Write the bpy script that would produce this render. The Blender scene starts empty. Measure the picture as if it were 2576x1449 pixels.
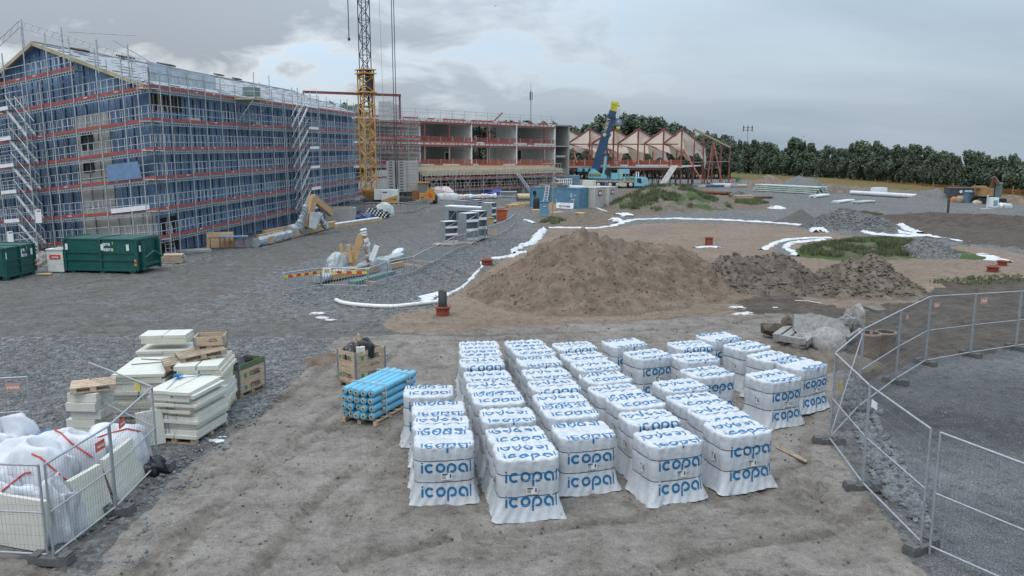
import bpy, math, random
import numpy as np
from mathutils import Vector, Matrix
from mathutils.bvhtree import BVHTree
random.seed(7)
C = bpy.context.scene.collection
# ------------------------------------------------------------------ camera, sky, sun, exposure
FD, PX, PY, HZ, CAMH = 2012.5, 1288.0, 724.5, 385.0, 7.0      # metres and pixels of a 2576-wide view
PITCH = math.atan((PY - HZ) / FD)
cam = bpy.data.cameras.new("camera"); camo = bpy.data.objects.new("camera", cam); C.objects.link(camo)
camo.location = (0, 0, CAMH); camo.rotation_euler = (math.pi / 2 - PITCH, 0, 0)
cam.sensor_width = 36.0; cam.lens = 36.0 * FD / 2576.0; cam.clip_start = 0.3; cam.clip_end = 4000
bpy.context.scene.camera = camo
W = bpy.data.worlds.new("World"); bpy.context.scene.world = W; W.use_nodes = True
SUN_EL, SUN_ROT = math.radians(64), math.radians(215)
def build_sky():
    nt = W.node_tree; N = nt.nodes; L = nt.links; N.clear()
    out = N.new("ShaderNodeOutputWorld"); mix = N.new("ShaderNodeMixShader")
    sky = N.new("ShaderNodeTexSky"); sky.sky_type = 'NISHITA'; sky.sun_disc = False
    sky.sun_elevation = SUN_EL; sky.sun_rotation = SUN_ROT; sky.air_density = 1.5; sky.dust_density = 2.5
    b1 = N.new("ShaderNodeBackground"); b1.inputs[1].default_value = 0.085; L.new(sky.outputs[0], b1.inputs[0])
    tc = N.new("ShaderNodeTexCoord"); sep = N.new("ShaderNodeSeparateXYZ"); L.new(tc.outputs["Generated"], sep.inputs[0])
    def M(op, a, b=None, clamp=False):
        n = N.new("ShaderNodeMath"); n.operation = op; n.use_clamp = clamp
        for i, s in enumerate((a, b)):
            if s is None: continue
            if isinstance(s, (int, float)): n.inputs[i].default_value = s
            else: L.new(s, n.inputs[i])
        return n.outputs[0]
    zc = M('MAXIMUM', sep.outputs[2], 0.0)
    den = M('ADD', zc, 0.30)
    cx = M('DIVIDE', sep.outputs[0], den); cy = M('DIVIDE', sep.outputs[1], den)
    cmb = N.new("ShaderNodeCombineXYZ"); L.new(cx, cmb.inputs[0]); L.new(cy, cmb.inputs[1])
    def noise(scale, det, rough, loc, dist=0.0, sc=(1, 1, 1)):
        mp = N.new("ShaderNodeMapping"); mp.inputs["Location"].default_value = loc; mp.inputs["Scale"].default_value = sc
        L.new(cmb.outputs[0], mp.inputs[0])
        n = N.new("ShaderNodeTexNoise"); n.inputs["Scale"].default_value = scale; n.inputs["Detail"].default_value = det
        n.inputs["Roughness"].default_value = rough; n.inputs["Distortion"].default_value = dist
        L.new(mp.outputs[0], n.inputs[0]); return n.outputs[0]
    n1 = noise(1.25, 9, 0.50, (3.3, 1.7, 0), 0.35)      # big banks
    n2 = noise(3.4, 10, 0.55, (8.1, 4.2, 2), 0.4)        # billows
    n3 = noise(0.9, 8, 0.52, (1.0, 9.0, 0), 0.3, (0.6, 1.5, 1))
    # strength of the cloud structure: strong on the left, smooth veil on the right
    left = M('MULTIPLY', sep.outputs[0], -1.55); left = M('ADD', left, 0.40, True)
    dens = M('ADD', M('MULTIPLY', n1, 0.6), M('MULTIPLY', n2, 0.4))
    dens = M('MULTIPLY', M('SUBTRACT', dens, 0.485), 11.0, False); dens = M('ADD', dens, 0.5, True)
    veil = M('ADD', M('MULTIPLY', M('SUBTRACT', n3, 0.5), 3.2), 0.52, True)
    r1 = N.new("ShaderNodeValToRGB"); L.new(dens, r1.inputs[0])
    e = r1.color_ramp.elements
    e[0].position = 0.0; e[0].color = (0.40, 0.50, 0.60, 1)
    e[1].position = 1.0; e[1].color = (0.225, 0.25, 0.285, 1)
    x = e.new(0.30); x.color = (0.46, 0.50, 0.54, 1)
    x = e.new(0.60); x.color = (0.36, 0.385, 0.415, 1)
    r2 = N.new("ShaderNodeValToRGB"); L.new(veil, r2.inputs[0])
    e = r2.color_ramp.elements
    e[0].position = 0.1; e[0].color = (0.245, 0.305, 0.37, 1)
    e[1].position = 0.95; e[1].color = (0.33, 0.395, 0.46, 1)
    mc = N.new("ShaderNodeMix"); mc.data_type = 'RGBA'; L.new(left, mc.inputs[0]); L.new(r2.outputs[0], mc.inputs[6]); L.new(r1.outputs[0], mc.inputs[7])
    # small dark scud on the veil
    b2 = N.new("ShaderNodeBackground"); L.new(mc.outputs[2], b2.inputs[0])
    st = M('ADD', M('MULTIPLY', zc, 1.9), 0.70)          # an overcast sky is brighter overhead
    L.new(st, b2.inputs[1])
    mix.inputs[0].default_value = 0.93
    L.new(b1.outputs[0], mix.inputs[1]); L.new(b2.outputs[0], mix.inputs[2]); L.new(mix.outputs[0], out.inputs[0])
build_sky()
sun = bpy.data.lights.new("sun", 'SUN'); suno = bpy.data.objects.new("sun", sun); C.objects.link(suno)
sun.energy = 0.8; sun.angle = math.radians(28); sun.color = (1.0, 0.97, 0.93)
# light comes from behind-left of the camera, high
suno.rotation_euler = (math.radians(26), 0, math.radians(-35)); suno.location = (0, 0, 60)
S = bpy.context.scene
S.view_settings.view_transform = 'Standard'; S.view_settings.look = 'None'; S.view_settings.gamma = 1.0
S.view_settings.exposure = 0.92
S.cycles.max_bounces = 6; S.cycles.transparent_max_bounces = 12; S.cycles.use_denoising = True; S.cycles.denoising_prefilter = 'ACCURATE'; S.cycles.denoising_input_passes = 'RGB_ALBEDO_NORMAL'
S.cycles.caustics_reflective = False; S.cycles.caustics_refractive = False

# ------------------------------------------------------------------ view helpers (pixel of the 2576-wide view -> point of the place)
def ray(x, y):
    u = (x - PX) / FD; v = (y - PY) / FD; c, s = math.cos(PITCH), math.sin(PITCH)
    return Vector((u, c - v * s, -s - v * c))
def G(x, y, z=0.0):
    d = ray(x, y); t = (z - CAMH) / d.z; return Vector((d.x * t, d.y * t, z))
def at(x, y, Y):
    d = ray(x, y); t = Y / d.y; return Vector((d.x * t, Y, CAMH + d.z * t))
def img(p):
    c, s = math.cos(PITCH), math.sin(PITCH); z = p[2] - CAMH
    dep = p[1] * c - z * s; up = p[1] * s + z * c
    return PX + FD * p[0] / dep, PY - FD * up / dep
# ------------------------------------------------------------------ materials
MATS = {}
def mat(name, col, rough=0.7, metal=0.0, var=0.15, vs=3.0, bump=0.0, bs=20.0, alpha=1.0, col2=None, spec=None, emit=None, stretch=None, trans=0.0):
    if name in MATS: return MATS[name]
    m = bpy.data.materials.new(name); m.use_nodes = True; nt = m.node_tree; N = nt.nodes; L = nt.links
    b = N["Principled BSDF"]; b.inputs["Roughness"].default_value = rough; b.inputs["Metallic"].default_value = metal
    if spec is not None: b.inputs["Specular IOR Level"].default_value = spec
    tc = N.new("ShaderNodeTexCoord"); src = tc.outputs["Object"]
    if stretch:
        mp = N.new("ShaderNodeMapping"); mp.inputs["Scale"].default_value = stretch; L.new(src, mp.inputs[0]); src = mp.outputs[0]
    n = N.new("ShaderNodeTexNoise"); n.inputs["Scale"].default_value = vs; n.inputs["Detail"].default_value = 6; n.inputs["Roughness"].default_value = 0.65
    L.new(src, n.inputs[0])
    r = N.new("ShaderNodeValToRGB"); L.new(n.outputs[0], r.inputs[0])
    c2 = col2 if col2 else tuple(min(1, c * (1 + var)) for c in col)
    c1 = tuple(c * (1 - var) for c in col)
    r.color_ramp.elements[0].position = 0.33; r.color_ramp.elements[0].color = (*c1, 1)
    r.color_ramp.elements[1].position = 0.67; r.color_ramp.elements[1].color = (*c2, 1)
    L.new(r.outputs[0], b.inputs["Base Color"])
    if bump > 0:
        n2 = N.new("ShaderNodeTexNoise"); n2.inputs["Scale"].default_value = bs; n2.inputs["Detail"].default_value = 4; L.new(src, n2.inputs[0])
        bp = N.new("ShaderNodeBump"); bp.inputs["Strength"].default_value = min(1, bump); bp.inputs["Distance"].default_value = 0.02 * max(1, bump)
        L.new(n2.outputs[0], bp.inputs["Height"]); L.new(bp.outputs[0], b.inputs["Normal"])
    if alpha < 1: b.inputs["Alpha"].default_value = alpha
    if trans > 0: b.inputs["Transmission Weight"].default_value = trans
    if emit: b.inputs["Emission Color"].default_value = (*emit, 1); b.inputs["Emission Strength"].default_value = 1
    MATS[name] = m; return m
galv = mat("galvanised_steel", (0.36, 0.38, 0.40), 0.45, 0.35, 0.2, 8)
pole_m = mat("scaffold_steel", (0.42, 0.44, 0.445), 0.5, 0.2, 0.25, 6)
lightpole = mat("light_aluminium", (0.60, 0.62, 0.64), 0.45, 0.2, 0.15, 5)
redm = mat("red_board", (0.34, 0.070, 0.060), 0.65, 0, 0.25, 4)
redsteel = mat("red_primer_steel", (0.225, 0.070, 0.058), 0.6, 0, 0.2, 2)
whitem = mat("white_paint", (0.72, 0.73, 0.74), 0.5, 0, 0.08, 3)
wood = mat("raw_timber", (0.50, 0.35, 0.20), 0.75, 0, 0.22, 2.5, 0.3, 30, stretch=(1, 1, 4))
oldwood = mat("weathered_timber", (0.30, 0.235, 0.17), 0.85, 0, 0.35, 5, 0.4, 30)
crate_m = mat("crate_timber", (0.46, 0.35, 0.25), 0.8, 0, 0.28, 4, 0.3, 40, stretch=(1, 1, 6))
conc = mat("concrete", (0.34, 0.335, 0.315), 0.85, 0, 0.15, 1.5, 0.3, 25)
dconc = mat("dark_concrete", (0.13, 0.13, 0.125), 0.85, 0, 0.25, 6, 0.4, 40)
black = mat("black_rubber", (0.022, 0.022, 0.024), 0.6, 0, 0.3, 5)
blackbag = mat("black_plastic", (0.015, 0.015, 0.018), 0.28, 0, 0.4, 4, 0.8, 8)
plastic = mat("white_plastic_sheet", (0.55, 0.57, 0.59), 0.38, 0, 0.12, 2, 1.0, 5)
eps = mat("white_foam_board", (0.57, 0.565, 0.50), 0.75, 0, 0.07, 4, 0.2, 60)
deckm = mat("deck_grey", (0.28, 0.29, 0.28), 0.7, 0.0, 0.25, 5)
# ------------------------------------------------------------------ mesh builder
class MB:
    def __init__(s): s.v = []; s.f = []; s.m = []; s.sm = []
    def add(s, vs, fs, mi=0, smooth=False):
        o = len(s.v); s.v.extend([tuple(v) for v in vs]); s.f.extend([tuple(i + o for i in f) for f in fs])
        s.m.extend([mi] * len(fs)); s.sm.extend([smooth] * len(fs)); return s
    def box(s, c, d, rz=0.0, mi=0, R=None):
        hx, hy, hz = d[0] / 2, d[1] / 2, d[2] / 2
        vs = [Vector((x, y, z)) for z in (-hz, hz) for y in (-hy, hy) for x in (-hx, hx)]
        if R is None: R = Matrix.Rotation(rz, 3, 'Z')
        c = Vector(c); vs = [R @ v + c for v in vs]
        return s.add(vs, [(0, 2, 3, 1), (4, 5, 7, 6), (0, 1, 5, 4), (2, 6, 7, 3), (0, 4, 6, 2), (1, 3, 7, 5)], mi)
    def beam(s, p, q, w, h, mi=0, up=(0, 0, 1)):
        p = Vector(p); q = Vector(q); d = (q - p); L = d.length
        if L < 1e-6: return s
        d.normalize(); u = Vector(up)
        if abs(d.dot(u)) > 0.98: u = Vector((0, 1, 0))
        x = d.cross(u).normalized(); z = x.cross(d).normalized()
        vs = []
        for o in (p, q):
            for a, b in ((-1, -1), (1, -1), (1, 1), (-1, 1)): vs.append(o + x * (a * w / 2) + z * (b * h / 2))
        return s.add(vs, [(0, 1, 2, 3), (7, 6, 5, 4), (0, 4, 5, 1), (1, 5, 6, 2), (2, 6, 7, 3), (3, 7, 4, 0)], mi)
    def tube(s, p, q, r, n=5, mi=0, r2=None, caps=True, smooth=True):
        p = Vector(p); q = Vector(q); d = (q - p)
        if d.length < 1e-6: return s
        d.normalize(); u = Vector((0, 0, 1)) if abs(d.z) < 0.9 else Vector((1, 0, 0))
        x = d.cross(u).normalized(); y = d.cross(x); r2 = r if r2 is None else r2
        vs = []
        for o, rr in ((p, r), (q, r2)):
            for i in range(n):
                a = 2 * math.pi * i / n; vs.append(o + x * (math.cos(a) * rr) + y * (math.sin(a) * rr))
        fs = [(i, (i + 1) % n, n + (i + 1) % n, n + i) for i in range(n)]
        s.add(vs, fs, mi, smooth)
        if caps: s.add(vs, [tuple(range(n - 1, -1, -1)), tuple(range(n, 2 * n))], mi, False)
        return s
    def path(s, pts, r, n=6, mi=0):
        for a, b in zip(pts[:-1], pts[1:]): s.tube(a, b, r, n, mi)
        return s
    def lathe(s, c, prof, n=16, mi=0, smooth=True, axis='Z'):
        vs = []; c = Vector(c)
        for r, z in prof:
            for i in range(n):
                a = 2 * math.pi * i / n
                v = Vector((r * math.cos(a), r * math.sin(a), z))
                if axis == 'X': v = Vector((v.z, v.x, v.y))
                if axis == 'Y': v = Vector((v.x, v.z, v.y))
                vs.append(c + v)
        fs = []
        for k in range(len(prof) - 1):
            for i in range(n):
                a, b = k * n + i, k * n + (i + 1) % n; fs.append((a, b, b + n, a + n))
        s.add(vs, fs, mi, smooth)
        s.add(vs, [tuple(range(n - 1, -1, -1)), tuple(range((len(prof) - 1) * n, len(prof) * n))], mi, False)
        return s
    def prism(s, poly, z0, z1, mi=0):
        n = len(poly); vs = [(x, y, z0) for x, y in poly] + [(x, y, z1) for x, y in poly]
        return s.add(vs, [tuple(range(n - 1, -1, -1)), tuple(range(n, 2 * n))] + [(i, (i + 1) % n, n + (i + 1) % n, n + i) for i in range(n)], mi)
    def extrude(s, pts, off, mi=0):
        n = len(pts); off = Vector(off); vs = [Vector(p) for p in pts] + [Vector(p) + off for p in pts]
        return s.add(vs, [tuple(range(n - 1, -1, -1)), tuple(range(n, 2 * n))] + [(i, (i + 1) % n, n + (i + 1) % n, n + i) for i in range(n)], mi)
    def grid(s, P, mi=0, smooth=True, closed=False):
        nr = len(P); nc = len(P[0]); vs = [p for r in P for p in r]; fs = []
        for i in range(nr - 1):
            for j in range(nc if closed else nc - 1):
                j2 = (j + 1) % nc; fs.append((i * nc + j, i * nc + j2, (i + 1) * nc + j2, (i + 1) * nc + j))
        return s.add(vs, fs, mi, smooth)
    def join(s, o, M=None, mi=None):
        vs = [M @ Vector(v) for v in o.v] if M is not None else o.v
        k = len(s.v); s.v.extend([tuple(v) for v in vs]); s.f.extend([tuple(i + k for i in f) for f in o.f])
        s.m.extend(o.m if mi is None else [mi] * len(o.f)); s.sm.extend(o.sm); return s
    def build(s, name, mats, parent=None, world=True):
        if not isinstance(mats, (list, tuple)): mats = [mats]
        me = bpy.data.meshes.new(name)
        off = Vector((0, 0, 0))
        if parent is not None and world: off = parent.matrix_basis.translation.copy() if parent.parent is None else ABS(parent)
        vs = [(v[0] - off.x, v[1] - off.y, v[2] - off.z) for v in s.v]
        me.from_pydata(vs, [], s.f)
        for m in mats: me.materials.append(m)
        me.polygons.foreach_set("material_index", s.m); me.polygons.foreach_set("use_smooth", s.sm); me.update()
        o = bpy.data.objects.new(name, me); C.objects.link(o)
        if parent is not None: o.parent = parent
        return o
def ABS(o):
    v = Vector((0, 0, 0))
    while o is not None: v += o.location; o = o.parent
    return v
def tag(o, label, cat, group=None, kind=None):
    o["label"] = label; o["category"] = cat
    if group: o["group"] = group
    if kind: o["kind"] = kind
    return o
def T(name, label, cat, loc=(0, 0, 0), group=None, rz=0.0):
    o = bpy.data.objects.new(name, None); C.objects.link(o); o.location = loc; o.rotation_euler = (0, 0, rz)
    o.empty_display_size = 0.2
    return tag(o, label, cat, group)
def copy_tree(o, parent=None):
    c = o.copy(); C.objects.link(c)
    if parent is not None: c.parent = parent
    for ch in list(o.children): copy_tree(ch, c)
    return c
def single(mb, name, mats, label, cat, group=None, loc=None):
    if loc is None:
        vs = np.array(mb.v); loc = Vector((vs[:, 0].mean(), vs[:, 1].mean(), vs[:, 2].min()))
    loc = Vector(loc); e = bpy.data.objects.new("tmp", None); e.location = loc
    mb2 = mb; vsave = mb.v; mb.v = [(v[0] - loc.x, v[1] - loc.y, v[2] - loc.z) for v in mb.v]
    o = mb.build(name, mats); mb.v = vsave; o.location = loc; bpy.data.objects.remove(e)
    return tag(o, label, cat, group)
# text -> flat mesh (verts in x right, y up)
TXT = {}
def text_mesh(s, bold=False):
    if s in TXT: return TXT[s]
    cu = bpy.data.curves.new("t", 'FONT'); cu.body = s; cu.size = 1.0; cu.align_x = 'CENTER'; cu.align_y = 'CENTER'; cu.resolution_u = 3
    if bold: cu.offset = 0.02
    o = bpy.data.objects.new("t", cu); C.objects.link(o)
    dg = bpy.context.evaluated_depsgraph_get(); me = o.evaluated_get(dg).to_mesh()
    vs = [v.co.copy() for v in me.vertices]; fs = [tuple(p.vertices) for p in me.polygons]
    o.evaluated_get(dg).to_mesh_clear(); bpy.data.objects.remove(o); bpy.data.curves.remove(cu)
    TXT[s] = (vs, fs); return TXT[s]
def put_text(mb, s, c, right, up, size, mi=0, bold=True, width=None):
    vs, fs = text_mesh(s, bold); c = Vector(c); right = Vector(right).normalized(); up = Vector(up).normalized()
    w = max(v.x for v in vs) - min(v.x for v in vs); kx = size if width is None else width / w
    mb.add([c + right * (v.x * kx) + up * (v.y * size) for v in vs], fs, mi)
# ------------------------------------------------------------------ numpy noise
_rng = np.random.RandomState(5); _perm = _rng.permutation(1024)
_val = _rng.rand(1024) * 2 - 1
def vnoise(x, y, seed=0):
    xi = np.floor(x).astype(np.int64); yi = np.floor(y).astype(np.int64); fx = x - xi; fy = y - yi
    fx = fx * fx * (3 - 2 * fx); fy = fy * fy * (3 - 2 * fy)
    def h(a, b): return _val[_perm[(_perm[(a + seed * 17) & 1023] + b) & 1023]]
    a = h(xi, yi); b = h(xi + 1, yi); c = h(xi, yi + 1); d = h(xi + 1, yi + 1)
    return (a * (1 - fx) + b * fx) * (1 - fy) + (c * (1 - fx) + d * fx) * fy
def fbm(x, y, sc, octv, seed=0, gain=0.5):
    s = np.zeros_like(x); amp = 1.0; tot = 0
    for i in range(octv):
        s += amp * vnoise(x * sc + 31.7 * i, y * sc - 17.3 * i, seed + i); tot += amp; amp *= gain; sc *= 2.03
    return s / tot
def inpoly(x, y, poly):
    r = np.zeros(x.shape, bool); n = len(poly)
    for i in range(n):
        x1, y1 = poly[i][0], poly[i][1]; x2, y2 = poly[(i + 1) % n][0], poly[(i + 1) % n][1]
        c = ((y1 > y) != (y2 > y)) & (x < (x2 - x1) * (y - y1) / (y2 - y1 + 1e-12) + x1); r ^= c
    return r
def np_mesh(name, verts, faces, mats, smooth=True, attrs=None):
    me = bpy.data.meshes.new(name); nv, nf = len(verts), len(faces); k = faces.shape[1]
    me.vertices.add(nv); me.vertices.foreach_set("co", verts.astype(np.float32).ravel())
    me.loops.add(nf * k); me.loops.foreach_set("vertex_index", faces.astype(np.int32).ravel())
    me.polygons.add(nf); me.polygons.foreach_set("loop_start", np.arange(0, nf * k, k, dtype=np.int32))
    me.polygons.foreach_set("use_smooth", np.full(nf, smooth))
    for m in (mats if isinstance(mats, (list, tuple)) else [mats]): me.materials.append(m)
    me.update(calc_edges=True)
    for an, arr in (attrs or {}).items():
        a = me.attributes.new(an, 'FLOAT_COLOR', 'POINT'); a.data.foreach_set("color", arr.astype(np.float32).ravel())
    o = bpy.data.objects.new(name, me); C.objects.link(o); return o
# ------------------------------------------------------------------ ground
def GP2(pts): return [tuple(G(x, y)[:2]) for x, y in pts]
SOIL = GP2([(120, 1600), (215, 1449), (300, 1370), (380, 1285), (520, 1135), (640, 1045), (720, 985), (770, 935), (835, 880), (860, 850), (1000, 838), (1150, 835), (1500, 812), (1770, 800),
            (2000, 790), (2160, 800), (2135, 960), (2100, 1060), (2140, 1180), (2200, 1290), (2330, 1449), (2420, 1600)])
CORN = GP2([(-400, 1600), (-300, 1280), (0, 1370), (110, 1425), (190, 1449), (240, 1600)])
SAND = GP2([(960, 815), (985, 790), (1100, 775), (1170, 722), (1215, 672), (1240, 655), (1310, 632), (1345, 605), (1372, 577), (1440, 575), (1560, 570), (1700, 560), (1860, 562), (1950, 568), (2060, 582),
            (2160, 600), (2490, 625), (2700, 660), (2700, 715), (2330, 738), (2200, 790), (1950, 800), (1600, 838), (1200, 838), (1000, 832)])
EARTH = GP2([(1330, 558), (1400, 540), (1480, 527), (1540, 505), (1560, 480), (1740, 470), (1850, 490), (1960, 520), (1900, 530), (1700, 535), (1560, 545), (1550, 566), (1440, 572), (1370, 572)])
GRASS = GP2([(1700, 440), (1840, 448), (2000, 457), (2100, 464), (2300, 480), (2576, 500), (2900, 520), (2900, 420), (2000, 400), (1500, 400), (1500, 432)])
DARK = GP2([(1830, 745), (1950, 735), (2060, 760), (2180, 790), (2250, 770), (2400, 705), (2900, 695), (2900, 870), (2576, 868), (2330, 905), (2200, 975), (2150, 960), (2130, 880), (2040, 815), (1900, 800)])
BANK = GP2([(2235, 560), (2278, 537), (2420, 538), (2576, 546), (2750, 560), (2750, 650), (2576, 622), (2440, 617), (2290, 590)])
ROAD = GP2([(-300, 700), (0, 690), (300, 695), (600, 640), (900, 560), (1250, 500), (1330, 515), (1100, 560), (980, 590), (760, 660), (520, 760), (200, 800), (700, 810), (1150, 808), (1500, 800), (1780, 795),
            (1770, 830), (1150, 850), (860, 850), (500, 850), (0, 840), (-300, 900)])
GREEN2 = GP2([(2044, 627), (2130, 600), (2320, 603), (2420, 625), (2485, 652), (2440, 668), (2250, 668), (2100, 655)])
YARD = GP2([(2190, 975), (2330, 905), (2576, 870), (2950, 860), (2950, 1700), (2450, 1700), (2350, 1449), (2250, 1250), (2165, 1090)])
CHURN = GP2([(2060, 1180), (2110, 1170), (2130, 1240), (2110, 1340), (2060, 1360), (2040, 1290)])
TRK = [[(230, 1449), (520, 1190), (740, 1030), (880, 930), (960, 860)], [(420, 1480), (680, 1250), (900, 1090), (1010, 1000)], [(900, 1480), (1180, 1400), (1600, 1370), (2000, 1290), (2120, 1180), (2100, 1000), (2060, 920)],
       [(-40, 790), (300, 735), (600, 650), (900, 585), (1100, 545), (1250, 510)], [(-40, 740), (250, 715), (520, 655), (800, 580), (1000, 540)], [(0, 830), (400, 820), (800, 822), (1200, 832), (1700, 812), (2000, 775), (2300, 735)], [(1150, 700), (1000, 640), (900, 600)], [(1560, 520), (1900, 560), (2250, 590)], [(2150, 840), (2350, 790), (2700, 760)]]
def tracks(x, y, wscale=1.0):
    out = np.zeros_like(x)
    for pl in TRK:
        pts = [np.array(G(*q)[:2]) for q in pl]
        for a, b in zip(pts[:-1], pts[1:]):
            dx, dy = b - a; LL = dx * dx + dy * dy; t = ((x - a[0]) * dx + (y - a[1]) * dy) / LL; m = (t > -.02) & (t < 1.02)
            d = ((x - a[0]) * dy - (y - a[1]) * dx) / math.sqrt(LL); d = d + 0.25 * vnoise(x * .25, y * .25, 7)
            for o in (-.95, .95): out = np.maximum(out, m * np.exp(-((d - o) / .17) ** 4))
    return out
def ground_h(x, y):
    d = np.hypot(x, y)
    h = 0.035 * fbm(x, y, 0.25, 4, 1) + 0.02 * fbm(x, y, 1.3, 3, 4)
    return h * np.clip(d / 30, 0.6, 2.5)
def build_ground():
    u = np.linspace(-1, 1, 1150); th = np.radians(38) * u + np.radians(30) * u ** 5
    r = np.concatenate([[0.5, 3, 6], 8.5 * np.exp(np.linspace(0, 1, 880) * math.log(60 / 8.5)), 60.3 * np.exp(np.linspace(0, 1, 300) * math.log(3200 / 60.3))]); nr = len(r)
    R, TH = np.meshgrid(r, th, indexing='ij')
    x = R * np.sin(TH); y = R * np.cos(TH)
    wx = x + 0.35 * fbm(x, y, 0.8, 4, 11) * np.clip(R / 15, 1, 6); wy = y + 0.5 * fbm(x, y, 0.8, 4, 15) * np.clip(R / 15, 1, 6)
    def z(poly): return inpoly(wx, wy, poly).astype(float)
    soil = z(SOIL); sand = z(SAND) * (1 - soil); corn = z(CORN); soil = np.maximum(soil, corn)
    earth = z(EARTH); dark = z(DARK) * (1 - soil); bank = z(BANK); grass = np.maximum(z(GRASS), (y > 700) * 1.0); road = z(ROAD) * (1 - soil) * (1 - sand)
    dark = np.maximum(dark, bank); sand *= (1 - dark)
    h = ground_h(x, y)
    rough = 0.030 * np.abs(fbm(x, y, 3.0, 4, 21)) + 0.016 * fbm(x, y, 9.0, 3, 25)
    # wheel ruts and trodden lumps
    lump = np.clip(fbm(x, y, 1.6, 4, 33) - 0.18, 0, 1) * 0.16
    trk = np.sin((x * 0.35 + y * 0.94) * 3.3 + 2.2 * fbm(x, y, 0.35, 3, 40)) * 0.016 * (fbm(x, y, 0.22, 2, 44) > 0.02)
    lump = lump + np.clip(0.5 - np.abs(fbm(x, y, 0.9, 5, 133)) * 9, 0, 1) * 0.03
    near = np.clip(1.6 - R / 40, 0, 1); h = h + near * (0.010 * fbm(x, y, 7, 3, 161) + 0.016 * np.abs(fbm(x, y, 4.2, 4, 165))) * soil
    h = h + rough * (0.6 + 0.9 * sand + 0.6 * earth) + soil * (lump * 0.55 + trk) + (dark + earth) * lump * 1.5
    # gravel bed is a little rougher
    grav = (1 - soil) * (1 - sand) * (1 - dark) * (1 - earth) * (1 - grass)
    h += grav * (0.022 * fbm(x, y, 6.0, 3, 51))
    tk = tracks(x, y); h = h - tk * 0.035 * (1 - sand * .5) + tk * 0.012 * np.sin(x * 30 + y * 19)
    cc0 = G(2088, 1262); churn = np.exp(-(((x - cc0.x + .5 * fbm(x, y, 1.2, 4, 139)) / .55) ** 2 + ((y - cc0.y + .6 * fbm(x, y, 1.2, 4, 137)) / 1.5) ** 2)) ; h = h + churn * np.clip(fbm(x, y, 3.5, 4, 141), -.2, 1) * 0.35
    yard = z(YARD)
    # tyre tread marks in the sand in front of the big heap
    a = np.array(G(1150, 822)[:2]); b = np.array(G(1700, 818)[:2])
    tt = ((x - a[0]) * (b[0] - a[0]) + (y - a[1]) * (b[1] - a[1])) / ((b - a) ** 2).sum(); dd = np.abs((x - a[0]) * (b[1] - a[1]) - (y - a[1]) * (b[0] - a[0])) / np.hypot(*(b - a))
    m = (tt > 0) & (tt < 1)
    h += m * (np.exp(-((dd - 0.7) / 0.25) ** 2) + np.exp(-((dd - 2.3) / 0.25) ** 2)) * (-0.05 + 0.02 * np.sin(tt * 260))
    # shallow step down from the yard gravel to the foreground soil, berm by the right fence
    h = h - np.maximum(R - 270, 0) * 0.0155 * np.clip((R - 270) / 60, 0, 1)
    V = np.stack([x.ravel(), y.ravel(), h.ravel()], 1)
    n2 = len(th); i = np.arange(nr - 1)[:, None] * n2 + np.arange(n2 - 1)[None, :]
    F = np.stack([i, i + n2, i + n2 + 1, i + 1], -1).reshape(-1, 4)[:, ::-1]
    one = np.ones(V.shape[0])
    wet = np.clip(0.5 + 1.6 * fbm(x, y, 0.12, 4, 61), 0, 1)
    z1 = np.stack([soil.ravel(), sand.ravel(), grass.ravel(), one], 1); z2 = np.stack([dark.ravel(), earth.ravel(), road.ravel(), one], 1); z3 = np.stack([yard.ravel(), (tk * (0.5 + 0.5 * np.clip(fbm(x, y, .5, 3, 151) * 3 + .5, 0, 1))).ravel(), churn.ravel(), one], 1)
    o = np_mesh("ground", V, F, ground_material(), True, {"zone_a": z1, "zone_b": z2, "zone_c": z3})
    o["kind"] = "structure"; o["label"] = "construction yard of grey gravel, brown soil and tan sand"; o["category"] = "ground"
    return o
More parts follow.
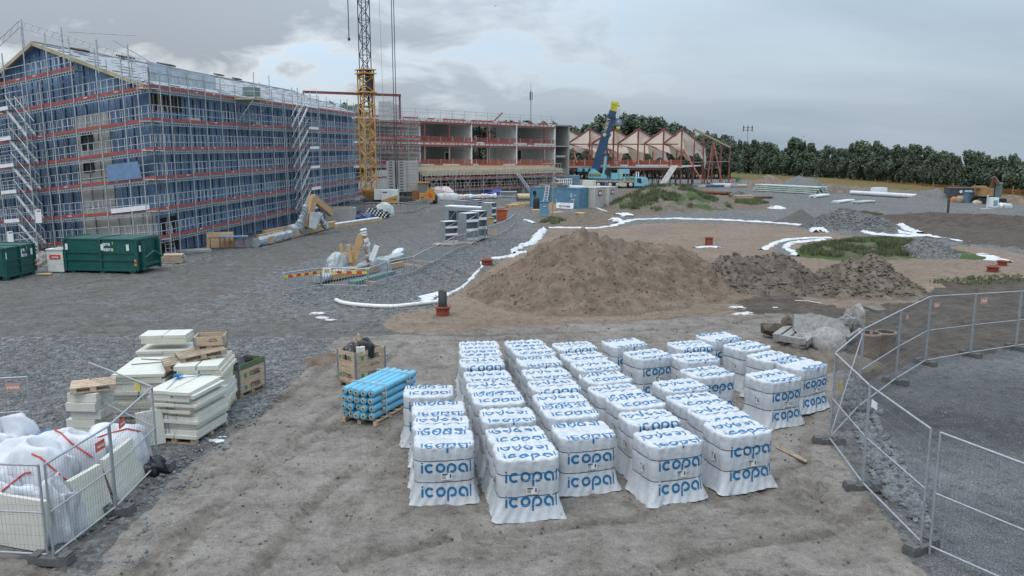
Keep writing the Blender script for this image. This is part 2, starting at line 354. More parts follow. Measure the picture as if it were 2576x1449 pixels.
def ground_material():
    m = bpy.data.materials.new("ground_material"); m.use_nodes = True; nt = m.node_tree; N = nt.nodes; L = nt.links
    b = N["Principled BSDF"]; b.inputs["Roughness"].default_value = 0.93; b.inputs["Specular IOR Level"].default_value = 0.25
    tc = N.new("ShaderNodeTexCoord"); P = tc.outputs["Object"]
    def noise(sc, det=5, rough=0.6, dist=0): 
        n = N.new("ShaderNodeTexNoise"); n.inputs["Scale"].default_value = sc; n.inputs["Detail"].default_value = det; n.inputs["Roughness"].default_value = rough
        n.inputs["Distortion"].default_value = dist; L.new(P, n.inputs[0]); return n.outputs[0]
    def ramp(src, *st):
        r = N.new("ShaderNodeValToRGB"); L.new(src, r.inputs[0]); e = r.color_ramp.elements
        e[0].position, e[0].color = st[0][0], (*st[0][1], 1); e[1].position, e[1].color = st[-1][0], (*st[-1][1], 1)
        for p, c in st[1:-1]: x = e.new(p); x.color = (*c, 1)
        return r.outputs[0]
    def mixc(f, a, bb, mode='MIX'):
        n = N.new("ShaderNodeMix"); n.data_type = 'RGBA'; n.blend_type = mode
        if isinstance(f, float): n.inputs[0].default_value = f
        else: L.new(f, n.inputs[0])
        L.new(a, n.inputs[6]); L.new(bb, n.inputs[7]); return n.outputs[2]
    def M(op, a, bv=None, clamp=False):
        n = N.new("ShaderNodeMath"); n.operation = op; n.use_clamp = clamp
        for i, s in enumerate((a, bv)):
            if s is None: continue
            if isinstance(s, (int, float)): n.inputs[i].default_value = s
            else: L.new(s, n.inputs[i])
        return n.outputs[0]
    v = N.new("ShaderNodeTexVoronoi"); v.inputs["Scale"].default_value = 14; L.new(P, v.inputs[0])
    v2 = N.new("ShaderNodeTexVoronoi"); v2.inputs["Scale"].default_value = 5.5; L.new(P, v2.inputs[0])
    big = noise(0.18, 5, 0.62, 0.6); med = noise(1.1, 6, 0.65); fine = noise(9, 6, 0.7); vf = noise(40, 3, 0.7)
    sepv = N.new("ShaderNodeSeparateColor"); L.new(v.outputs["Color"], sepv.inputs[0])
    sepv2 = N.new("ShaderNodeSeparateColor"); L.new(v2.outputs["Color"], sepv2.inputs[0])
    stone = M('ADD', M('MULTIPLY', sepv.outputs[0], 0.5), M('MULTIPLY', sepv2.outputs[0], 0.5))
    grav = ramp(stone, (0.15, (0.068, 0.070, 0.070)), (0.5, (0.130, 0.134, 0.133)), (0.85, (0.235, 0.239, 0.237)))
    dirt = ramp(med, (0.3, (0.088, 0.080, 0.071)), (0.7, (0.150, 0.138, 0.124)))
    gmask = ramp(big, (0.40, (0, 0, 0)), (0.60, (1, 1, 1)))
    base = mixc(M('MULTIPLY', gmask, 0.50), grav, dirt)
    soil = ramp(M('ADD', M('MULTIPLY', med, 0.6), M('MULTIPLY', fine, 0.4)), (0.32, (0.116, 0.101, 0.086)), (0.5, (0.205, 0.186, 0.165)), (0.70, (0.275, 0.254, 0.229)))
    soil = mixc(0.5, soil, ramp(big, (0.38, (0.66, 0.63, 0.60)), (0.62, (1.14, 1.13, 1.12))), 'MULTIPLY')
    sand = ramp(M('ADD', M('MULTIPLY', med, 0.5), M('MULTIPLY', big, 0.5)), (0.35, (0.170, 0.126, 0.092)), (0.65, (0.245, 0.190, 0.145)))
    grass = ramp(med, (0.3, (0.075, 0.085, 0.030)), (0.7, (0.13, 0.13, 0.055)))
    dark = ramp(med, (0.3, (0.052, 0.042, 0.034)), (0.7, (0.120, 0.097, 0.078)))
    earth = ramp(med, (0.35, (0.105, 0.078, 0.056)), (0.65, (0.190, 0.148, 0.112)))
    a1 = N.new("ShaderNodeAttribute"); a1.attribute_name = "zone_a"; s1 = N.new("ShaderNodeSeparateColor"); L.new(a1.outputs["Color"], s1.inputs[0])
    a2 = N.new("ShaderNodeAttribute"); a2.attribute_name = "zone_b"; s2 = N.new("ShaderNodeSeparateColor"); L.new(a2.outputs["Color"], s2.inputs[0])
    road = mixc(M('MULTIPLY', s2.outputs[2], ramp(noise(0.5, 4), (0.35, (0.35,) * 3), (0.6, (0.95,) * 3))), base, dirt)
    c = mixc(s1.outputs[0], road, soil); c = mixc(s1.outputs[1], c, sand); c = mixc(s2.outputs[1], c, earth); c = mixc(s2.outputs[0], c, dark); c = mixc(s1.outputs[2], c, grass)
    a3 = N.new("ShaderNodeAttribute"); a3.attribute_name = "zone_c"; s3 = N.new("ShaderNodeSeparateColor"); L.new(a3.outputs["Color"], s3.inputs[0])
    fineg = ramp(M('ADD', M('MULTIPLY', vf, 0.55), M('MULTIPLY', big, 0.45)), (0.38, (0.045, 0.047, 0.048)), (0.5, (0.086, 0.089, 0.090)), (0.62, (0.175, 0.179, 0.181)))
    c = mixc(s3.outputs[0], c, fineg); c = mixc(M('MULTIPLY', s3.outputs[1], 0.42), c, mixc(s1.outputs[0], dirt, dark)); c = mixc(M('MULTIPLY', s3.outputs[2], 0.28), c, dark)
    # scattered damp marks and pale crumbs
    c = mixc(0.7, c, ramp(noise(2.6, 8, 0.75), (0.38, (0.55,) * 3), (0.48, (1.0,) * 3), (0.66, (1.25,) * 3)), 'MULTIPLY')
    c = mixc(0.75, c, ramp(vf, (0.35, (0.62,) * 3), (0.65, (1.35,) * 3)), 'MULTIPLY')
    L.new(c, b.inputs["Base Color"])
    hgt = M('ADD', M('MULTIPLY', M('SUBTRACT', 1.0, v.outputs["Distance"]), M('MULTIPLY', M('SUBTRACT', M('SUBTRACT', 1.0, s1.outputs[0]), M('MULTIPLY', s3.outputs[0], 0.7)), 0.9)), M('ADD', M('MULTIPLY', fine, 0.9), M('MULTIPLY', vf, 0.4)))
    bp = N.new("ShaderNodeBump"); bp.inputs["Strength"].default_value = 0.9; bp.inputs["Distance"].default_value = 0.05; L.new(hgt, bp.inputs["Height"]); L.new(bp.outputs[0], b.inputs["Normal"])
    return m
build_ground()
# ------------------------------------------------------------------ heaps
def soil_mat(name, c1, c2, sc=1.5, green=None):
    m = bpy.data.materials.new(name); m.use_nodes = True; nt = m.node_tree; N = nt.nodes; L = nt.links
    b = N["Principled BSDF"]; b.inputs["Roughness"].default_value = 0.95; b.inputs["Specular IOR Level"].default_value = 0.2
    tc = N.new("ShaderNodeTexCoord")
    n = N.new("ShaderNodeTexNoise"); n.inputs["Scale"].default_value = sc; n.inputs["Detail"].default_value = 9; n.inputs["Roughness"].default_value = 0.72; L.new(tc.outputs["Object"], n.inputs[0])
    r = N.new("ShaderNodeValToRGB"); L.new(n.outputs[0], r.inputs[0]); r.color_ramp.elements[0].position = 0.34; r.color_ramp.elements[0].color = (*c1, 1)
    r.color_ramp.elements[1].position = 0.64; r.color_ramp.elements[1].color = (*c2, 1)
    col = r.outputs[0]
    if green:
        g = N.new("ShaderNodeTexNoise"); g.inputs["Scale"].default_value = 0.35; g.inputs["Detail"].default_value = 6; L.new(tc.outputs["Object"], g.inputs[0])
        gr = N.new("ShaderNodeValToRGB"); L.new(g.outputs[0], gr.inputs[0]); gr.color_ramp.elements[0].position = green[0]; gr.color_ramp.elements[1].position = green[0] + 0.08
        gc = N.new("ShaderNodeMix"); gc.data_type = 'RGBA'; L.new(gr.outputs[0], gc.inputs[0]); L.new(col, gc.inputs[6]); gc.inputs[7].default_value = (*green[1], 1); col = gc.outputs[2]
    L.new(col, b.inputs["Base Color"])
    n2 = N.new("ShaderNodeTexNoise"); n2.inputs["Scale"].default_value = 7; n2.inputs["Detail"].default_value = 8; n2.inputs["Roughness"].default_value = 0.75; L.new(tc.outputs["Object"], n2.inputs[0])
    bp = N.new("ShaderNodeBump"); bp.inputs["Strength"].default_value = 1.0; bp.inputs["Distance"].default_value = 0.10; L.new(n2.outputs[0], bp.inputs["Height"]); L.new(bp.outputs[0], b.inputs["Normal"])
    return m
M_brown = soil_mat("brown_sandy_soil", (0.105, 0.078, 0.057), (0.235, 0.180, 0.138))
M_dark = soil_mat("dark_grey_soil", (0.078, 0.064, 0.052), (0.190, 0.160, 0.130))
M_mixed = soil_mat("clodded_brown_soil", (0.095, 0.076, 0.060), (0.225, 0.186, 0.148))
M_grey = soil_mat("grey_crushed_stone", (0.09, 0.092, 0.09), (0.20, 0.205, 0.20), 5)
M_cone = soil_mat("fine_grey_grit", (0.085, 0.085, 0.078), (0.12, 0.12, 0.11), 8)
M_green = soil_mat("overgrown_soil", (0.095, 0.080, 0.062), (0.19, 0.165, 0.13), 1.5, (0.53, (0.065, 0.088, 0.035)))
M_green2 = soil_mat("grassy_soil", (0.085, 0.080, 0.05), (0.15, 0.14, 0.09), 1.5, (0.40, (0.060, 0.090, 0.030)))
HEAPH = []
def heap(name, ridge, slope, m, label, cat, noise=0.12, nsc=1.2, res=0.16, group=None, crest=0.5, base=None, front=1.0, lobes=()):
    """ridge: list of (x_px, y_px_top, depth Y) -> crest points; a heightfield of real size falls away from them."""
    P = [at(*q) for q in ridge]
    if base is not None: P = [Vector((p.x, p.y, base[i] if isinstance(base, (list, tuple)) else base)) for i, p in enumerate(P)]
    rad = max(p.z for p in P) / slope + 2
    x0 = min(p.x for p in P) - rad; x1 = max(p.x for p in P) + rad; y0 = min(p.y for p in P) - rad / front; y1 = max(p.y for p in P) + rad
    nx = int((x1 - x0) / res) + 1; ny = int((y1 - y0) / res) + 1
    X, Y = np.meshgrid(np.linspace(x0, x1, nx), np.linspace(y0, y1, ny))
    Wx = X + 0.5 * fbm(X, Y, 0.45, 3, 71); Wy = Y + 0.5 * fbm(X, Y, 0.45, 3, 75)
    H = np.full(X.shape, -9.0)
    segs = [(P[0], P[0])] if len(P) == 1 else list(zip(P[:-1], P[1:]))
    for q0, q1 in lobes: segs.append((at(*q0), at(*q1)))
    for a, b in segs:
        dx, dy = b.x - a.x, b.y - a.y; LL = dx * dx + dy * dy
        t = np.clip(((Wx - a.x) * dx + (Wy - a.y) * dy) / LL, 0, 1) if LL > 1e-9 else np.zeros_like(X)
        ax = a.x + t * dx; ay = a.y + t * dy; ddy = (Wy - ay); ddy = np.where(ddy < 0, ddy * front, ddy)
        d = np.hypot(Wx - ax, ddy); hh = a.z + t * (b.z - a.z)
        d = np.sqrt(d * d + crest * crest) - crest
        e = hh - slope * d
        foot = 0.35; e = np.where(e < foot, foot - (foot - e) * (0.55 + 0.45 * np.clip((foot - e) * 1.2, 0, 1)), e)
        H = np.maximum(H, e)
    amp = np.clip(H / 0.6, 0, 1)
    gul = 1 - np.abs(fbm(X, Y, nsc * 1.6, 4, 95)) * 2.2
    H = H - noise * 0.55 * np.clip(gul, 0, 1) ** 3 * amp + noise * (fbm(X, Y, nsc, 5, 81, 0.6)) * (0.3 + amp) + noise * 0.5 * np.abs(fbm(X, Y, nsc * 4, 3, 85)) * amp
    V = np.stack([X.ravel(), Y.ravel(), H.ravel()], 1)
    i = (np.arange(ny - 1)[:, None] * nx + np.arange(nx - 1)[None, :]); F = np.stack([i, i + 1, i + nx + 1, i + nx], -1).reshape(-1, 4)
    hz = H.ravel(); keep = (hz[F].max(1) > -0.12); F = F[keep]
    V[:, 2] = np.maximum(V[:, 2], -0.25)
    us = np.unique(F); mp = np.full(len(V), -1); mp[us] = np.arange(len(us)); V = V[us]; F = mp[F]
    c = Vector((float(V[:, 0].mean()), float(V[:, 1].mean()), 0)); V = V - np.array(c)
    o = np_mesh(name, V, F, m, True); o.location = c; tag(o, label, cat, group)
    HEAPH.append((o.name, X, Y, H)); return o, (X, Y, H)
G1 = "heaps of soil in the middle of the yard"
heap("soil_heap", [(1330, 672, 39.5), (1400, 612, 39.8), (1466, 572, 40), (1545, 602, 40.5), (1640, 609, 41), (1720, 622, 41.2), (1765, 644, 41), (1830, 668, 40.8)], 0.60, M_brown,
     "large brown sand heap with a pointed crest, widest heap in the yard", "soil heap", 0.42, 0.5, 0.12, G1, 0.12, lobes=(((1452, 610, 39), (1545, 742, 36)), ((1690, 668, 39.5), (1800, 722, 38)), ((1560, 690, 38), (1700, 745, 36.5)), ((1350, 690, 38.5), (1290, 755, 36.5))))
heap("soil_heap", [(1745, 672, 40.2), (1790, 655, 40.8), (1835, 641, 41.2), (1900, 645, 41.5), (1985, 650, 41.2), (2020, 690, 40.8)], 0.8, M_dark,
     "dark grey earth heap joined to the right end of the large sand heap", "soil heap", 0.34, 0.8, 0.12, G1, 0.25)
heap("soil_heap", [(2095, 690, 40), (2150, 645, 40.8), (2185, 637, 41), (2230, 672, 40.8), (2275, 715, 40)], 0.72, M_mixed,
     "clodded brown heap with a rounded top, rightmost of the middle heaps", "soil heap", 0.42, 0.9, 0.12, G1, 0.25)
heap("overgrown_mound", [(1575, 500, 106), (1612, 485, 107), (1645, 471, 107), (1690, 467, 108), (1722, 478, 106), (1752, 503, 103)], 0.42, M_green,
     "weedy mound half covered in grass beside the container block", "mound", 0.4, 0.6, 0.3, None, 1.0, None, 0.7)
heap("overgrown_mound", [(2090, 622, 56), (2170, 605, 58), (2290, 607, 58), (2380, 630, 56), (2440, 645, 54)], 0.3, M_green2,
     "low grassy rise beyond the clodded brown heap", "mound", 0.22, 0.8, 0.25, None, 1.0, None, 0.7)
heap("soil_heap", [(2310, 608, 55), (2338, 600, 55), (2365, 612, 55)], 0.7, M_grey, "small grey spoil heap on the low grassy rise", "soil heap", 0.25, 1.5, 0.18, None, 0.3)
heap("grit_cone", [(2013, 526, 82)], 0.62, M_cone, "smooth dark grey grit cone beside the crushed stone heap", "gravel heap", 0.05, 0.8, 0.2, "gravel heaps", 0.25)
heap("gravel_heap", [(2090, 545, 76), (2128, 526, 77), (2180, 540, 76), (2200, 560, 73)], 0.5, M_grey, "broad heap of coarse crushed grey stone", "gravel heap", 0.3, 2.2, 0.2, "gravel heaps", 0.5)
FARG = "far spoil heaps along the field edge"
heap("spoil_heap", [(1935, 441, 168)], 0.48, M_brown, "pointed brown sand cone far off near the field", "soil heap", 0.3, 0.6, 0.4, FARG, 0.5)
heap("spoil_heap", [(1995, 450, 165), (2012, 444, 165), (2040, 452, 160)], 0.55, M_grey, "grey rubble heap just right of the far brown cone", "soil heap", 0.6, 0.8, 0.4, FARG, 0.6)
heap("spoil_heap", [(2085, 470, 142), (2100, 467, 142)], 0.5, M_dark, "low dark heap at the far end of the long pipes", "soil heap", 0.35, 0.8, 0.35, FARG, 0.5)
heap("spoil_heap", [(2335, 478, 122), (2350, 475, 122), (2372, 484, 120)], 0.6, M_grey, "grey stone heap left of the far dark container", "soil heap", 0.4, 0.9, 0.3, FARG, 0.5)
heap("spoil_heap", [(2530, 492, 115), (2556, 490, 114)], 0.7, M_brown, "brown heap right of the far excavator", "soil heap", 0.3, 0.9, 0.3, FARG, 0.5)
heap("earth_berm", [(1850, 455, 190), (1900, 459, 178), (2030, 463, 168), (2120, 470, 155), (2200, 475, 146), (2290, 483, 136), (2330, 487, 130), (2400, 492, 126)], 0.6, M_mixed,
     "long low berm of pale spoil along the field edge", "soil berm", 0.55, 0.5, 0.45, None, 0.5)
heap("earth_bank", [(2290, 541, 88), (2370, 536, 86), (2480, 541, 82), (2600, 548, 78), (2700, 552, 76)], 0.16, soil_mat("stripped_dark_soil", (0.046, 0.036, 0.029), (0.112, 0.090, 0.072)), "broad dark stripped soil bank at the right edge", "soil bank", 0.22, 0.6, 0.3, None, 2.0, None, 0.75)
heap("sand_spill", [(800, 905, 26.4), (835, 893, 27), (850, 900, 27)], 0.55, M_brown, "small brown sand spill behind the timber crate with black bags", "sand heap", 0.07, 2.0, 0.07, None, 0.3)
heap("rubble_bank", [(1950, 868, 26.8), (2050, 880, 26.2), (2130, 890, 26.0)], 0.5, M_mixed, "low rubble bank under the broken concrete slab", "soil bank", 0.15, 2.5, 0.08, None, 0.4)
# berm of stones and gravel scatter
def rock_proto(rs):
    t = (1 + 5 ** 0.5) / 2
    v = np.array([(-1, t, 0), (1, t, 0), (-1, -t, 0), (1, -t, 0), (0, -1, t), (0, 1, t), (0, -1, -t), (0, 1, -t), (t, 0, -1), (t, 0, 1), (-t, 0, -1), (-t, 0, 1)], float); v /= np.linalg.norm(v[0])
    f = np.array([(0, 11, 5), (0, 5, 1), (0, 1, 7), (0, 7, 10), (0, 10, 11), (1, 5, 9), (5, 11, 4), (11, 10, 2), (10, 7, 6), (7, 1, 8), (3, 9, 4), (3, 4, 2), (3, 2, 6), (3, 6, 8), (3, 8, 9), (4, 9, 5), (2, 4, 11), (6, 2, 10), (8, 6, 7), (9, 8, 1)])
    return v, f
def stones(name, pts, size, m, label, seed=1):
    rs = np.random.RandomState(seed); v, f = rock_proto(rs); n = len(pts)
    VV = v[None] * rs.uniform(0.65, 1.25, (n, 12, 1)) * size[:, None, None] * rs.uniform(0.6, 1.3, (n, 1, 3)) * np.array([1, 1, 0.75])
    a = rs.uniform(0, 6.28, n); c, s = np.cos(a), np.sin(a)
    X = VV[..., 0] * c[:, None] - VV[..., 1] * s[:, None]; Y = VV[..., 0] * s[:, None] + VV[..., 1] * c[:, None]
    VV = np.stack([X, Y, VV[..., 2]], -1) + pts[:, None, :]
    F = f[None] + (np.arange(n) * 12)[:, None, None]
    o = np_mesh(name, VV.reshape(-1, 3), F.reshape(-1, 3), m, False); tag(o, label, "gravel", None, "stuff"); return o
stone_m = mat("grey_stones", (0.14, 0.148, 0.152), 0.9, 0, 0.55, 6)
stone_l = mat("pale_stones", (0.145, 0.152, 0.155), 0.9, 0, 0.5, 4)
rs = np.random.RandomState(3)
def scatter_poly(poly, n, fac=None):
    poly = np.array(poly); lo, hi = poly.min(0), poly.max(0); out = []
    while sum(len(o) for o in out) < n:
        p = rs.uniform(lo, hi, (n * 2, 2)); k = inpoly(p[:, 0], p[:, 1], poly)
        if fac is not None: k &= rs.rand(len(p)) < fac(p)
        out.append(p[k])
    return np.concatenate(out)[:n]
gz = lambda p: ground_h(p[:, 0], p[:, 1])
bermp = GP2([(2120, 930), (2160, 940), (2185, 1010), (2250, 1130), (2330, 1290), (2350, 1340), (2300, 1310), (2215, 1240), (2165, 1130), (2130, 1030)])
p = scatter_poly(bermp, 1300); size = 0.03 + 0.07 * rs.rand(len(p)) ** 1.3
stones("stones", np.column_stack([p, gz(p) + size * 0.4]), size, stone_l, "band of coarse broken stones along the right fence", 2)
yard = GP2([(2190, 960), (2330, 905), (2576, 870), (2900, 870), (2900, 1600), (2450, 1600), (2350, 1449), (2330, 1290)])
p = scatter_poly(yard, 6000); size = 0.008 + 0.022 * rs.rand(len(p)) ** 2.5
stones("gravel", np.column_stack([p, gz(p) + 0.002]), size, stone_m, "loose gravel scattered over the fenced yard", 3)
lg = GP2([(380, 1280), (290, 1380), (210, 1449), (330, 1460), (400, 1350), (560, 1150), (660, 1050), (800, 900), (820, 850), (400, 850), (0, 860), (-200, 900), (-200, 1300), (100, 1400)])
p = scatter_poly(lg, 12000); size = 0.014 + 0.045 * rs.rand(len(p)) ** 1.8
stones("gravel", np.column_stack([p, gz(p) + 0.006]), size, stone_m, "crushed gravel bed round the foam board stacks", 4)
mg = GP2([(700, 760), (850, 770), (1000, 790), (960, 820), (800, 850), (1100, 775), (1200, 700), (1290, 640), (1340, 600), (1250, 600), (1050, 660), (940, 720), (720, 745)])
p = scatter_poly(mg, 6000); size = 0.03 + 0.06 * rs.rand(len(p)) ** 1.5
stones("gravel", np.column_stack([p, gz(p) + 0.01]), size, stone_l, "coarse gravel strip beside the white pipe", 5)
p = scatter_poly(SOIL, 5200); size = 0.007 + 0.03 * rs.rand(len(p)) ** 3.5
stones("pebbles", np.column_stack([p, gz(p) + 0.01]), size, M_mixed, "small clods and pebbles on the foreground soil", 6)
# clods on the heaps
def clods(entry, n, smin, smax, m, label, seed):
    X, Y, H = entry; r2 = np.random.RandomState(seed); idx = np.argwhere(H > 0.1); k = idx[r2.randint(0, len(idx), n)]
    pts = np.column_stack([X[k[:, 0], k[:, 1]], Y[k[:, 0], k[:, 1]], H[k[:, 0], k[:, 1]]]) + np.column_stack([r2.uniform(-.06, .06, (n, 2)), np.zeros(n)])
    stones("clods", pts, smin + (smax - smin) * r2.rand(n) ** 2.5, m, label, seed)
HH = {i: (a[1], a[2], a[3]) for i, a in enumerate(HEAPH)}
clods(HH[0], 3000, 0.02, 0.07, M_brown, "loose clods on the large brown sand heap", 11)
clods(HH[1], 1500, 0.03, 0.14, M_dark, "loose clods on the dark grey heap", 12)
clods(HH[2], 2200, 0.03, 0.13, M_mixed, "loose clods on the clodded brown heap", 13)
clods(HH[7], 4200, 0.04, 0.13, M_grey, "broken stones on the crushed stone heap", 14)
clods(HH[5], 700, 0.03, 0.10, M_grey, "broken stones on the small spoil heap", 15)
# grass tufts
grass_m = mat("grass_blades", (0.105, 0.130, 0.060), 0.8, 0, 0.45, 0.8)
def tufts(pts, hgt, label, seed, per=9, wid=0.03):
    r2 = np.random.RandomState(seed); n = len(pts); tot = n * per
    b = np.repeat(pts, per, 0) + np.column_stack([r2.normal(0, hgt * 0.35, (tot, 2)), np.zeros(tot)])
    a = r2.uniform(0, 6.28, tot); h = hgt * r2.uniform(0.5, 1.2, tot); lean = r2.uniform(-0.5, 0.5, (tot, 2)) * h[:, None]
    w = wid * r2.uniform(0.6, 1.4, tot); dx, dy = np.cos(a) * w, np.sin(a) * w
    v0 = b + np.column_stack([-dx, -dy, np.full(tot, -0.03)]); v1 = b + np.column_stack([dx, dy, np.full(tot, -0.03)])
    v2 = b + np.column_stack([lean, h])
    V = np.stack([v0, v1, v2], 1).reshape(-1, 3); F = np.arange(tot * 3).reshape(-1, 3)
    o = np_mesh("grass", V, F, grass_m, False); tag(o, label, "grass", None, "stuff")
def tuft_on(entry, n, thr, seed):
    X, Y, H = entry; r2 = np.random.RandomState(seed); idx = np.argwhere(H > 0.15); k = idx[r2.randint(0, len(idx), n * 4)]
    x = X[k[:, 0], k[:, 1]]; y = Y[k[:, 0], k[:, 1]]; h = H[k[:, 0], k[:, 1]]; q = fbm(x, y, 0.35, 4, 91) > thr
    return np.column_stack([x, y, h])[q][:n]
tufts(tuft_on(HH[3], 1500, 0.06, 1), 0.42, "tall grass and weeds on the mound beside the containers", 1, 9, 0.05)
tufts(tuft_on(HH[4], 3600, -0.02, 2), 0.28, "green weeds on the low grassy rise", 2, 8, 0.035)
p = scatter_poly(GP2([(1850, 503), (1900, 498), (1935, 512), (1890, 518), (1850, 512)]), 500)
tufts(np.column_stack([p, np.zeros(len(p))]), 0.3, "green grass patch past the rusty pipe", 3, 8, 0.05)
p = scatter_poly(GP2([(2120, 535), (2180, 533), (2225, 541), (2170, 545)]), 350)
tufts(np.column_stack([p, np.zeros(len(p))]), 0.2, "thin green patch behind the crushed stone heap", 4, 7, 0.05)
p = scatter_poly(GP2([(1360, 560), (1390, 548), (1420, 555), (1400, 565)]), 120)
tufts(np.column_stack([p, np.zeros(len(p))]), 0.35, "weeds by the wooden post at the gravel edge", 5, 8, 0.04)
p = scatter_poly(GP2([(2330, 708), (2450, 695), (2570, 692), (2576, 712), (2420, 720)]), 220)
tufts(np.column_stack([p, np.zeros(len(p))]), 0.14, "sparse weeds on the dark soil at the right", 6, 7, 0.03)
# ------------------------------------------------------------------ trees
leafA = mat("leaves_dark_green", (0.098, 0.124, 0.092), 0.95, 0, 0.3, 0.45, spec=.1)
leafB = mat("leaves_mid_green", (0.120, 0.150, 0.104), 0.95, 0, 0.3, 0.45, spec=.1)
bark = mat("bark", (0.09, 0.075, 0.06), 0.9, 0, 0.3, 3)
def tree_proto(seed, H, Rr, kind):
    r2 = np.random.RandomState(seed); nb = 46 if kind != 'bush' else 30
    cs = []; rr = []
    for i in range(nb):
        t = r2.uniform(0.10, 0.97) if kind != 'hill' else r2.uniform(0.2, 0.97)
        env = {'poplar': math.sin(min(1, t * 1.25 + 0.12) * math.pi * 0.93) ** 0.6, 'hill': math.sin((t * 0.86 + 0.12) * math.pi) ** 0.55, 'bush': math.sin((t * 0.7 + 0.28) * math.pi) ** 0.6}[kind]
        a = r2.uniform(0, 6.28); d = Rr * env * r2.uniform(0.15, 0.92)
        cs.append((math.cos(a) * d, math.sin(a) * d, H * t)); rr.append(Rr * r2.uniform(0.22, 0.40) * (1.15 - 0.45 * t))
    cs.append((0, 0, H * 0.94)); rr.append(Rr * 0.2)
    cs = np.array(cs); rr = np.array(rr); per = 100 if kind == 'poplar' else 84; n = len(cs) * per
    c = np.repeat(cs, per, 0); R = np.repeat(rr, per); d = r2.normal(0, 1, (n, 3)); d /= np.linalg.norm(d, axis=1)[:, None]
    p = c + d * (R * r2.uniform(0.45, 1.12, n))[:, None] * (np.array([.85, .85, 1.7]) if kind == 'poplar' else np.array([1, 1, 1.15])); p[:, 2] = np.maximum(p[:, 2], 0.15)
    nrm = d + r2.normal(0, 0.55, (n, 3)); nrm /= np.linalg.norm(nrm, axis=1)[:, None]
    t1 = np.cross(nrm, r2.normal(0, 1, (n, 3))); t1 /= np.linalg.norm(t1, axis=1)[:, None]; t2 = np.cross(nrm, t1)
    s = (0.035 * Rr + 0.10) * r2.uniform(0.6, 1.35, n)[:, None]
    V = np.stack([p - t1 * s - t2 * s * .6, p + t1 * s - t2 * s * .6, p + t1 * s * .5 + t2 * s, p - t1 * s * .7 + t2 * s * .8], 1).reshape(-1, 3)
    F = np.arange(n * 4).reshape(-1, 4)
    root = T("tree", "x", "tree")
    cr = np_mesh("crown", V, F, leafA if seed % 2 else leafB, False); cr.parent = root
    tr = MB(); prev = Vector((0, 0, -0.2)); lean = Vector((r2.uniform(-.3, .3), r2.uniform(-.3, .3), 0))
    for k in range(5):
        nx = Vector((lean.x * (k + 1) / 5, lean.y * (k + 1) / 5, H * 0.85 * (k + 1) / 5)); tr.tube(prev, nx, 0.022 * H * (1 - k * 0.18), 7, 0, 0.022 * H * (1 - (k + 1) * 0.18), False); prev = nx
    for i in range(12):
        q = cs[i % len(cs)]; z0 = q[2] * 0.72; tr.tube((0, 0, z0), tuple(q), 0.007 * H, 4, 0, 0.002 * H, False)
    t = tr.build("trunk", bark, root, False)
    return root
protos = {'p0': (tree_proto(1, 11, 2.3, 'poplar'), 11), 'p1': (tree_proto(2, 11, 2.8, 'poplar'), 11), 'p2': (tree_proto(3, 11, 2.0, 'poplar'), 11), 'p3': (tree_proto(4, 11, 3.6, 'poplar'), 11),
          'h0': (tree_proto(5, 16, 5.2, 'hill'), 16), 'h1': (tree_proto(6, 16, 4.6, 'hill'), 16), 'h2': (tree_proto(8, 16, 5.6, 'hill'), 16), 'b0': (tree_proto(10, 6, 3.4, 'bush'), 6)}
used = set(); rt = random.Random(4)
def plant(kind, x, y, h, label, group):
    root, h0 = protos[kind]
    o = root if kind not in used else copy_tree(root); used.add(kind)
    s = h / h0; o.location = (x, y, -0.05); o.rotation_euler = (0, 0, rt.uniform(0, 6.28)); o.scale = (s * rt.uniform(.95, 1.25), s * rt.uniform(.95, 1.25), s)
    o["label"] = label; o["category"] = "tree"; o["group"] = group; return o
def lerp_tab(tab, x):
    for (x0, a), (x1, b) in zip(tab[:-1], tab[1:]):
        if x0 <= x <= x1:
            return a + (b - a) * (x - x0) / (x1 - x0)
    return tab[-1][1] if x > tab[-1][0] else tab[0][1]
# right tree line: base row and skyline as seen
BASE = [(1600, 426), (1850, 434), (2100, 448), (2300, 464), (2576, 491), (2900, 520)]
TOP = [(1600, 345), (1760, 342), (1850, 362), (1950, 372), (2000, 366), (2090, 380), (2150, 362), (2260, 366), (2330, 383), (2450, 392), (2520, 400), (2600, 402), (2900, 405)]
x = 1700.0; k = 0
while x < 2860:
    yb = lerp_tab(BASE, x); g = G(x, yb); pxm = FD / g.y
    jit = rt.uniform(-13, 9)
    h = (yb - (lerp_tab(TOP, x) + jit)) / pxm
    plant(['p0', 'p1', 'p2', 'p3'][k % 4], g.x, g.y + rt.uniform(-1.5, 1.5), h, "dark green tree in the dense row at the far side of the field", "trees lining the far side of the field")
    # second row fills the gaps
    g2 = at(x + rt.uniform(6, 14), yb, g.y); plant(['p3', 'p0', 'p1'][k % 3], g2.x * (g.y + 5) / g.y, g.y + 5 + rt.uniform(-1, 1), h * rt.uniform(0.86, 1.0), "dark green tree in the dense row at the far side of the field", "trees lining the far side of the field")
    x += 19 * (1 + (x - 1700) / 4000); k += 1
HT = [(1415, 322), (1480, 318), (1500, 303), (1520, 293), (1550, 298), (1600, 292), (1640, 300), (1680, 308), (1720, 328), (1750, 342), (1790, 350), (1830, 356)]
x = 1412; k = 0
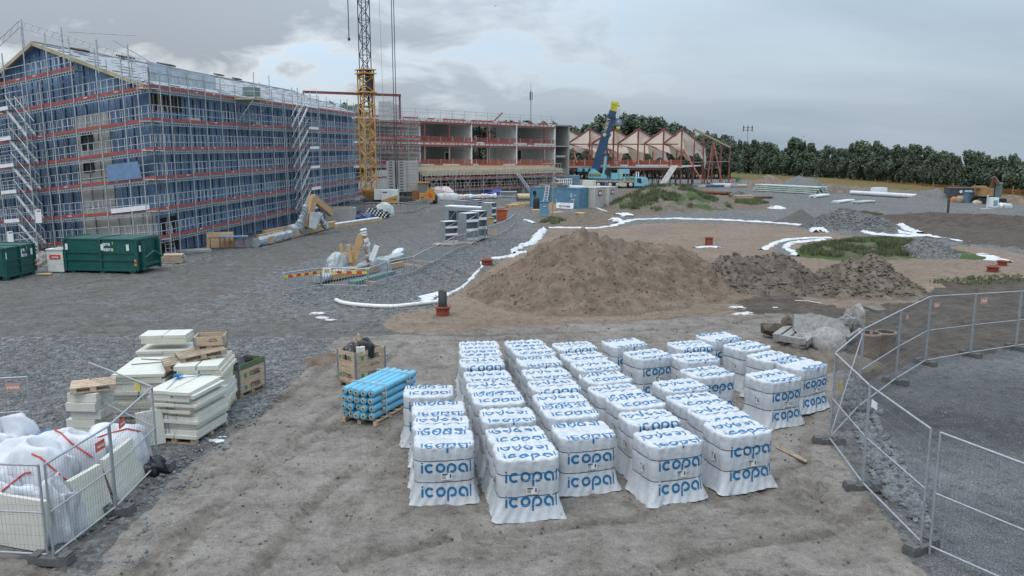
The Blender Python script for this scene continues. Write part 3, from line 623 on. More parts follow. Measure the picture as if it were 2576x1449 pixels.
while x < 1835:
    Yd = 232 + rt.uniform(-6, 6); top = lerp_tab(HT, x) + rt.uniform(-5, 5); p = at(x, top, Yd)
    plant(['h0', 'h1', 'h2'][k % 3], p.x, Yd, p.z, "tall broad tree rising behind the steel hall frames", "tall trees behind the steel hall")
    Y2 = 222; top = 385 - rt.uniform(18, 30); p = at(x + 8, top, Y2)
    plant(['h1', 'h2', 'h0'][k % 3], p.x, Y2, p.z, "tall broad tree rising behind the steel hall frames", "tall trees behind the steel hall")
    x += 20; k += 1
x = 1260; k = 0
while x < 1425:
    Yd = 235; p = at(x, 324 + rt.uniform(-4, 6), Yd); plant(['h0', 'h1', 'h2'][k % 3], p.x, Yd, p.z, "tree seen through the open concrete storeys", "trees behind the concrete frame")
    x += 26; k += 1
for x, top in ((1265, 309), (1290, 306), (1330, 308), (1370, 308), (1240, 309), (1215, 309), (1190, 310), (1160, 310), (1130, 310), (1395, 309)):
    p = at(x, top, 196); plant(['h1', 'h0'][k % 2], p.x, 196, p.z, "tree seen over and through the open concrete storeys", "trees behind the concrete frame"); k += 1
for x, top in ((835, 260), (862, 263), (890, 268)):
    p = at(x, top, 150); plant('h1', p.x, 150, p.z, "tree top showing over the far roof of the wrapped building", "trees behind the wrapped building")
for i, (x, yb, top) in enumerate(((2545, 478, 430), (2575, 480, 420), (2610, 480, 415), (2640, 480, 420))):
    g = G(x, yb + 10); plant('b0', g.x, g.y, (yb + 10 - top) / (FD / g.y), "rounded lighter green bush at the right end of the tree row", "bushes at the right end of the tree row")
# ------------------------------------------------------------------ gabled building in blue membrane, with scaffolds
c0 = G(407, 650); c1 = at(905, 500, 101.0); c1.z = 0; c2 = at(0, 500, 61.5); c2.z = 0
d1 = (c1 - c0); L1 = d1.length; d1.normalize(); d2 = (c2 - c0); L2 = d2.length; d2.normalize()
UP = Vector((0, 0, 1))
n1 = Vector((d1.y, -d1.x, 0));  n1 = n1 if n1.x > 0 else -n1      # outward normal of the long side
n2 = Vector((d2.y, -d2.x, 0));  n2 = n2 if n2.y < 0 else -n2      # outward normal of the gable side
SL2, SL1 = -1.5 / L2, 0.4 / L1                                      # the site falls away along the gable, rises along the long side
IN = 1.15
# inner (wall) corner: intersection of the two wall planes
import mathutils
def isect(p, d, q, e):
    den = d.x * e.y - d.y * e.x; t = ((q.x - p.x) * e.y - (q.y - p.y) * e.x) / den; return p + d * t
w0 = isect(c0 - n1 * IN, d1, c0 - n2 * IN, d2)
def FP(t, z, off=0.0): p = c0 + d1 * t + n1 * off; return Vector((p.x, p.y, z + SL1 * t))
def GBP(t, z, off=0.0): p = c0 + d2 * t + n2 * off; return Vector((p.x, p.y, z + SL2 * t))
def t_long(x):   # parameter along the long side whose base shows at view column x
    lo, hi = 0.0, 120.0
    for _ in range(50):
        m = (lo + hi) / 2
        if img(FP(m, 5))[0] < x: lo = m
        else: hi = m
    return lo
def t_gab(x, off=0.0, z=5):
    lo, hi = -20.0, 80.0
    for _ in range(50):
        m = (lo + hi) / 2
        if img(GBP(m, z, off))[0] > x: lo = m
        else: hi = m
    return lo
TA = t_gab(84, -0.6, 15)                       # apex position along the gable
apex = at(84, 106, GBP(TA, 0, -.6).y); ZA = apex.z - SL2 * TA
ZE = 11.55
LG = TA * 2
LF = t_long(912)
LV = [1.3, 3.2, 5.3, 7.2, 9.1, 11.2]
blue = bpy.data.materials.new("blue_wall_membrane"); blue.use_nodes = True
def blue_mat():
    nt = blue.node_tree; N = nt.nodes; L = nt.links; b = N["Principled BSDF"]; b.inputs["Roughness"].default_value = 0.6
    tc = N.new("ShaderNodeTexCoord")
    n = N.new("ShaderNodeTexNoise"); n.inputs["Scale"].default_value = 0.9; n.inputs["Detail"].default_value = 7; mp = N.new("ShaderNodeMapping"); mp.inputs["Scale"].default_value = (1, 1, 0.35)
    L.new(tc.outputs["Object"], mp.inputs[0]); L.new(mp.outputs[0], n.inputs[0])
    r = N.new("ShaderNodeValToRGB"); L.new(n.outputs[0], r.inputs[0]); e = r.color_ramp.elements
    e[0].position = 0.32; e[0].color = (0.095, 0.175, 0.31, 1); e[1].position = 0.68; e[1].color = (0.20, 0.32, 0.48, 1); L.new(r.outputs[0], b.inputs["Base Color"])
blue_mat()
bat = mat("blue_painted_batten", (0.34, 0.42, 0.50), 0.7, 0, 0.3, 2)
darkbat = mat("dark_batten", (0.05, 0.08, 0.14), 0.7, 0, 0.3, 2)
glass = mat("dark_window_glass", (0.01, 0.012, 0.015), 0.12, 0, 0.2, 1)
roofm = bpy.data.materials.new("grey_roof_underlay"); roofm.use_nodes = True
def roof_mat():
    nt = roofm.node_tree; N = nt.nodes; L = nt.links; b = N["Principled BSDF"]; b.inputs["Roughness"].default_value = 0.5
    tc = N.new("ShaderNodeTexCoord"); n = N.new("ShaderNodeTexNoise"); n.inputs["Scale"].default_value = 0.6; n.inputs["Detail"].default_value = 8; L.new(tc.outputs["Object"], n.inputs[0])
    r = N.new("ShaderNodeValToRGB"); L.new(n.outputs[0], r.inputs[0]); r.color_ramp.elements[0].position = .35; r.color_ramp.elements[0].color = (0.19, 0.21, 0.235, 1)
    r.color_ramp.elements[1].position = .65; r.color_ramp.elements[1].color = (0.29, 0.315, 0.345, 1); L.new(r.outputs[0], b.inputs["Base Color"])
roof_mat()
teal = mat("teal_fascia", (0.045, 0.17, 0.21), 0.6, 0, 0.2, 1)
def build_main():
    root = T("gabled_building", "big gabled building wrapped in blue membrane behind scaffolding, with grey roof", "building", c0)
    EN = d1 * (LF + 3)
    def WG(t, z, off=0.0): return GBP(t, z, -IN + off)
    def WL(t, z, off=0.0): return FP(t, z, -IN + off)
    tg0 = (w0 - c0).dot(d2); tl0 = (w0 - c0).dot(d1)
    zroof = lambda t: ZE + (ZA - ZE) * (1 - abs(t - TA) / TA)
    # gable wall with battens
    w = MB(); pts = [WG(tg0, -0.3), WG(LG, -0.3), WG(LG, ZE), WG(TA, ZA - 0.1), WG(tg0, ZE)]
    w.extrude(pts, -n2 * 0.3, 0)
    t = tg0 + 0.3; k = 0; cA, cB = t_gab(202, -1.1), t_gab(288, -1.1)
    while t < min(LG, L2 + 6):
        zt = zroof(t) - 0.25; inside = cA > t > cB or t < cB and False
        for i, (z0, z1) in enumerate(zip([-0.1] + LV + [13.0, 15.0], LV + [13.0, 15.0, 18.0])):
            z1 = min(z1, zt)
            if z1 - z0 < 0.2: continue
            if cB < t < cA and z1 < 10.4: continue
            w.beam(WG(t, z0 + 0.05, 0.03), WG(t, z1 - 0.12, 0.03), 0.06 if k % 2 else 0.09, 0.05, 1 if k % 2 else 2, up=n2)
        t += 0.60; k += 1
    w.build("gable_wall", [blue, bat, darkbat], root)
    # bare concrete bays
    p = MB()
    for i, (z0, z1) in enumerate(((7.35, 10.35), (5.45, 7.2), (3.35, 5.3), (-0.2, 3.1))):
        a, b = cB, cA
        if i == 3: a = tg0 + 0.02
        p.extrude([WG(a, z0, 0.02), WG(b, z0, 0.02), WG(b, z1, 0.02), WG(a, z1, 0.02)], n2 * 0.06, 0)
        for q in np.arange(a + 1.2, b, 1.25): p.beam(WG(q, z0 + 0.1, 0.1), WG(q, z1 - 0.1, 0.1), 0.035, 0.02, 1, up=n2)
        p.beam(WG(a, (z0 + z1) / 2 - 0.5, 0.1), WG(b, (z0 + z1) / 2 - 0.5, 0.1), 0.02, 0.03, 1, up=n2)
    p.build("concrete_panel", [mat("facade_concrete", (0.50, 0.49, 0.46), .85, 0, .12, 1.2), mat("panel_joint", (0.07, 0.045, 0.04), 0.8)], root)
    for (xa, xb, za, zb) in ((216, 243, 7.95, 9.15), (216, 240, 6.35, 7.0)):
        a, b = t_gab(xb, -1.0), t_gab(xa, -1.0)
        f = MB()
        for q0, q1 in (((a, za), (b, za)), ((a, zb), (b, zb)), ((a, za), (a, zb)), ((b, za), (b, zb)), (((a + b) / 2, za), ((a + b) / 2, zb))): f.beam(WG(q0[0], q0[1], 0.13), WG(q1[0], q1[1], 0.13), 0.09, 0.07, 0, up=n2)
        fo = f.build("window", mat("dark_window_frame", (0.06, 0.055, 0.055), 0.5), root)
        g = MB(); g.extrude([WG(a, za, 0.09), WG(b, za, 0.09), WG(b, zb, 0.09), WG(a, zb, 0.09)], n2 * 0.02); g.build("pane", glass, fo)
    # long wall
    w = MB(); w.extrude([WL(tl0, -0.3), WL(LF, -0.3), WL(LF, ZE), WL(tl0, ZE)], -n1 * 0.3, 0)
    t = tl0 + 0.3; k = 0
    while t < LF:
        for z0, z1 in zip([-0.1] + LV[:-1], LV[:-1] + [11.0]):
            w.beam(WL(t, z0 + 0.08, 0.03), WL(t, z1 - 0.14, 0.03), 0.055 if k % 2 else 0.10, 0.05, 1 if k % 2 else 2, up=n1)
        t += 0.60; k += 1
    for z in LV[:-1]: w.beam(WL(tl0, z - 0.05, 0.03), WL(LF, z - 0.05, 0.03), 0.05, 0.10, 2, up=UP)
    w.build("long_wall", [blue, bat, darkbat], root)
    f = MB(); f.beam(WL(tl0, ZE - 0.12, 0.1), WL(LF, ZE - 0.12, 0.1), 0.2, 0.35, 0); f.build("fascia", teal, root)
    # brown openings at the top corner and the door recess at the ground corner
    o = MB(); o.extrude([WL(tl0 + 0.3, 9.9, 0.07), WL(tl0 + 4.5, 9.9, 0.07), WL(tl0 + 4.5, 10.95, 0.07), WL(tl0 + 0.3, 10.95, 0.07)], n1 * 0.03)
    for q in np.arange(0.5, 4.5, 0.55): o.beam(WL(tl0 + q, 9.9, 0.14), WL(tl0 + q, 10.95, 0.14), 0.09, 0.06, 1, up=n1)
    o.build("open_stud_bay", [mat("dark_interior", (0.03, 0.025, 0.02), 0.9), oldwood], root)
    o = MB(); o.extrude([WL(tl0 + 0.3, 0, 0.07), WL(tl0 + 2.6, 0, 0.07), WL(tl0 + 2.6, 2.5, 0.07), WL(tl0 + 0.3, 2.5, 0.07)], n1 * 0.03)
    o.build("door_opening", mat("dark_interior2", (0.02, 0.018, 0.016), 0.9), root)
    # roof
    ov = 0.55
    A0 = WG(TA, ZA, ov); A1 = A0 + EN; E0 = WG(tg0 - 0.5, ZE + 0.05, ov); E0 = Vector((E0.x, E0.y, E0.z)); E1 = WL(LF, ZE + 0.05, 0.5)
    A1 = Vector((A1.x, A1.y, A0.z + SL1 * LF)); B0 = WG(LG, ZE, ov); B1 = B0 + EN
    r = MB(); th = Vector((0, 0, 0.22))
    r.add([A0, A1, E1, E0, A0 - th, A1 - th, E1 - th, E0 - th], [(0, 3, 2, 1), (4, 5, 6, 7), (0, 4, 7, 3), (3, 7, 6, 2), (2, 6, 5, 1), (1, 5, 4, 0)], 0)
    r.add([A0, A1, B1, B0, A0 - th, A1 - th, B1 - th, B0 - th], [(0, 1, 2, 3), (4, 7, 6, 5), (0, 3, 7, 4), (3, 2, 6, 7), (2, 1, 5, 6), (1, 0, 4, 5)], 0)
    # battens down the slope and roll laps
    rb = mat("roof_batten", (0.16, 0.11, 0.075), 0.8, 0, 0.3, 2); nn = (A1 - A0).cross(E0 - A0).normalized(); nn = nn if nn.z > 0 else -nn
    rr = random.Random(8)
    def SP(u, v): return (A0 + (A1 - A0) * u) * (1 - v) + (E0 + (E1 - E0) * u) * v + nn * 0.03
    for v in np.linspace(0.08, 0.92, 8):
        u = rr.uniform(0, 0.02)
        while u < 0.98:
            l = rr.uniform(0.02, 0.045); r.beam(SP(u, v), SP(min(1, u + l), v), 0.13, 0.03, 1, up=nn); u += l + rr.uniform(0.02, 0.05)
    r.beam(A0 + UP * 0.03, A1 + UP * 0.03, 0.25, 0.08, 2)
    ro = r.build("roof", [roofm, rb, mat("pale_lap", (0.28, 0.30, 0.32), 0.6)], root)
    b = MB(); yb = mat("barge_board", (0.42, 0.36, 0.22), 0.7, 0, 0.2, 2)
    b.beam(A0 + n2 * 0.05 - UP * 0.1, E0 + n2 * 0.05 - UP * 0.1, 0.05, 0.26, 0); b.beam(A0 + n2 * 0.05 - UP * 0.1, B0 + n2 * 0.05 - UP * 0.1, 0.05, 0.26, 0); b.build("barge_board", yb, ro)
    for u, v, l in ((0.06, 0.12, 1.6), (0.20, 0.02, 2.0), (0.33, 0.0, 2.5), (0.55, 0.0, 1.5), (0.62, 0.05, 1.5)): s = MB(); s.beam(SP(u, v) + nn * 0.2, SP(u + 0.02 * l, v) + nn * 0.25, 0.5, 0.12, 0, up=nn); s.build("loose_board", mat("dark_board", (0.03, 0.025, 0.02), 0.7), ro)
    return root
build_main()
def scaffold(root, PT, length, n, levels, bay=2.57, step0=0.0, top=lambda t: 12.6, skip=None, seed=1, lim=60):
    rr = random.Random(seed); nb = int(length / bay) + 1
    for i in range(min(nb, lim)):
        t = min(length, i * bay); zt = top(t) + rr.uniform(-0.2, 0.5)
        m = MB()
        m.tube(PT(t, -0.05, 0), PT(t, zt, 0), 0.045, 6)
        for z in levels:
            if z < zt: m.tube(PT(t, z - 0.05, -0.02), PT(t, z - 0.05, -0.8), 0.03, 5); m.tube(PT(t, z - 0.1, 0), PT(t, z + 0.02, 0), 0.065, 6)
        m.build("standard", pole_m, root)
        m = MB(); m.tube(PT(t, -0.05, -0.82), PT(t, min(zt, levels[-1] + 0.4), -0.82), 0.04, 5); m.build("inner_standard", pole_m, root)
    for k, z in enumerate(levels):
        t0, t1 = (0, length) if skip is None else skip(z)
        if t1 - t0 < 1: continue
        d = MB(); d.beam(PT(t0, z - 0.035, -0.42), PT(t1, z - 0.035, -0.42), 0.72, 0.05, 0)
        d.beam(PT(t0, z - 0.10, -0.03), PT(t1, z - 0.10, -0.03), 0.03, 0.035, 1); d.beam(PT(t0, z - 0.27, -0.03), PT(t1, z - 0.27, -0.03), 0.03, 0.035, 1)
        q = t0
        while q < t1: d.beam(PT(q, z - 0.11, -0.03), PT(q, z - 0.27, -0.03), 0.06, 0.03, 1, up=n); q += 0.29
        d.build("deck", [deckm, pole_m], root)
        b = MB(); q = t0
        while q < t1 - 0.1:
            e = min(t1, q + bay); zz = rr.uniform(-0.015, 0.02)
            b.beam(PT(q + 0.02, z + 0.10 + zz, -0.035), PT(e - 0.02, z + 0.10 + zz, -0.035), 0.03, 0.19, 0)
            if rr.random() < 0.45:
                c = (q + e) / 2 + rr.uniform(-0.6, 0.6); b.beam(PT(c - 0.2, z + 0.11, -0.015), PT(c + 0.2, z + 0.11, -0.015), 0.008, 0.09, 1)
            q = e
        b.build("toe_board", [redm, mat("toe_board_label", (0.6, 0.42, 0.38), 0.6)], root)
        g = MB(); q = t0; zz = z
        for h in (0.50, 1.02): g.tube(PT(t0, z + h, -0.05), PT(t1, z + h, -0.05), 0.026, 4)
        while q < t1 - 0.1:
            e = min(t1, q + bay); ns = 4
            if rr.random() < 0.85:
                for j in range(ns): a = q + (e - q) * (j + 0.5) / ns; g.beam(PT(a, z + 0.22, -0.05), PT(a, z + 1.02, -0.05), 0.04, 0.025, 1, up=n)
                if rr.random() < 0.35:
                    for j in range(1, 5): a = q + (e - q) * j / 5; g.beam(PT(a, z + 0.5, -0.05), PT(a, z + 1.0, -0.05), 0.03, 0.02, 1, up=n)
            q = e
        g.build("guardrail", [pole_m, lightpole], root)
        # clutter lying on the decks
    br = MB(); q = 0; k = 0
    return root
rl = T("scaffold", "long side scaffold of steel poles, red toe boards and guardrails on the blue building", "scaffold", c0, "scaffolds on the blue wrapped building")
scaffold(rl, FP, LF - 1, n1, LV, 2.57, top=lambda t: 12.5, seed=3)
# protective sheeting above the eaves, side bulge platform
sh = MB(); sheet_m = mat("pale_blue_sheeting", (0.42, 0.50, 0.56), 0.4, 0, 0.2, 1.2, 0.5, 4, alpha=0.55)
sh.extrude([FP(0.1, 11.7, -0.09), FP(t_long(560), 11.7, -0.09), FP(t_long(560), 12.7, -0.09), FP(0.1, 12.9, -0.09)], n1 * 0.01); sh.build("sheeting", sheet_m, rl)
pf = MB(); a, b = t_long(600), t_long(640)
pf.extrude([FP(a, 11.15, 0.0), FP(b, 11.15, 0.0), FP(b, 11.15, 1.7), FP(a, 11.15, 1.7)], (0, 0, 0.16), 0)
for q in (a, b):
    pf.tube(FP(q, 9.2, 0.05), FP(q, 11.1, 1.6), 0.035, 5, 1)
    for h in (0.6, 1.1): pf.tube(FP(q, 11.2 + h, 0), FP(q, 11.2 + h, 1.7), 0.025, 4, 1)
    pf.tube(FP(q, 11.2, 1.7), FP(q, 13.3, 1.7), 0.035, 5, 1)
for h in (0.6, 1.1): pf.tube(FP(a, 11.2 + h, 1.7), FP(b, 11.2 + h, 1.7), 0.025, 4, 1)
pf.box(FP((a + b) / 2, 11.85, 0.8), (1.1, 1.0, 0.7), math.atan2(d1.y, d1.x), 2)
pf.build("loading_platform", [mat("platform_edge", (0.38, 0.34, 0.24), 0.7), pole_m, mat("green_tub", (0.14, 0.20, 0.20), 0.6)], rl)
rg = T("scaffold", "gable end scaffold of steel poles and red toe boards, rising to the roof peak", "scaffold", c0, "scaffolds on the blue wrapped building")
zr = lambda t: ZE + (ZA - ZE) * (1 - abs(t - TA) / TA)
LGv = L2 + 7
def skipg(z):
    if z < 12: return (0, LGv)
    dt = TA * (1 - (z - 0.3 - ZE) / (ZA - ZE)); return (TA - dt * 0.62, TA + dt * 0.9)
scaffold(rg, GBP, LGv, n2, LV + [13.35], 2.57, top=lambda t: zr(min(t, LG)) + 0.7, skip=skipg, seed=5)
lg_ = MB()
def lattice(m, p, q, h, n, r=0.025):
    m.tube(p, q, r, 5); m.tube(p + UP * h, q + UP * h, r, 5)
    for i in range(n):
        a = p.lerp(q, i / n); b = p.lerp(q, (i + 1) / n); m.tube(a if i % 2 else a + UP * h, b + UP * h if i % 2 else b, r * 0.6, 4)
lattice(lg_, GBP(TA + 0.3, ZA + 1.0, 0), GBP(0, ZE + 0.9, 0), 0.45, 34)
lattice(lg_, GBP(TA + 0.3, ZA + 1.0, 0), GBP(min(LGv, LG), zr(min(LGv, LG)) + 1.0, 0), 0.45, 26)
g1 = GBP(TA * 0.45, zr(TA * 0.45) + 2.6, 0); lg_.tube(GBP(TA * 0.62, zr(TA * 0.62) + 1.6, 0), g1 + d1 * 6, 0.03, 5); lg_.tube(GBP(TA * .25, zr(TA * .25) + 2.0, 0), GBP(0, 12.3, 0) + d1 * 3, 0.03, 5)
for tt, hh in ((TA, 1.5), (TA * 0.66, 1.8), (TA * 0.38, 1.7), (TA * 0.14, 2.0)):
    lg_.tube(GBP(tt, zr(tt) - 0.5, 0.02), GBP(tt, zr(tt) + hh, 0.02), 0.05, 6)
lg_.build("lattice_girder", pole_m, rg)
# clutter on the decks
cl = MB()
a, b = t_gab(372), t_gab(276); cl.beam(GBP(b, 3.42, 0.02), GBP(a, 3.5, 0.02), 0.05, 0.32, 0)
cl.build("white_board", whitem, rg)
bl = MB(); a, b = t_gab(352), t_gab(276); bl.extrude([GBP(b, 5.45, 0.03), GBP(a - 0.3, 5.45, 0.03), GBP(a, 6.6, 0.03), GBP(b + .1, 6.6, 0.03)], n2 * 0.015)
bl.build("blue_sheet", mat("light_blue_sheet", (0.13, 0.225, 0.37), 0.5, 0, 0.15, 2), rg)
# small things lying on the decks
for i, (xx, z, w_, h_, dd, m_, nm, lb, cat_) in enumerate((
        (505, 9.15, 1.9, 0.32, 0.5, mat("insulation_roll", (0.55, 0.52, 0.45), 0.8), "insulation_bundle", "pale insulation bundle on the scaffold deck near the upper corner", "bundle"),
        (662, 9.15, 1.0, 0.4, 0.4, mat("grey_sack", (0.35, 0.36, 0.36), 0.8), "sack", "grey sack on the scaffold deck left of the stair tower", "sack"),
        (644, 9.12, 1.1, 0.22, 0.4, mat("dark_sack", (0.05, 0.05, 0.055), 0.8), "sack", "dark folded sack on the scaffold deck below the loading platform", "sack"))):
    t = t_long(xx); m = MB(); ry = math.atan2(d1.y, d1.x)
    for q in range(5):
        m.box(FP(t + (q - 2) * w_ * 0.19, z + h_ * (0.5 + 0.05 * (q % 2)), -0.42), (w_ * 0.2, dd, h_), ry + 0.04 * (q % 3 - 1))
    single(m, nm, m_, lb, cat_)
# stair towers (flights climb in zigzag)
def stair_tower(root, PT, nrm, t0, t1, levels, white=True, seed=2, out=1.35, left_first=True):
    for i in range(3):
        for tt in (t0, t1):
            pass
    zt = levels[-1] + 1.6
    for tt in (t0, t1):
        for o in (0.05, out):
            m = MB(); m.tube(PT(tt, -0.05, o), PT(tt, zt, o), 0.045, 6); m.build("standard", pole_m, root)
    lv = [0.0] + levels
    for i in range(len(lv) - 1):
        z0, z1 = lv[i], lv[i + 1]; f = MB()
        a, b = (t0 + .2, t0 + (t1 - t0) * .62) if nrm.y < -.7 else (t0 + .2, t0 + (t1 - t0) * .55)
        for o in (out - 0.1, out - 0.75):
            f.beam(PT(a, z0 + 0.1, o), PT(b, z1, o), 0.05, 0.20, 1, up=nrm if False else UP)
            f.tube(PT(a, z0 + 1.1, o), PT(b, z1 + 1.0, o), 0.025, 4, 1)
        ns = 9
        for k in range(ns): q = (k + 0.5) / ns; c = PT(a + (b - a) * q, z0 + 0.1 + (z1 - z0) * q, out - 0.42); f.box(c, (0.24, 0.62, 0.03) if abs(nrm.x) < 0.7 else (0.62, 0.24, 0.03), math.atan2(nrm.y, nrm.x) + math.pi / 2 if abs(nrm.x) < .7 else 0, 0)
        f.build("flight", [deckm, lightpole], root)
        l = MB(); w_ = (t1 - t0)
        l.beam(PT(t0 + w_ * .5, z1 - 0.02, out - 0.45), PT(t1, z1 - 0.02, out - 0.45), 0.85, 0.05, 0)
        l.beam(PT(t0 + w_ * .5, z1 + 0.1, out + 0.04), PT(t1, z1 + 0.1, out + 0.04), 0.04, 0.26, 1)
        for h in (0.6, 1.1): l.tube(PT(t0, z1 + h, out), PT(t1, z1 + h, out), 0.022, 4, 2)
        l.build("landing", [deckm, whitem, pole_m], root)
st = T("stair_tower", "zigzag scaffold stair tower with white landing boards on the gable end", "stair tower", GBP(0, 0), "scaffold stair towers")
stair_tower(st, GBP, n2, t_gab(84, 1.3), t_gab(8, 1.3), LV, left_first=True)
st = T("stair_tower", "zigzag scaffold stair tower with white landing boards on the long side", "stair tower", FP(0, 0), "scaffold stair towers")
stair_tower(st, FP, n1, t_long(722), t_long(772), LV)
# corner steps, pallets, boards at the building foot
def plank_stack(name, c, rz, L_, W_, H_, m_, label, cat="timber"):
    m = MB(); n = max(2, int(H_ / 0.12)); rr = random.Random(int(c[0] * 10))
    for k in range(n):
        for j in range(3): m.box((rr.uniform(-.05, .05), (j - 1) * W_ / 3, (k + 0.5) * H_ / n), (L_ * rr.uniform(.85, 1), W_ / 3 * 0.92, H_ / n * 0.85), 0)
    o = m.build(name, m_); o.location = (c[0], c[1], 0); o.rotation_euler = (0, 0, rz); tag(o, label, cat); return o
g = G(437, 660); plank_stack("timber_stack", g, 0.2, 1.3, 0.9, 0.55, crate_m, "small stack of boards on a pallet by the scaffold corner")
m = MB()
for s in (-0.3, 0.3): m.beam((s, 0, 0), (s, 1.1, 1.9), 0.05, 0.12, 0)
for k in range(7): m.box((0, 1.1 * (k + .5) / 7, 1.9 * (k + .5) / 7), (0.6, 0.2, 0.03), 0, 0)
o = m.build("step_ladder", lightpole); o.location = G(430, 640); o.rotation_euler = (0, 0, 0.5); tag(o, "small aluminium steps leading up to the scaffold corner", "steps")
for i, x in enumerate((548, 572, 597)):
    t = T("trestle", ["red steel trestle under the light brown board", "red steel trestle between the brown board and the blue board", "red steel trestle holding the end of the blue board"][i], "trestle", G(x, 627 - i * 2), "red trestles by the blue building", 0.3)
    m = MB()
    for s in (-0.5, 0.5):
        for q in (-0.3, 0.3): m.tube((s, q, 0), (s, 0, 0.85), 0.03, 5)
    m.tube((-0.6, 0, 0.85), (0.6, 0, 0.85), 0.035, 5); m.build("frame", redm, t, False)
m = MB(); m.box((0, 0, 0.9), (2.0, 0.9, 0.05)); o = m.build("blue_board", mat("blue_board", (0.16, 0.25, 0.42), 0.5)); o.location = G(590, 625); o.rotation_euler = (0, 0, 0.3); tag(o, "pale blue board lying across the red trestles", "board")
m = MB(); m.box((0, 0, 0.6), (1.9, 0.06, 1.2), R=Matrix.Rotation(-0.35, 3, 'X')); o = m.build("brown_board", wood); o.location = G(556, 623) + Vector((0, -0.1, 0)); o.rotation_euler = (0, 0, 0.25); tag(o, "light brown board leaning on the red trestles", "board")
m = MB(); m.box((0, 0, 0.08), (3.2, 1.2, 0.16)); o = m.build("concrete_slab", conc); o.location = G(470, 634); o.rotation_euler = (0, 0, 0.5); tag(o, "flat concrete landing slab in front of the door opening", "slab")
for (x, y, z, lb) in ((92, 563, 3.0, "white notice board on the stair tower landing"), (16, 592, 1.6, "white notice board low on the stair tower")):
    t = t_gab(x, 1.46); m = MB(); m.extrude([GBP(t - 0.35, z, 1.46), GBP(t + 0.35, z, 1.46), GBP(t + 0.35, z + 0.95, 1.46), GBP(t - 0.35, z + 0.95, 1.46)], n2 * 0.03, 0)
    m.extrude([GBP(t - 0.3, z + 0.8, 1.50), GBP(t + 0.1, z + 0.8, 1.50), GBP(t + 0.1, z + 0.88, 1.50), GBP(t - 0.3, z + 0.88, 1.50)], n2 * 0.01, 1)
    single(m, "notice_board", [whitem, redm], lb, "sign", "notice boards on the stair tower")
# ------------------------------------------------------------------ red portal frame on the roofs
r = MB(); Yp = 118; A = at(762, 231, 112); B = at(1008, 240, Yp); Cc = at(936, 237, 116)
r.beam(A, B, 0.3, 0.34); r.beam(B + Vector((-.15, 0, 0)), Vector((B.x - .15, B.y, at(1008, 300, Yp).z)), 0.25, 0.25); r.beam(Cc, Vector((Cc.x, Cc.y, 10)), 0.2, 0.2); q = at(763, 231, 112); r.beam(q, Vector((q.x, q.y, 11.6)), 0.2, 0.2)
single(r, "steel_portal", redsteel, "dark red steel beam on posts standing over the roofs behind the tower crane", "steel beam")
# ------------------------------------------------------------------ concrete frame building
FR = at(1397, 400, 155.0); FR.z = 0; FL = at(955, 400, 133.0); FL.z = 0
e1 = (FR - FL); LC = e1.length; e1.normalize(); en = Vector((-e1.y, e1.x, 0))            # en points away from the viewer
def CP(t, z, o=0.0): p = FL + e1 * t + en * o; return Vector((p.x, p.y, z * (1 + .05 * (1 - t / LC))))
DEP = 13.0
slabm = mat("precast_slab", (0.66, 0.65, 0.62), 0.8, 0, 0.12, 1)
net = mat("orange_netting", (0.46, 0.12, 0.07), 0.8, 0, 0.2, 1, alpha=0.34)
netd = mat("red_debris_netting", (0.30, 0.08, 0.07), 0.8, 0, 0.2, 1, alpha=0.42)
def t_c(x, z=6):
    lo, hi = -30.0, 120.0
    for _ in range(50):
        m = (lo + hi) / 2
        if img(CP(m, z))[0] < x: lo = m
        else: hi = m
    return lo
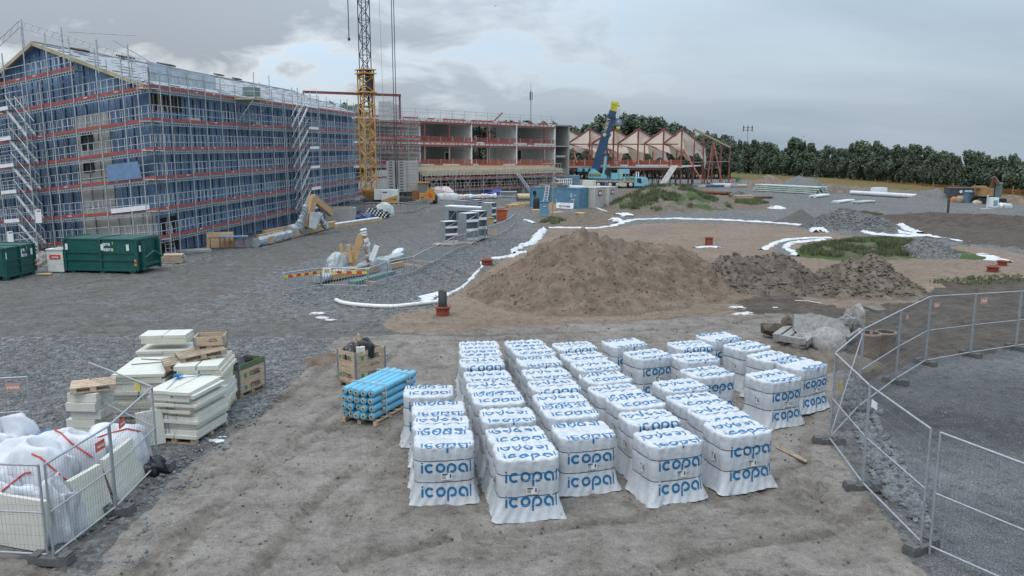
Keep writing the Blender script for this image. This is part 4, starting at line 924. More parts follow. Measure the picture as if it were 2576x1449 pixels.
def build_frame():
    root = T("concrete_frame_building", "three storey open concrete and red steel frame with orange netting at its edges", "building", FL)
    Zs = [4.7, 8.45, 12.15]; tR = t_c(1397)
    for z in Zs:
        s = MB(); s.extrude([CP(-4, z - 0.28), CP(tR, z - 0.28), CP(tR, z - 0.28, DEP), CP(-4, z - 0.28, DEP)], (0, 0, 0.28), 0)
        q = 0.4
        while q < tR:
            s.box(CP(q, z - 0.14, -0.012), (0.24, 0.04, 0.14), math.atan2(e1.y, e1.x), 1); q += rt.choice((0.6, 0.9, 1.3))
        so = s.build("slab", [slabm, black], root)
        b = MB(); b.beam(CP(-4, z - 0.48, 0.15), CP(tR, z - 0.48, 0.15), 0.3, 0.36); b.build("edge_beam", redsteel, so)
        # red/white edge boards
        b = MB(); q = -3.5
        while q < tR - 0.8:
            l = rt.uniform(0.9, 1.8); b.beam(CP(q, z + 0.16, -0.04), CP(min(tR, q + l), z + 0.14, -0.04), 0.03, 0.26, 0 if rt.random() < 0.62 else 1); q += l + 0.05
        b.build("edge_board", [mat("edge_board_red", (0.40, 0.08, 0.06), 0.6), mat("edge_board_white", (0.60, 0.53, 0.51), 0.6)], root)
        g = MB(); q = -3
        if z < 12:
            while q < tR: g = MB(); g.beam(CP(q, z, -0.02), CP(q, z + 1.15, -0.02), 0.045, 0.045, 0); g.build("guard_post", lightpole, root); q += 2.45
            nn = MB(); nn.extrude([CP(0, z + 0.05, 0.02), CP(tR, z + 0.05, 0.02), CP(tR, z + 1.05, 0.02), CP(0, z + 1.05, 0.02)], en * 0.01); nn.build("netting", netd if z > 8 else net, root)
        else:
            g.tube(CP(-3, z + 1.6, -0.02), CP(tR, z + 1.6, -0.02), 0.03, 4); g.tube(CP(-3, z + 1.1, -0.02), CP(tR, z + 1.1, -0.02), 0.03, 4)
            g.build("guardrail", galv, root); q = -3
            while q < tR: g = MB(); g.beam(CP(q, z, -0.02), CP(q, z + 1.7, -0.02), 0.07, 0.07, 0); g.build("guard_post", galv, root); q += 2.45
    # columns
    for x in (1010, 1070, 1132, 1228, 1300, 1371):
        for z0, z1 in ((-0.1, 4.4), (4.7, 8.2), (8.45, 11.9)):
            c = MB(); t = t_c(x); c.beam(CP(t, z0, 0.2), CP(t, z1, 0.2), 0.24, 0.24, 0, up=en)
            c.build("column", redsteel if z0 > 8 else mat("primed_column", (0.30, 0.22, 0.19), 0.7), root)
    for x in (1100, 1190, 1268, 1330):
        c = MB(); t = t_c(x); c.beam(CP(t, 0, 8), CP(t, 11.9, 8), 0.3, 0.3, 0, up=en); c.build("inner_column", mat("dark_steel", (0.05, 0.035, 0.035), 0.6), root)
    # partition walls running back
    for x, z0, z1 in ((1187, 4.7, 11.85), (1300, 4.7, 11.85), (1397 - 1, -0.1, 11.85)):
        w = MB(); t = t_c(x) - 0.12; w.extrude([CP(t, z0), CP(t, z1), CP(t, z1, DEP * (0.5 if x == 1300 else 1)), CP(t, z0, DEP * (0.5 if x == 1300 else 1))], e1 * 0.22); w.build("partition_wall", mat("pale_concrete_wall", (0.74, 0.73, 0.70), 0.9, 0, .1, 1), root)
    for x in (1060,):
        w = MB(); t = t_c(x); w.extrude([CP(t, 4.7, 0.5), CP(t, 11.85, 0.5), CP(t, 11.85, DEP), CP(t, 4.7, DEP)], e1 * 0.2); w.build("partition_wall", mat("inner_wall_concrete", (0.70, 0.70, 0.68), .9), root)
    # back wall pieces with window openings
    w = MB()
    bt = lambda x: t_c(x)
    for (xa, xb, za, zb) in ((940, 1075, 4.7, 11.85), (1148, 1187, 4.7, 11.85), (1075, 1148, 7.2, 9.4), (1330, 1345, 4.7, 11.85), (1345, 1397, 8.45, 11.85), (1372, 1397, 4.7, 8.4), (1345, 1372, 7.4, 8.4)):
        ta, tb = bt(xa) + 0.01, bt(xb) - 0.01; w = MB(); w.extrude([CP(ta, za, DEP - 0.3), CP(tb, za, DEP - 0.3), CP(tb, zb, DEP - 0.3), CP(ta, zb, DEP - 0.3)], en * 0.2); w.build("back_wall", mat("concrete_inner", (0.72, 0.72, 0.70), 0.9), root)
    m = MB()
    for x in np.linspace(1077, 1146, 7): t = bt(x); m.beam(CP(t, 4.7, DEP - .2), CP(t, 11.3, DEP - .2), 0.14, 0.1, 0, up=en)
    for z in (5.6, 6.4, 9.5, 10.6): m.beam(CP(bt(1075), z, DEP - .15), CP(bt(1148), z, DEP - .15), 0.1, 0.12, 0)
    m.build("window_mullion", mat("mullion_dark", (0.04, 0.04, 0.042), 0.5), root)
    # end shaft
    s = MB(); ta, tb = tR + 0.1, tR + 3.1
    s.extrude([CP(ta, -0.1, 3.5), CP(tb, -0.1, 3.5), CP(tb, 12.0, 3.5), CP(ta, 12.0, 3.5)], en * 0.25)
    s.extrude([CP(tb, -0.1, -0.2), CP(tb, 12.1, -0.2), CP(tb, 12.1, 3.7), CP(tb, -0.1, 3.7)], e1 * 0.22)
    s.extrude([CP(ta - 0.1, 12.1, -0.25), CP(tb + 0.25, 12.1, -0.25), CP(tb + 0.25, 12.1, 3.8), CP(ta - 0.1, 12.1, 3.8)], (0, 0, 0.25))
    s.extrude([CP(ta, 8.2, 0), CP(tb, 8.2, 0), CP(tb, 8.2, 3.4), CP(ta, 8.2, 3.4)], (0, 0, 0.2)); s.extrude([CP(ta + .2, 6.2, 0), CP(tb - .5, 6.2, 0), CP(tb - .5, 6.2, 1.5), CP(ta + .2, 6.2, 1.5)], (0, 0, 0.35))
    s.build("stair_shaft", conc, root)
    # doors
    for x, z in ((1162, 4.75), (1347, 5.3)):
        d = MB(); t = bt(x); d.extrude([CP(t, z, 5.9), CP(t + 1.2, z, 5.9), CP(t + 1.2, z + 2.3, 5.9), CP(t, z + 2.3, 5.9)], en * 0.1, 0); d.extrude([CP(t + .2, z + .1, 5.85), CP(t + 1.0, z + .1, 5.85), CP(t + 1.0, z + 2.1, 5.85), CP(t + .2, z + 2.1, 5.85)], en * 0.03, 1)
        d.build("door", [whitem, glass], root)
    # tie irons and planting showing on the roof edge
    k = MB()
    for i in range(70): t = rt.uniform(2, tR); a = CP(t, 12.15, rt.uniform(0.5, 6)); k.tube(a, a + Vector((rt.uniform(-.4, .4), 0, rt.uniform(.3, .8))), 0.03, 3)
    k.build("starter_bar", mat("rusty_bar", (0.07, 0.03, 0.02), 0.8), root)
    k = MB(); t = bt(1247); k.beam(CP(t, 12.2, 1), CP(t + 2.2, 14.0, 1), 0.26, 0.2); k.build("leaning_beam", redsteel, root)
    k = MB(); t = bt(1275)
    for a, b in (((0, 9.0), (2.6, 11.0)), ((2.6, 11.0), (7.0, 9.3)), ((0.6, 8.5), (0.6, 9.6)), ((6.4, 8.5), (6.4, 9.6)), ((1, 8.5), (4, 10.2)), ((7.2, 11.2), (9.2, 11.2)), ((9.2, 8.5), (9.2, 11.2))): k.beam(CP(t + a[0], a[1], 9), CP(t + b[0], b[1], 9), 0.16, 0.16)
    k.build("roof_truss", redsteel, root)
build_frame()
# foam blocks stacked on the roof
for i, (xa, xb, yt) in enumerate(((955, 986, 256), (986, 1003, 264))):
    a = at(xa, yt, 125); b = at(xb, yt, 125); m = MB(); m.box(((a.x + b.x) / 2, 125, (a.z + 11.9) / 2), (b.x - a.x, 2.2, a.z - 11.9)); 
    for q in range(1, 4): m.box(((a.x + b.x) / 2, 125 - 1.11, 11.9 + (a.z - 11.9) * q / 4), (b.x - a.x, 0.02, 0.05), 0, 1)
    single(m, "roof_block", [mat("pale_wrapped_block", (0.45, 0.46, 0.46), 0.7), conc], ["taller pale wrapped block standing on the roof behind the tower crane", "lower pale wrapped block standing on the roof behind the tower crane"][i], "block", "pale blocks on the roof")
# front scaffold of the frame building
rs2 = T("scaffold", "small scaffold bay in front of the concrete frame behind the grey ballast blocks", "scaffold", CP(0, 0, -1.4), "scaffolds in front of the concrete frame")
def SPT(t, z, o=0.0): p = CP(t, z, -2.2 - o); return p
TS = t_c(1037)
scaffold(rs2, lambda t, z, o=0.0: SPT(t - 3.5, z, o), TS + 4, -en, [2.9, 5.0, 6.9, 9.1, 11.0], 2.57, top=lambda t: 11.6, seed=9)
# ------------------------------------------------------------------ timber formwork annexe
QL = at(1062, 480, 127); QL.z = 0; QR = at(1416, 470, 150); QR.z = 0
f1 = (QR - QL); LQ = f1.length; f1.normalize(); fn = Vector((-f1.y, f1.x, 0))
def QP(t, z, o=0.0): p = QL + f1 * t + fn * o; return Vector((p.x, p.y, z))
def build_formwork():
    root = T("formwork_canopy", "long low timber formwork deck on props in front of the concrete frame", "formwork", QL)
    tim = mat("yellow_formwork_timber", (0.44, 0.37, 0.26), 0.75, 0, 0.2, 1.5)
    d = MB(); d.extrude([QP(0, 4.0, 0.4), QP(LQ, 4.0, 0.4), QP(LQ, 4.75, 8.2), QP(0, 4.75, 8.2)], (0, 0, 0.08), 1)
    q = 0.2
    while q < LQ: d.beam(QP(q, 4.16, 0.2), QP(q, 4.86, 8.0), 0.12, 0.16, 0); q += 0.62
    d.build("deck", [tim, mat("grey_form_ply", (0.26, 0.245, 0.20), 0.8, 0, 0.2, 1)], root)
    b = MB(); b.beam(QP(0, 3.95, 0.2), QP(LQ, 3.95, 0.2), 0.16, 0.55, 0); b.beam(QP(0, 3.55, 0.0), QP(LQ, 3.55, 0.0), 0.1, 0.22, 0)
    q = 0.3
    while q < LQ: b.beam(QP(q, 3.3, -0.15), QP(q, 4.25, 0.08), 0.06, 0.1, 0); q += 0.75
    b.build("edge_form", tim, root)
    q = 0.4; k = 0
    while q < LQ and k < 33:
        for o in (0.5, 3.0, 5.6): p = MB(); p.tube(QP(q, 0, o), QP(q, 3.9, o), 0.07, 5); p.build("prop", mat("weathered_prop", (0.30, 0.22, 0.14), .8), root)
        q += LQ / 33; k += 1
    for i in range(9):
        s = MB(); a = i * LQ / 9 + 0.8; s.beam(QP(a, 0.4, 0.3), QP(a + 3, 3.2, 0.3), 0.07, 0.14); s.beam(QP(a + 3, 0.4, 0.25), QP(a + 0.6, 3.0, 0.25), 0.07, 0.14); s.build("brace", tim, root)
    x = MB(); x.beam(QP(LQ - 5, 5.1, 0.4), QP(LQ, 5.1, 0.4), 0.08, 0.1)
    for i in range(7): x.beam(QP(LQ - 5 + i * 0.8, 4.1, 0.4), QP(LQ - 5 + i * 0.8, 5.1, 0.4), 0.08, 0.08)
    for i in range(6): x.beam(QP(-5.5 + i * 1.1, 2.2, 0.4), QP(-5.5 + i * 1.1, 4.6, 0.4), 0.1, 0.1)
    x.beam(QP(-5.8, 4.3, 0.4), QP(0.3, 4.3, 0.4), 0.16, 0.5)
    x.build("stub_rail", tim, root)
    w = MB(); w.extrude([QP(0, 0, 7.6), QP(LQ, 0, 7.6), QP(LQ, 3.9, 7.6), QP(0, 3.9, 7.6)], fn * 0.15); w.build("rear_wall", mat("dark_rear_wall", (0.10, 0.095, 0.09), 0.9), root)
    pl = MB(); pl.extrude([QP(0, 0, 0.1), QP(LQ, 0, 0.1), QP(LQ, 0.7, 0.1), QP(0, 0.7, 0.1)], fn * 0.2); pl.build("plinth", conc, root)
build_formwork()
rq = T("scaffold", "low scaffold with red toe boards along the front of the timber formwork deck", "scaffold", QL, "scaffolds in front of the concrete frame")
scaffold(rq, lambda t, z, o=0.0: QP(t, z, -0.9 - o * 1.0), LQ, -fn, [1.2, 3.0], 3.07, top=lambda t: 4.2, seed=12)
st = T("stair_flight", "diagonal aluminium stair flight up to the timber formwork deck", "stairs", QP(LQ * 0.55, 0, -1.3))
m = MB(); ta, tb = LQ * 0.70, LQ * 0.60
for o in (-1.2, -1.8): m.beam(QP(ta, 0, o), QP(tb, 3.4, o), 0.08, 0.22, 0)
for k in range(12): a = (k + .5) / 12; m.beam(QP(ta + (tb - ta) * a, 3.4 * a, -1.2), QP(ta + (tb - ta) * a, 3.4 * a, -1.8), 0.25, 0.03, 0)
m.build("flight", lightpole, st)
# ------------------------------------------------------------------ sawtooth steel hall
def build_hall():
    Y0 = 166.0; AX = [1426, 1484, 1544, 1606, 1670, 1716]; dv = Vector((10.2, 21.0, 0)) * 0.95
    root = T("steel_hall_frame", "red steel sawtooth hall frame hung with pale flapping sheeting", "building", at(1426, 460, Y0) * 1.0)
    root.location.z = 0
    RS = redsteel; tarp = mat("beige_tarpaulin", (0.70, 0.62, 0.54), 0.75, 0, 0.10, 0.5, 0.6, 1.2)
    nt = tarp.node_tree; pb = nt.nodes["Principled BSDF"]; tr = nt.nodes.new("ShaderNodeBsdfTranslucent"); mx = nt.nodes.new("ShaderNodeMixShader"); tr.inputs[0].default_value = (.72, .62, .53, 1); mx.inputs[0].default_value = .45
    nt.links.new(pb.outputs[0], mx.inputs[1]); nt.links.new(tr.outputs[0], mx.inputs[2]); nt.links.new(mx.outputs[0], nt.nodes["Material Output"].inputs[0])
    def colm(x, y, z, w=0.28, z0=-0.05):
        c = MB(); c.beam((x, y, z0), (x, y, z), w, w); c.build("column", RS, root)
    zT = at(1500, 325, Y0).z; zB = at(1500, 361, Y0).z
    X = [at(a, 325, Y0).x for a in AX]
    LX = [at(a, 361, Y0).x for a in (1373, 1428, 1489, 1554, 1621, 1668)]
    for i, x in enumerate(X):
        colm(x, Y0, zT); colm(x + dv.x, Y0 + dv.y, zT - 3.6)
        colm(x + dv.x * .5, Y0 + dv.y * .5, zT - 1.9, 0.2)
        r = MB(); f = Vector((x, Y0, zT)); b = f + dv - Vector((0, 0, 3.6)); r.beam(f, b, 0.22, 0.32)
        if i < 6: r.beam(Vector((LX[i], Y0 - 0.4, zB)), f + Vector((0.15, -0.4, 0.1)), 0.26, 0.36)
        r.build("rafter", RS, root)
        if i > 0 or True:
            colm(LX[i], Y0 - 0.4, zB, 0.26)
        # roof plane rising to the next apex is open; the pale sheet hangs in the frame plane
        rr = random.Random(i + 3)
        if i < 6:
            P = []; drop = 3.2
            for u in np.linspace(0, 1, 18):
                row = []
                for v in np.linspace(0, 1, 9):
                    low = drop * (0.95 + 0.18 * math.sin(u * 9 + i) + 0.10 * math.sin(u * 23 + i * 2)) * (0.92 + 0.3 * u)
                    p = f.lerp(b, u) - Vector((0, 0, 0.1 + v * low)); p += Vector((0.5 * math.sin(u * 7 + v * 4 + i) * v, -0.25 * math.cos(u * 9 + i) * v, 0)); row.append(p)
                P.append(row)
            s = MB(); s.grid(P, 0); s.build("tarpaulin", tarp, root)
            Q0 = Vector((LX[i], Y0 - .3, zB + .05)); Q1 = f + Vector((.1, 0, 0)); rp = []
            if i > 0:
                for u in np.linspace(0, 1, 10): a_ = Q0 + (dv * .92 - Vector((0, 0, 2.2))) * u; b_ = Q1 + (dv - Vector((0, 0, 3.6))) * u; rp.append([a_.lerp(b_, v) + Vector((0, 0, .12 * math.sin(u * 11 + v * 9 + i) - .3 * math.sin(v * math.pi))) for v in np.linspace(0, 1, 9)])
                s = MB(); s.grid(rp, 0); s.build("roof_sheet", tarp, root)
        # low side roof line
        if i < 5:
            g = MB(); lo = Vector((LX[i + 1], Y0 - 0.4, zB)); g.beam(Vector((LX[i + 1], Y0, zB)), Vector((LX[i + 1], Y0, zB)) + dv * 0.9 - Vector((0, 0, 2.0)), 0.2, 0.25); g.build("valley_beam", RS, root)
    g = MB(); g.beam((LX[0], Y0 - .2, zB - 0.15), (LX[-1] + 3, Y0 - .2, zB - 0.15), 0.15, 0.22); g.build("tie_beam", RS, root)
    # brace + floor deck
    for (a, b) in (((1530, 420 - 45), (1560, 415)), ((1718, 375), (1768, 458)), ((1441, 372), (1451, 410))):
        c = MB(); c.beam(at(a[0], a[1], Y0 + 1), at(b[0], b[1], Y0 - 1), 0.2, 0.25); c.build("brace", mat("pale_red_steel", (0.40, 0.13, 0.10), .6), root)
    zf = at(1500, 418, Y0).z
    fl = MB(); xa, xb = at(1416, 418, Y0).x, at(1712, 418, Y0).x
    fl.extrude([(xa, Y0 - 0.8, zf - 0.25), (xb, Y0 - 0.8, zf - 0.25), (xb + 8, Y0 + 16, zf - 0.25), (xa + 8, Y0 + 16, zf - 0.25)], (0, 0, 0.25), 0)
    fo = fl.build("floor_slab", slabm, root)
    b = MB(); b.beam((xa, Y0 - 0.75, zf - 0.55), (xb, Y0 - 0.75, zf - 0.55), 0.25, 0.5); b.build("edge_beam", mat("dark_red_beam", (0.10, 0.03, 0.03), .7), fo)
    q = xa; b = MB()
    while q < xb: l = rt.uniform(1, 2); b.beam((q, Y0 - 0.85, zf + 0.15), (min(q + l, xb), Y0 - 0.85, zf + 0.15), 0.03, 0.3, 0 if rt.random() < .6 else 1); q += l
    b.build("edge_board", [MATS["edge_board_red"], MATS["edge_board_white"]], fo)
    b = MB(); b.extrude([(xa, Y0 - 0.8, zf), (xb, Y0 - 0.8, zf), (xb, Y0 - 0.8, zf + 1.3), (xa, Y0 - 0.8, zf + 1.3)], (0, 0.02, 0)); b.build("netting", net, fo)
    q = xa
    while q < xb: b = MB(); b.beam((q, Y0 - 0.9, zf), (q, Y0 - 0.9, zf + 1.4), 0.07, 0.07); b.build("guard_post", lightpole, fo); q += 2.2
    q = xa + 6
    while q < xb: p = MB(); p.beam((q, Y0 + rt.uniform(0, 8), 0), (q + rt.uniform(-.2, .2), Y0 + 4, zf - 0.4), 0.12, 0.12); p.build("prop", mat("timber_prop", (0.36, 0.25, 0.14), .8), root); q += 0.6
    # sloped white slab / chute at the right end
    s = MB(); A = at(1654, 458, Y0 - 2.5); B = at(1698, 415, Y0 - 2.5); s.extrude([at(1660, 462, Y0 - 3), at(1676, 462, Y0 - 3), at(1706, 416, Y0 - 3), at(1690, 416, Y0 - 3)], (0, 0.3, 0)); s.build("concrete_ramp", slabm, root)
    return root
build_hall()
def end_frame():
    root = T("steel_end_frame", "free standing red steel end frame with sloping timber top member", "steel frame", at(1745, 455, 180)); root.location.z = 0
    pts = [(1745, 325, 178.0), (1771, 338, 182), (1794, 351, 186), (1815, 361, 190), (1837, 371, 194)]
    for i, (x, y, Y) in enumerate(pts):
        p = at(x, y, Y); c = MB(); c.beam((p.x, p.y, -0.05), (p.x, p.y, p.z - 0.15), 0.3, 0.3); c.build("column", redsteel, root)
    a, b = at(*pts[0]), at(*pts[-1])
    c = MB(); c.beam(a, b, 0.3, 0.4); c.build("top_member", mat("pale_timber_beam", (0.42, 0.34, 0.20), .7), root)
    m = at(*pts[2]); 
    for xx in (1778, 1817):
        q = at(xx, 462, 186); q.z = 0; c = MB(); c.beam(q, m - Vector((0, 0, .3)), 0.26, 0.26); c.build("brace", MATS["pale_red_steel"], root)
    for z in (7.6, 5.0):
        c = MB(); s, e = Vector((a.x, a.y, z)), Vector((b.x, b.y, z)); c.beam(s, e if z < 6 else Vector((m.x, m.y, z)).lerp(s, 0.5), 0.16, 0.16); c.build("rail", mat("grey_rail", (0.3, 0.28, 0.27), .6), root)
end_frame()
# ------------------------------------------------------------------ masts on the horizon
def radio_mast(x, yb, yt, Y, r0, label):
    b = at(x, yb, Y); t = at(x, yt, Y); root = T("radio_mast", label, "radio mast", (b.x, b.y, -5), "radio masts on the horizon")
    m = MB(); m.tube((b.x, b.y, -5), (b.x, b.y, t.z), r0, 8, 0, r0 * 0.6); m.build("mast", galv, root)
    return root, Vector((b.x, b.y, t.z))
r, t = radio_mast(1335, 330, 226, 420, 0.42, "tall single grey mast rising behind the concrete frame")
m = MB()
for k in range(3): a = k * 2.09; m.box(t + Vector((0.7 * math.cos(a), 0.7 * math.sin(a), -3)), (0.4, 0.4, 4), a)
m.tube(t, t + Vector((0, 0, 3.5)), 0.08, 4); m.build("antenna", mat("antenna_grey", (0.12, 0.125, 0.13), .6), r)
for q in (6.0, 12): pass
r, t = radio_mast(1878, 395, 318, 450, 0.35, "lower grey mast with a three armed antenna head above the tree row")
m = MB()
for s in (-2.4, 0, 2.4): m.box(t + Vector((s, 0, -1.2)), (0.55, 0.4, 3.2)); 
m.tube(t + Vector((-2.4, 0, -2)), t + Vector((2.4, 0, -2)), 0.12, 5); m.tube(t + Vector((-2.4, 0, -0.6)), t + Vector((2.4, 0, -0.6)), 0.12, 5); m.build("antenna", MATS["antenna_grey"], r)
# ------------------------------------------------------------------ tower crane
yel = mat("crane_yellow", (0.53, 0.30, 0.075), 0.5, 0, 0.15, 1.5)
drk = mat("dark_lattice_steel", (0.045, 0.045, 0.055), 0.5, 0, 0.2, 2)
def tower_crane():
    B = G(929, 512); Yc = B.y; root = T("tower_crane", "orange lattice tower crane with a darker inner mast and grey ballast stack", "tower crane", B)
    pm = FD / Yc; ang = 0.62
    def lat(z0, z1, w, n, m_, nm, r, taper=None):
        m = MB(); R = Matrix.Rotation(ang, 3, 'Z'); cs = [R @ Vector((sx * w / 2, sy * w / 2, 0)) for sx, sy in ((-1, -1), (1, -1), (1, 1), (-1, 1))]
        for c in cs: m.beam(B + c + UP * z0, B + c + UP * z1, r * 2, r * 2)
        for k in range(n):
            a = z0 + (z1 - z0) * k / n; b = z0 + (z1 - z0) * (k + 1) / n
            for i in range(4):
                p, q = cs[i], cs[(i + 1) % 4]
                s = (k + i) % 2; m.beam(B + (p if s else q) + UP * a, B + (q if s else p) + UP * b, r * 1.2, r * 1.2)
                if k % 2 == 0: m.beam(B + p + UP * a, B + q + UP * a, r, r)
        m.build(nm, m_, root)
    zt = at(929, 176, Yc).z; z0 = at(929, 480, Yc).z
    lat(z0, zt, 1.62, 17, yel, "outer_mast", 0.085)
    lat(zt - 5, 48, 1.18, 30, drk, "inner_mast", 0.055)
    k = MB(); R = Matrix.Rotation(ang, 3, 'Z')
    for z in (zt, zt - 0.5, zt - 3.0): k.box(B + UP * z, (2.25, 2.25, 0.14), ang)
    k.box(B + UP * (zt - 1.6) + R @ Vector((.5, -.2, 0)), (0.9, 0.9, 2.4), ang, 1)
    k.build("mast_collar", [yel, drk], root)
    # slewing platform and its orange carrier
    p = MB(); zb = z0
    p.extrude([at(903, 478, Yc), at(962, 478, Yc), at(968, 500, Yc), at(955, 508, Yc), at(925, 503, Yc)], (0.3, 2.2, 0), 0); p.build("slewing_frame", mat("crane_orange_dark", (0.40, 0.19, 0.05), .6, 0, .2, 1.5), root)
    u = MB(); u.box((B.x + 2, B.y + 1.5, 0.5), (6.5, 5.5, 0.4), 0.3, 0); u.lathe((B.x + 2, B.y + 1.5, 0.7), [(1.3, 0), (1.3, 0.8)], 20, 0)
    for sx in (-1, 1):
        for sy in (-1, 1): u.beam((B.x + 2, B.y + 1.5, 0.45), (B.x + 2 + sx * 3.6, B.y + 1.5 + sy * 3.2, 0.35), 0.35, 0.35); u.box((B.x + 2 + sx * 3.6, B.y + 1.5 + sy * 3.2, 0.08), (0.9, 0.9, 0.16), 0)
    u.build("undercarriage", mat("dark_grey_frame", (0.06, 0.06, 0.065), .6), root)
    c = MB(); Yk = Yc - 1.5; a = at(961, 477, Yk); b = at(1003, 508, Yk); W_ = b.x - a.x; H_ = a.z - b.z; cx = (a.x + b.x) / 2; cz = (a.z + b.z) / 2
    c.box((cx, Yk, cz), (W_, 1.5, H_), 0, 0)
    c.extrude([(a.x + .02, Yk - 0.76, b.z + .02), (b.x - .02, Yk - 0.76, b.z + .02), (b.x - .02, Yk - 0.76, a.z - H_ * .4), (a.x + .02, Yk - 0.76, a.z - H_ * .85)], (0, -0.012, 0), 1)
    c.box((cx - W_ * .28, Yk - .765, a.z - H_ * .2), (0.65, .01, 0.13), 0, 2); c.box((cx + W_ * .3, Yk - .775, b.z + H_ * .22), (0.4, .01, 0.12), 0, 2); c.box((cx + .1, Yk - .77, cz), (0.02, .012, H_), 0, 2)
    c.build("control_cabinet", [whitem, yel, drk], root)
    c = MB(); a = at(942, 476, Yk); b = at(960, 502, Yk); c.box(((a.x + b.x) / 2, Yk, (a.z + b.z) / 2), (b.x - a.x, 0.8, a.z - b.z), 0, 0); c.build("switch_cabinet", whitem, root)
    # ballast stack: two rows of pale slabs
    bm = mat("ballast_concrete", (0.38, 0.375, 0.36), .8, 0, .1, 1); n = 11; Yb = Yc + 1.2
    xL0, xL1 = at(974, 450, Yb).x, at(996, 450, Yb).x; xR0, xR1, xR2 = at(999, 450, Yb).x, at(1024, 450, Yb).x, at(1050, 450, Yb).x
    zt2 = at(1000, 405, Yb).z; zb2 = at(1000, 482, Yb).z; hh = (zt2 - zb2) / n
    for k in range(n):
        s = MB(); z = zb2 + hh * (k + .5); s.box(((xL0 + xL1) / 2, Yb + .6, z), (xL1 - xL0, 2.2, hh * .93)); s.box(((xR0 + xR1) / 2, Yb + .6, z), (xR1 - xR0, 2.2, hh * .93)); s.box(((xR1 + xR2) / 2, Yb + .75, z), (xR2 - xR1 - .02, 2.2, hh * .93))
        for xx in ((xL0 + xL1) / 2, (xR0 + xR1) / 2): s.box((xx, Yb - .505, z + .05), (0.5, .02, .18), 0, 1)
        s.build("ballast_slab", [bm, mat("slab_pocket", (0.10, 0.10, 0.10), .8)], root)
    s = MB(); s.box(((xL0 + xR2) / 2, Yb + .6, zb2 - .15), (xR2 - xL0, 2.3, .25)); s.beam((xL0, Yb, zb2 - .3), (B.x, B.y, zb2 - 1.2), .5, .5); s.build("ballast_platform", drk, root)
    # stay bars, ropes
    jz = 47.5; rp = MB()
    for xx in (995.5, 1001): a = at(xx, 470, Yb - .6); rp.tube(a, (a.x, a.y, jz), 0.055, 5)
    rp.build("stay_bar", drk, root)
    rp = MB(); a = at(953, -20, Yc); b = at(969, 385, Yc); rp.tube(a, b, 0.025, 4); rp.build("rope", galv, root)
    rp = MB(); a = at(878.5, -60, Yc - 8); b = at(878, 98, Yc - 8); rp.tube((b.x, b.y, jz), b, 0.06, 6); rp.lathe(b, [(0.03, -.25), (.16, -.12), (.16, .08), (.05, .2)], 10); rp.build("hanging_hook", black, root)
    # jib above the picture
    j = MB(); J0 = Vector((B.x + 9, B.y + 1.2, jz)); J1 = Vector((B.x - 26, B.y - 30, jz + 1))
    for o in (Vector((0, 0, 0)), Vector((.7, -.6, 0)), Vector((.35, -.3, 1.1))): j.beam(J0 + o, J1 + o, .1, .1)
    for k in range(40): p = J0.lerp(J1, k / 40); q = J0.lerp(J1, (k + 1) / 40); j.beam(p, q + Vector((.35, -.3, 1.1)), .05, .05); j.beam(p + Vector((.35, -.3, 1.1)), q + Vector((.7, -.6, 0)), .05, .05)
    j.build("jib", yel, root)
    l = MB()
    for s in (-.22, .22): l.beam((B.x - .9 + s, B.y - 1.6, 0.2), (B.x - .9 + s, B.y - 1.6, 3.2), .05, .05)
    for k in range(9): l.beam((B.x - 1.12, B.y - 1.6, .4 + k * .32), (B.x - .68, B.y - 1.6, .4 + k * .32), .04, .04)
    l.build("ladder", lightpole, root)
tower_crane()
# crowd barriers --------------------------------------------------------------
def barrier(p, q, label, group, h=1.1, bars=14, strip=None, feet=True, r=0.028):
    p = Vector(p); q = Vector(q); d = (q - p); L = d.length; d.normalize(); n = Vector((-d.y, d.x, 0)); p = p + d * 0.04; L -= 0.08; q = p + d * L
    t = T("crowd_barrier", label, "barrier", p.lerp(q, .5), group)
    m = MB(); m.tube(p + UP * .0, p + UP * (h - .06), r, 5); m.tube(q, q + UP * (h - .06), r, 5); m.tube(p + UP * (h - .06), p + UP * h + d * .08, r, 5); m.tube(q + UP * (h - .06), q + UP * h - d * .08, r, 5)
    m.tube(p + UP * h + d * .08, q + UP * h - d * .08, r, 5); m.tube(p + UP * .22, q + UP * .22, r * .8, 5); m.build("frame", galv, t)
    b = MB()
    for i in range(1, bars): c = p.lerp(q, i / bars); b.tube(c + UP * .22, c + UP * h, r * .5, 4, caps=False)
    b.build("bar", galv, t)
    if feet:
        for c in (p, q): f = MB(); f.beam(c - n * .3 + UP * .02, c + n * .3 + UP * .02, .05, .03); f.build("foot", galv, t)
    if strip:
        s = MB(); k = 9
        for i in range(k):
            a = p.lerp(q, (i + .05) / k) + UP * (h - .2) - n * .03 * 0; c = p.lerp(q, (i + 1) / k) + UP * (h - .2); s.beam(a - n * .03, c - n * .03, .02, .13, i % 2)
        s.build("warning_strip", strip, t)
    return t
ystrip = [mat("strip_yellow", (0.68, 0.50, 0.09), .5), mat("strip_red", (0.55, 0.035, 0.03), .5)]
ostrip = [mat("strip_faded_red", (0.40, 0.13, 0.08), .6), mat("strip_faded_yellow", (0.55, 0.40, 0.22), .6)]
ZB = lambda x, y: G(603.7 + x * .3125, 469.6 + y * .3125)
bb = [(352, 872), (655, 822), (1033, 830), (1187, 765), (1400, 712), (1505, 648), (1620, 592), (1720, 528), (1808, 500), (1885, 466), (1975, 432), (2083, 400), (2170, 352), (2218, 300)]
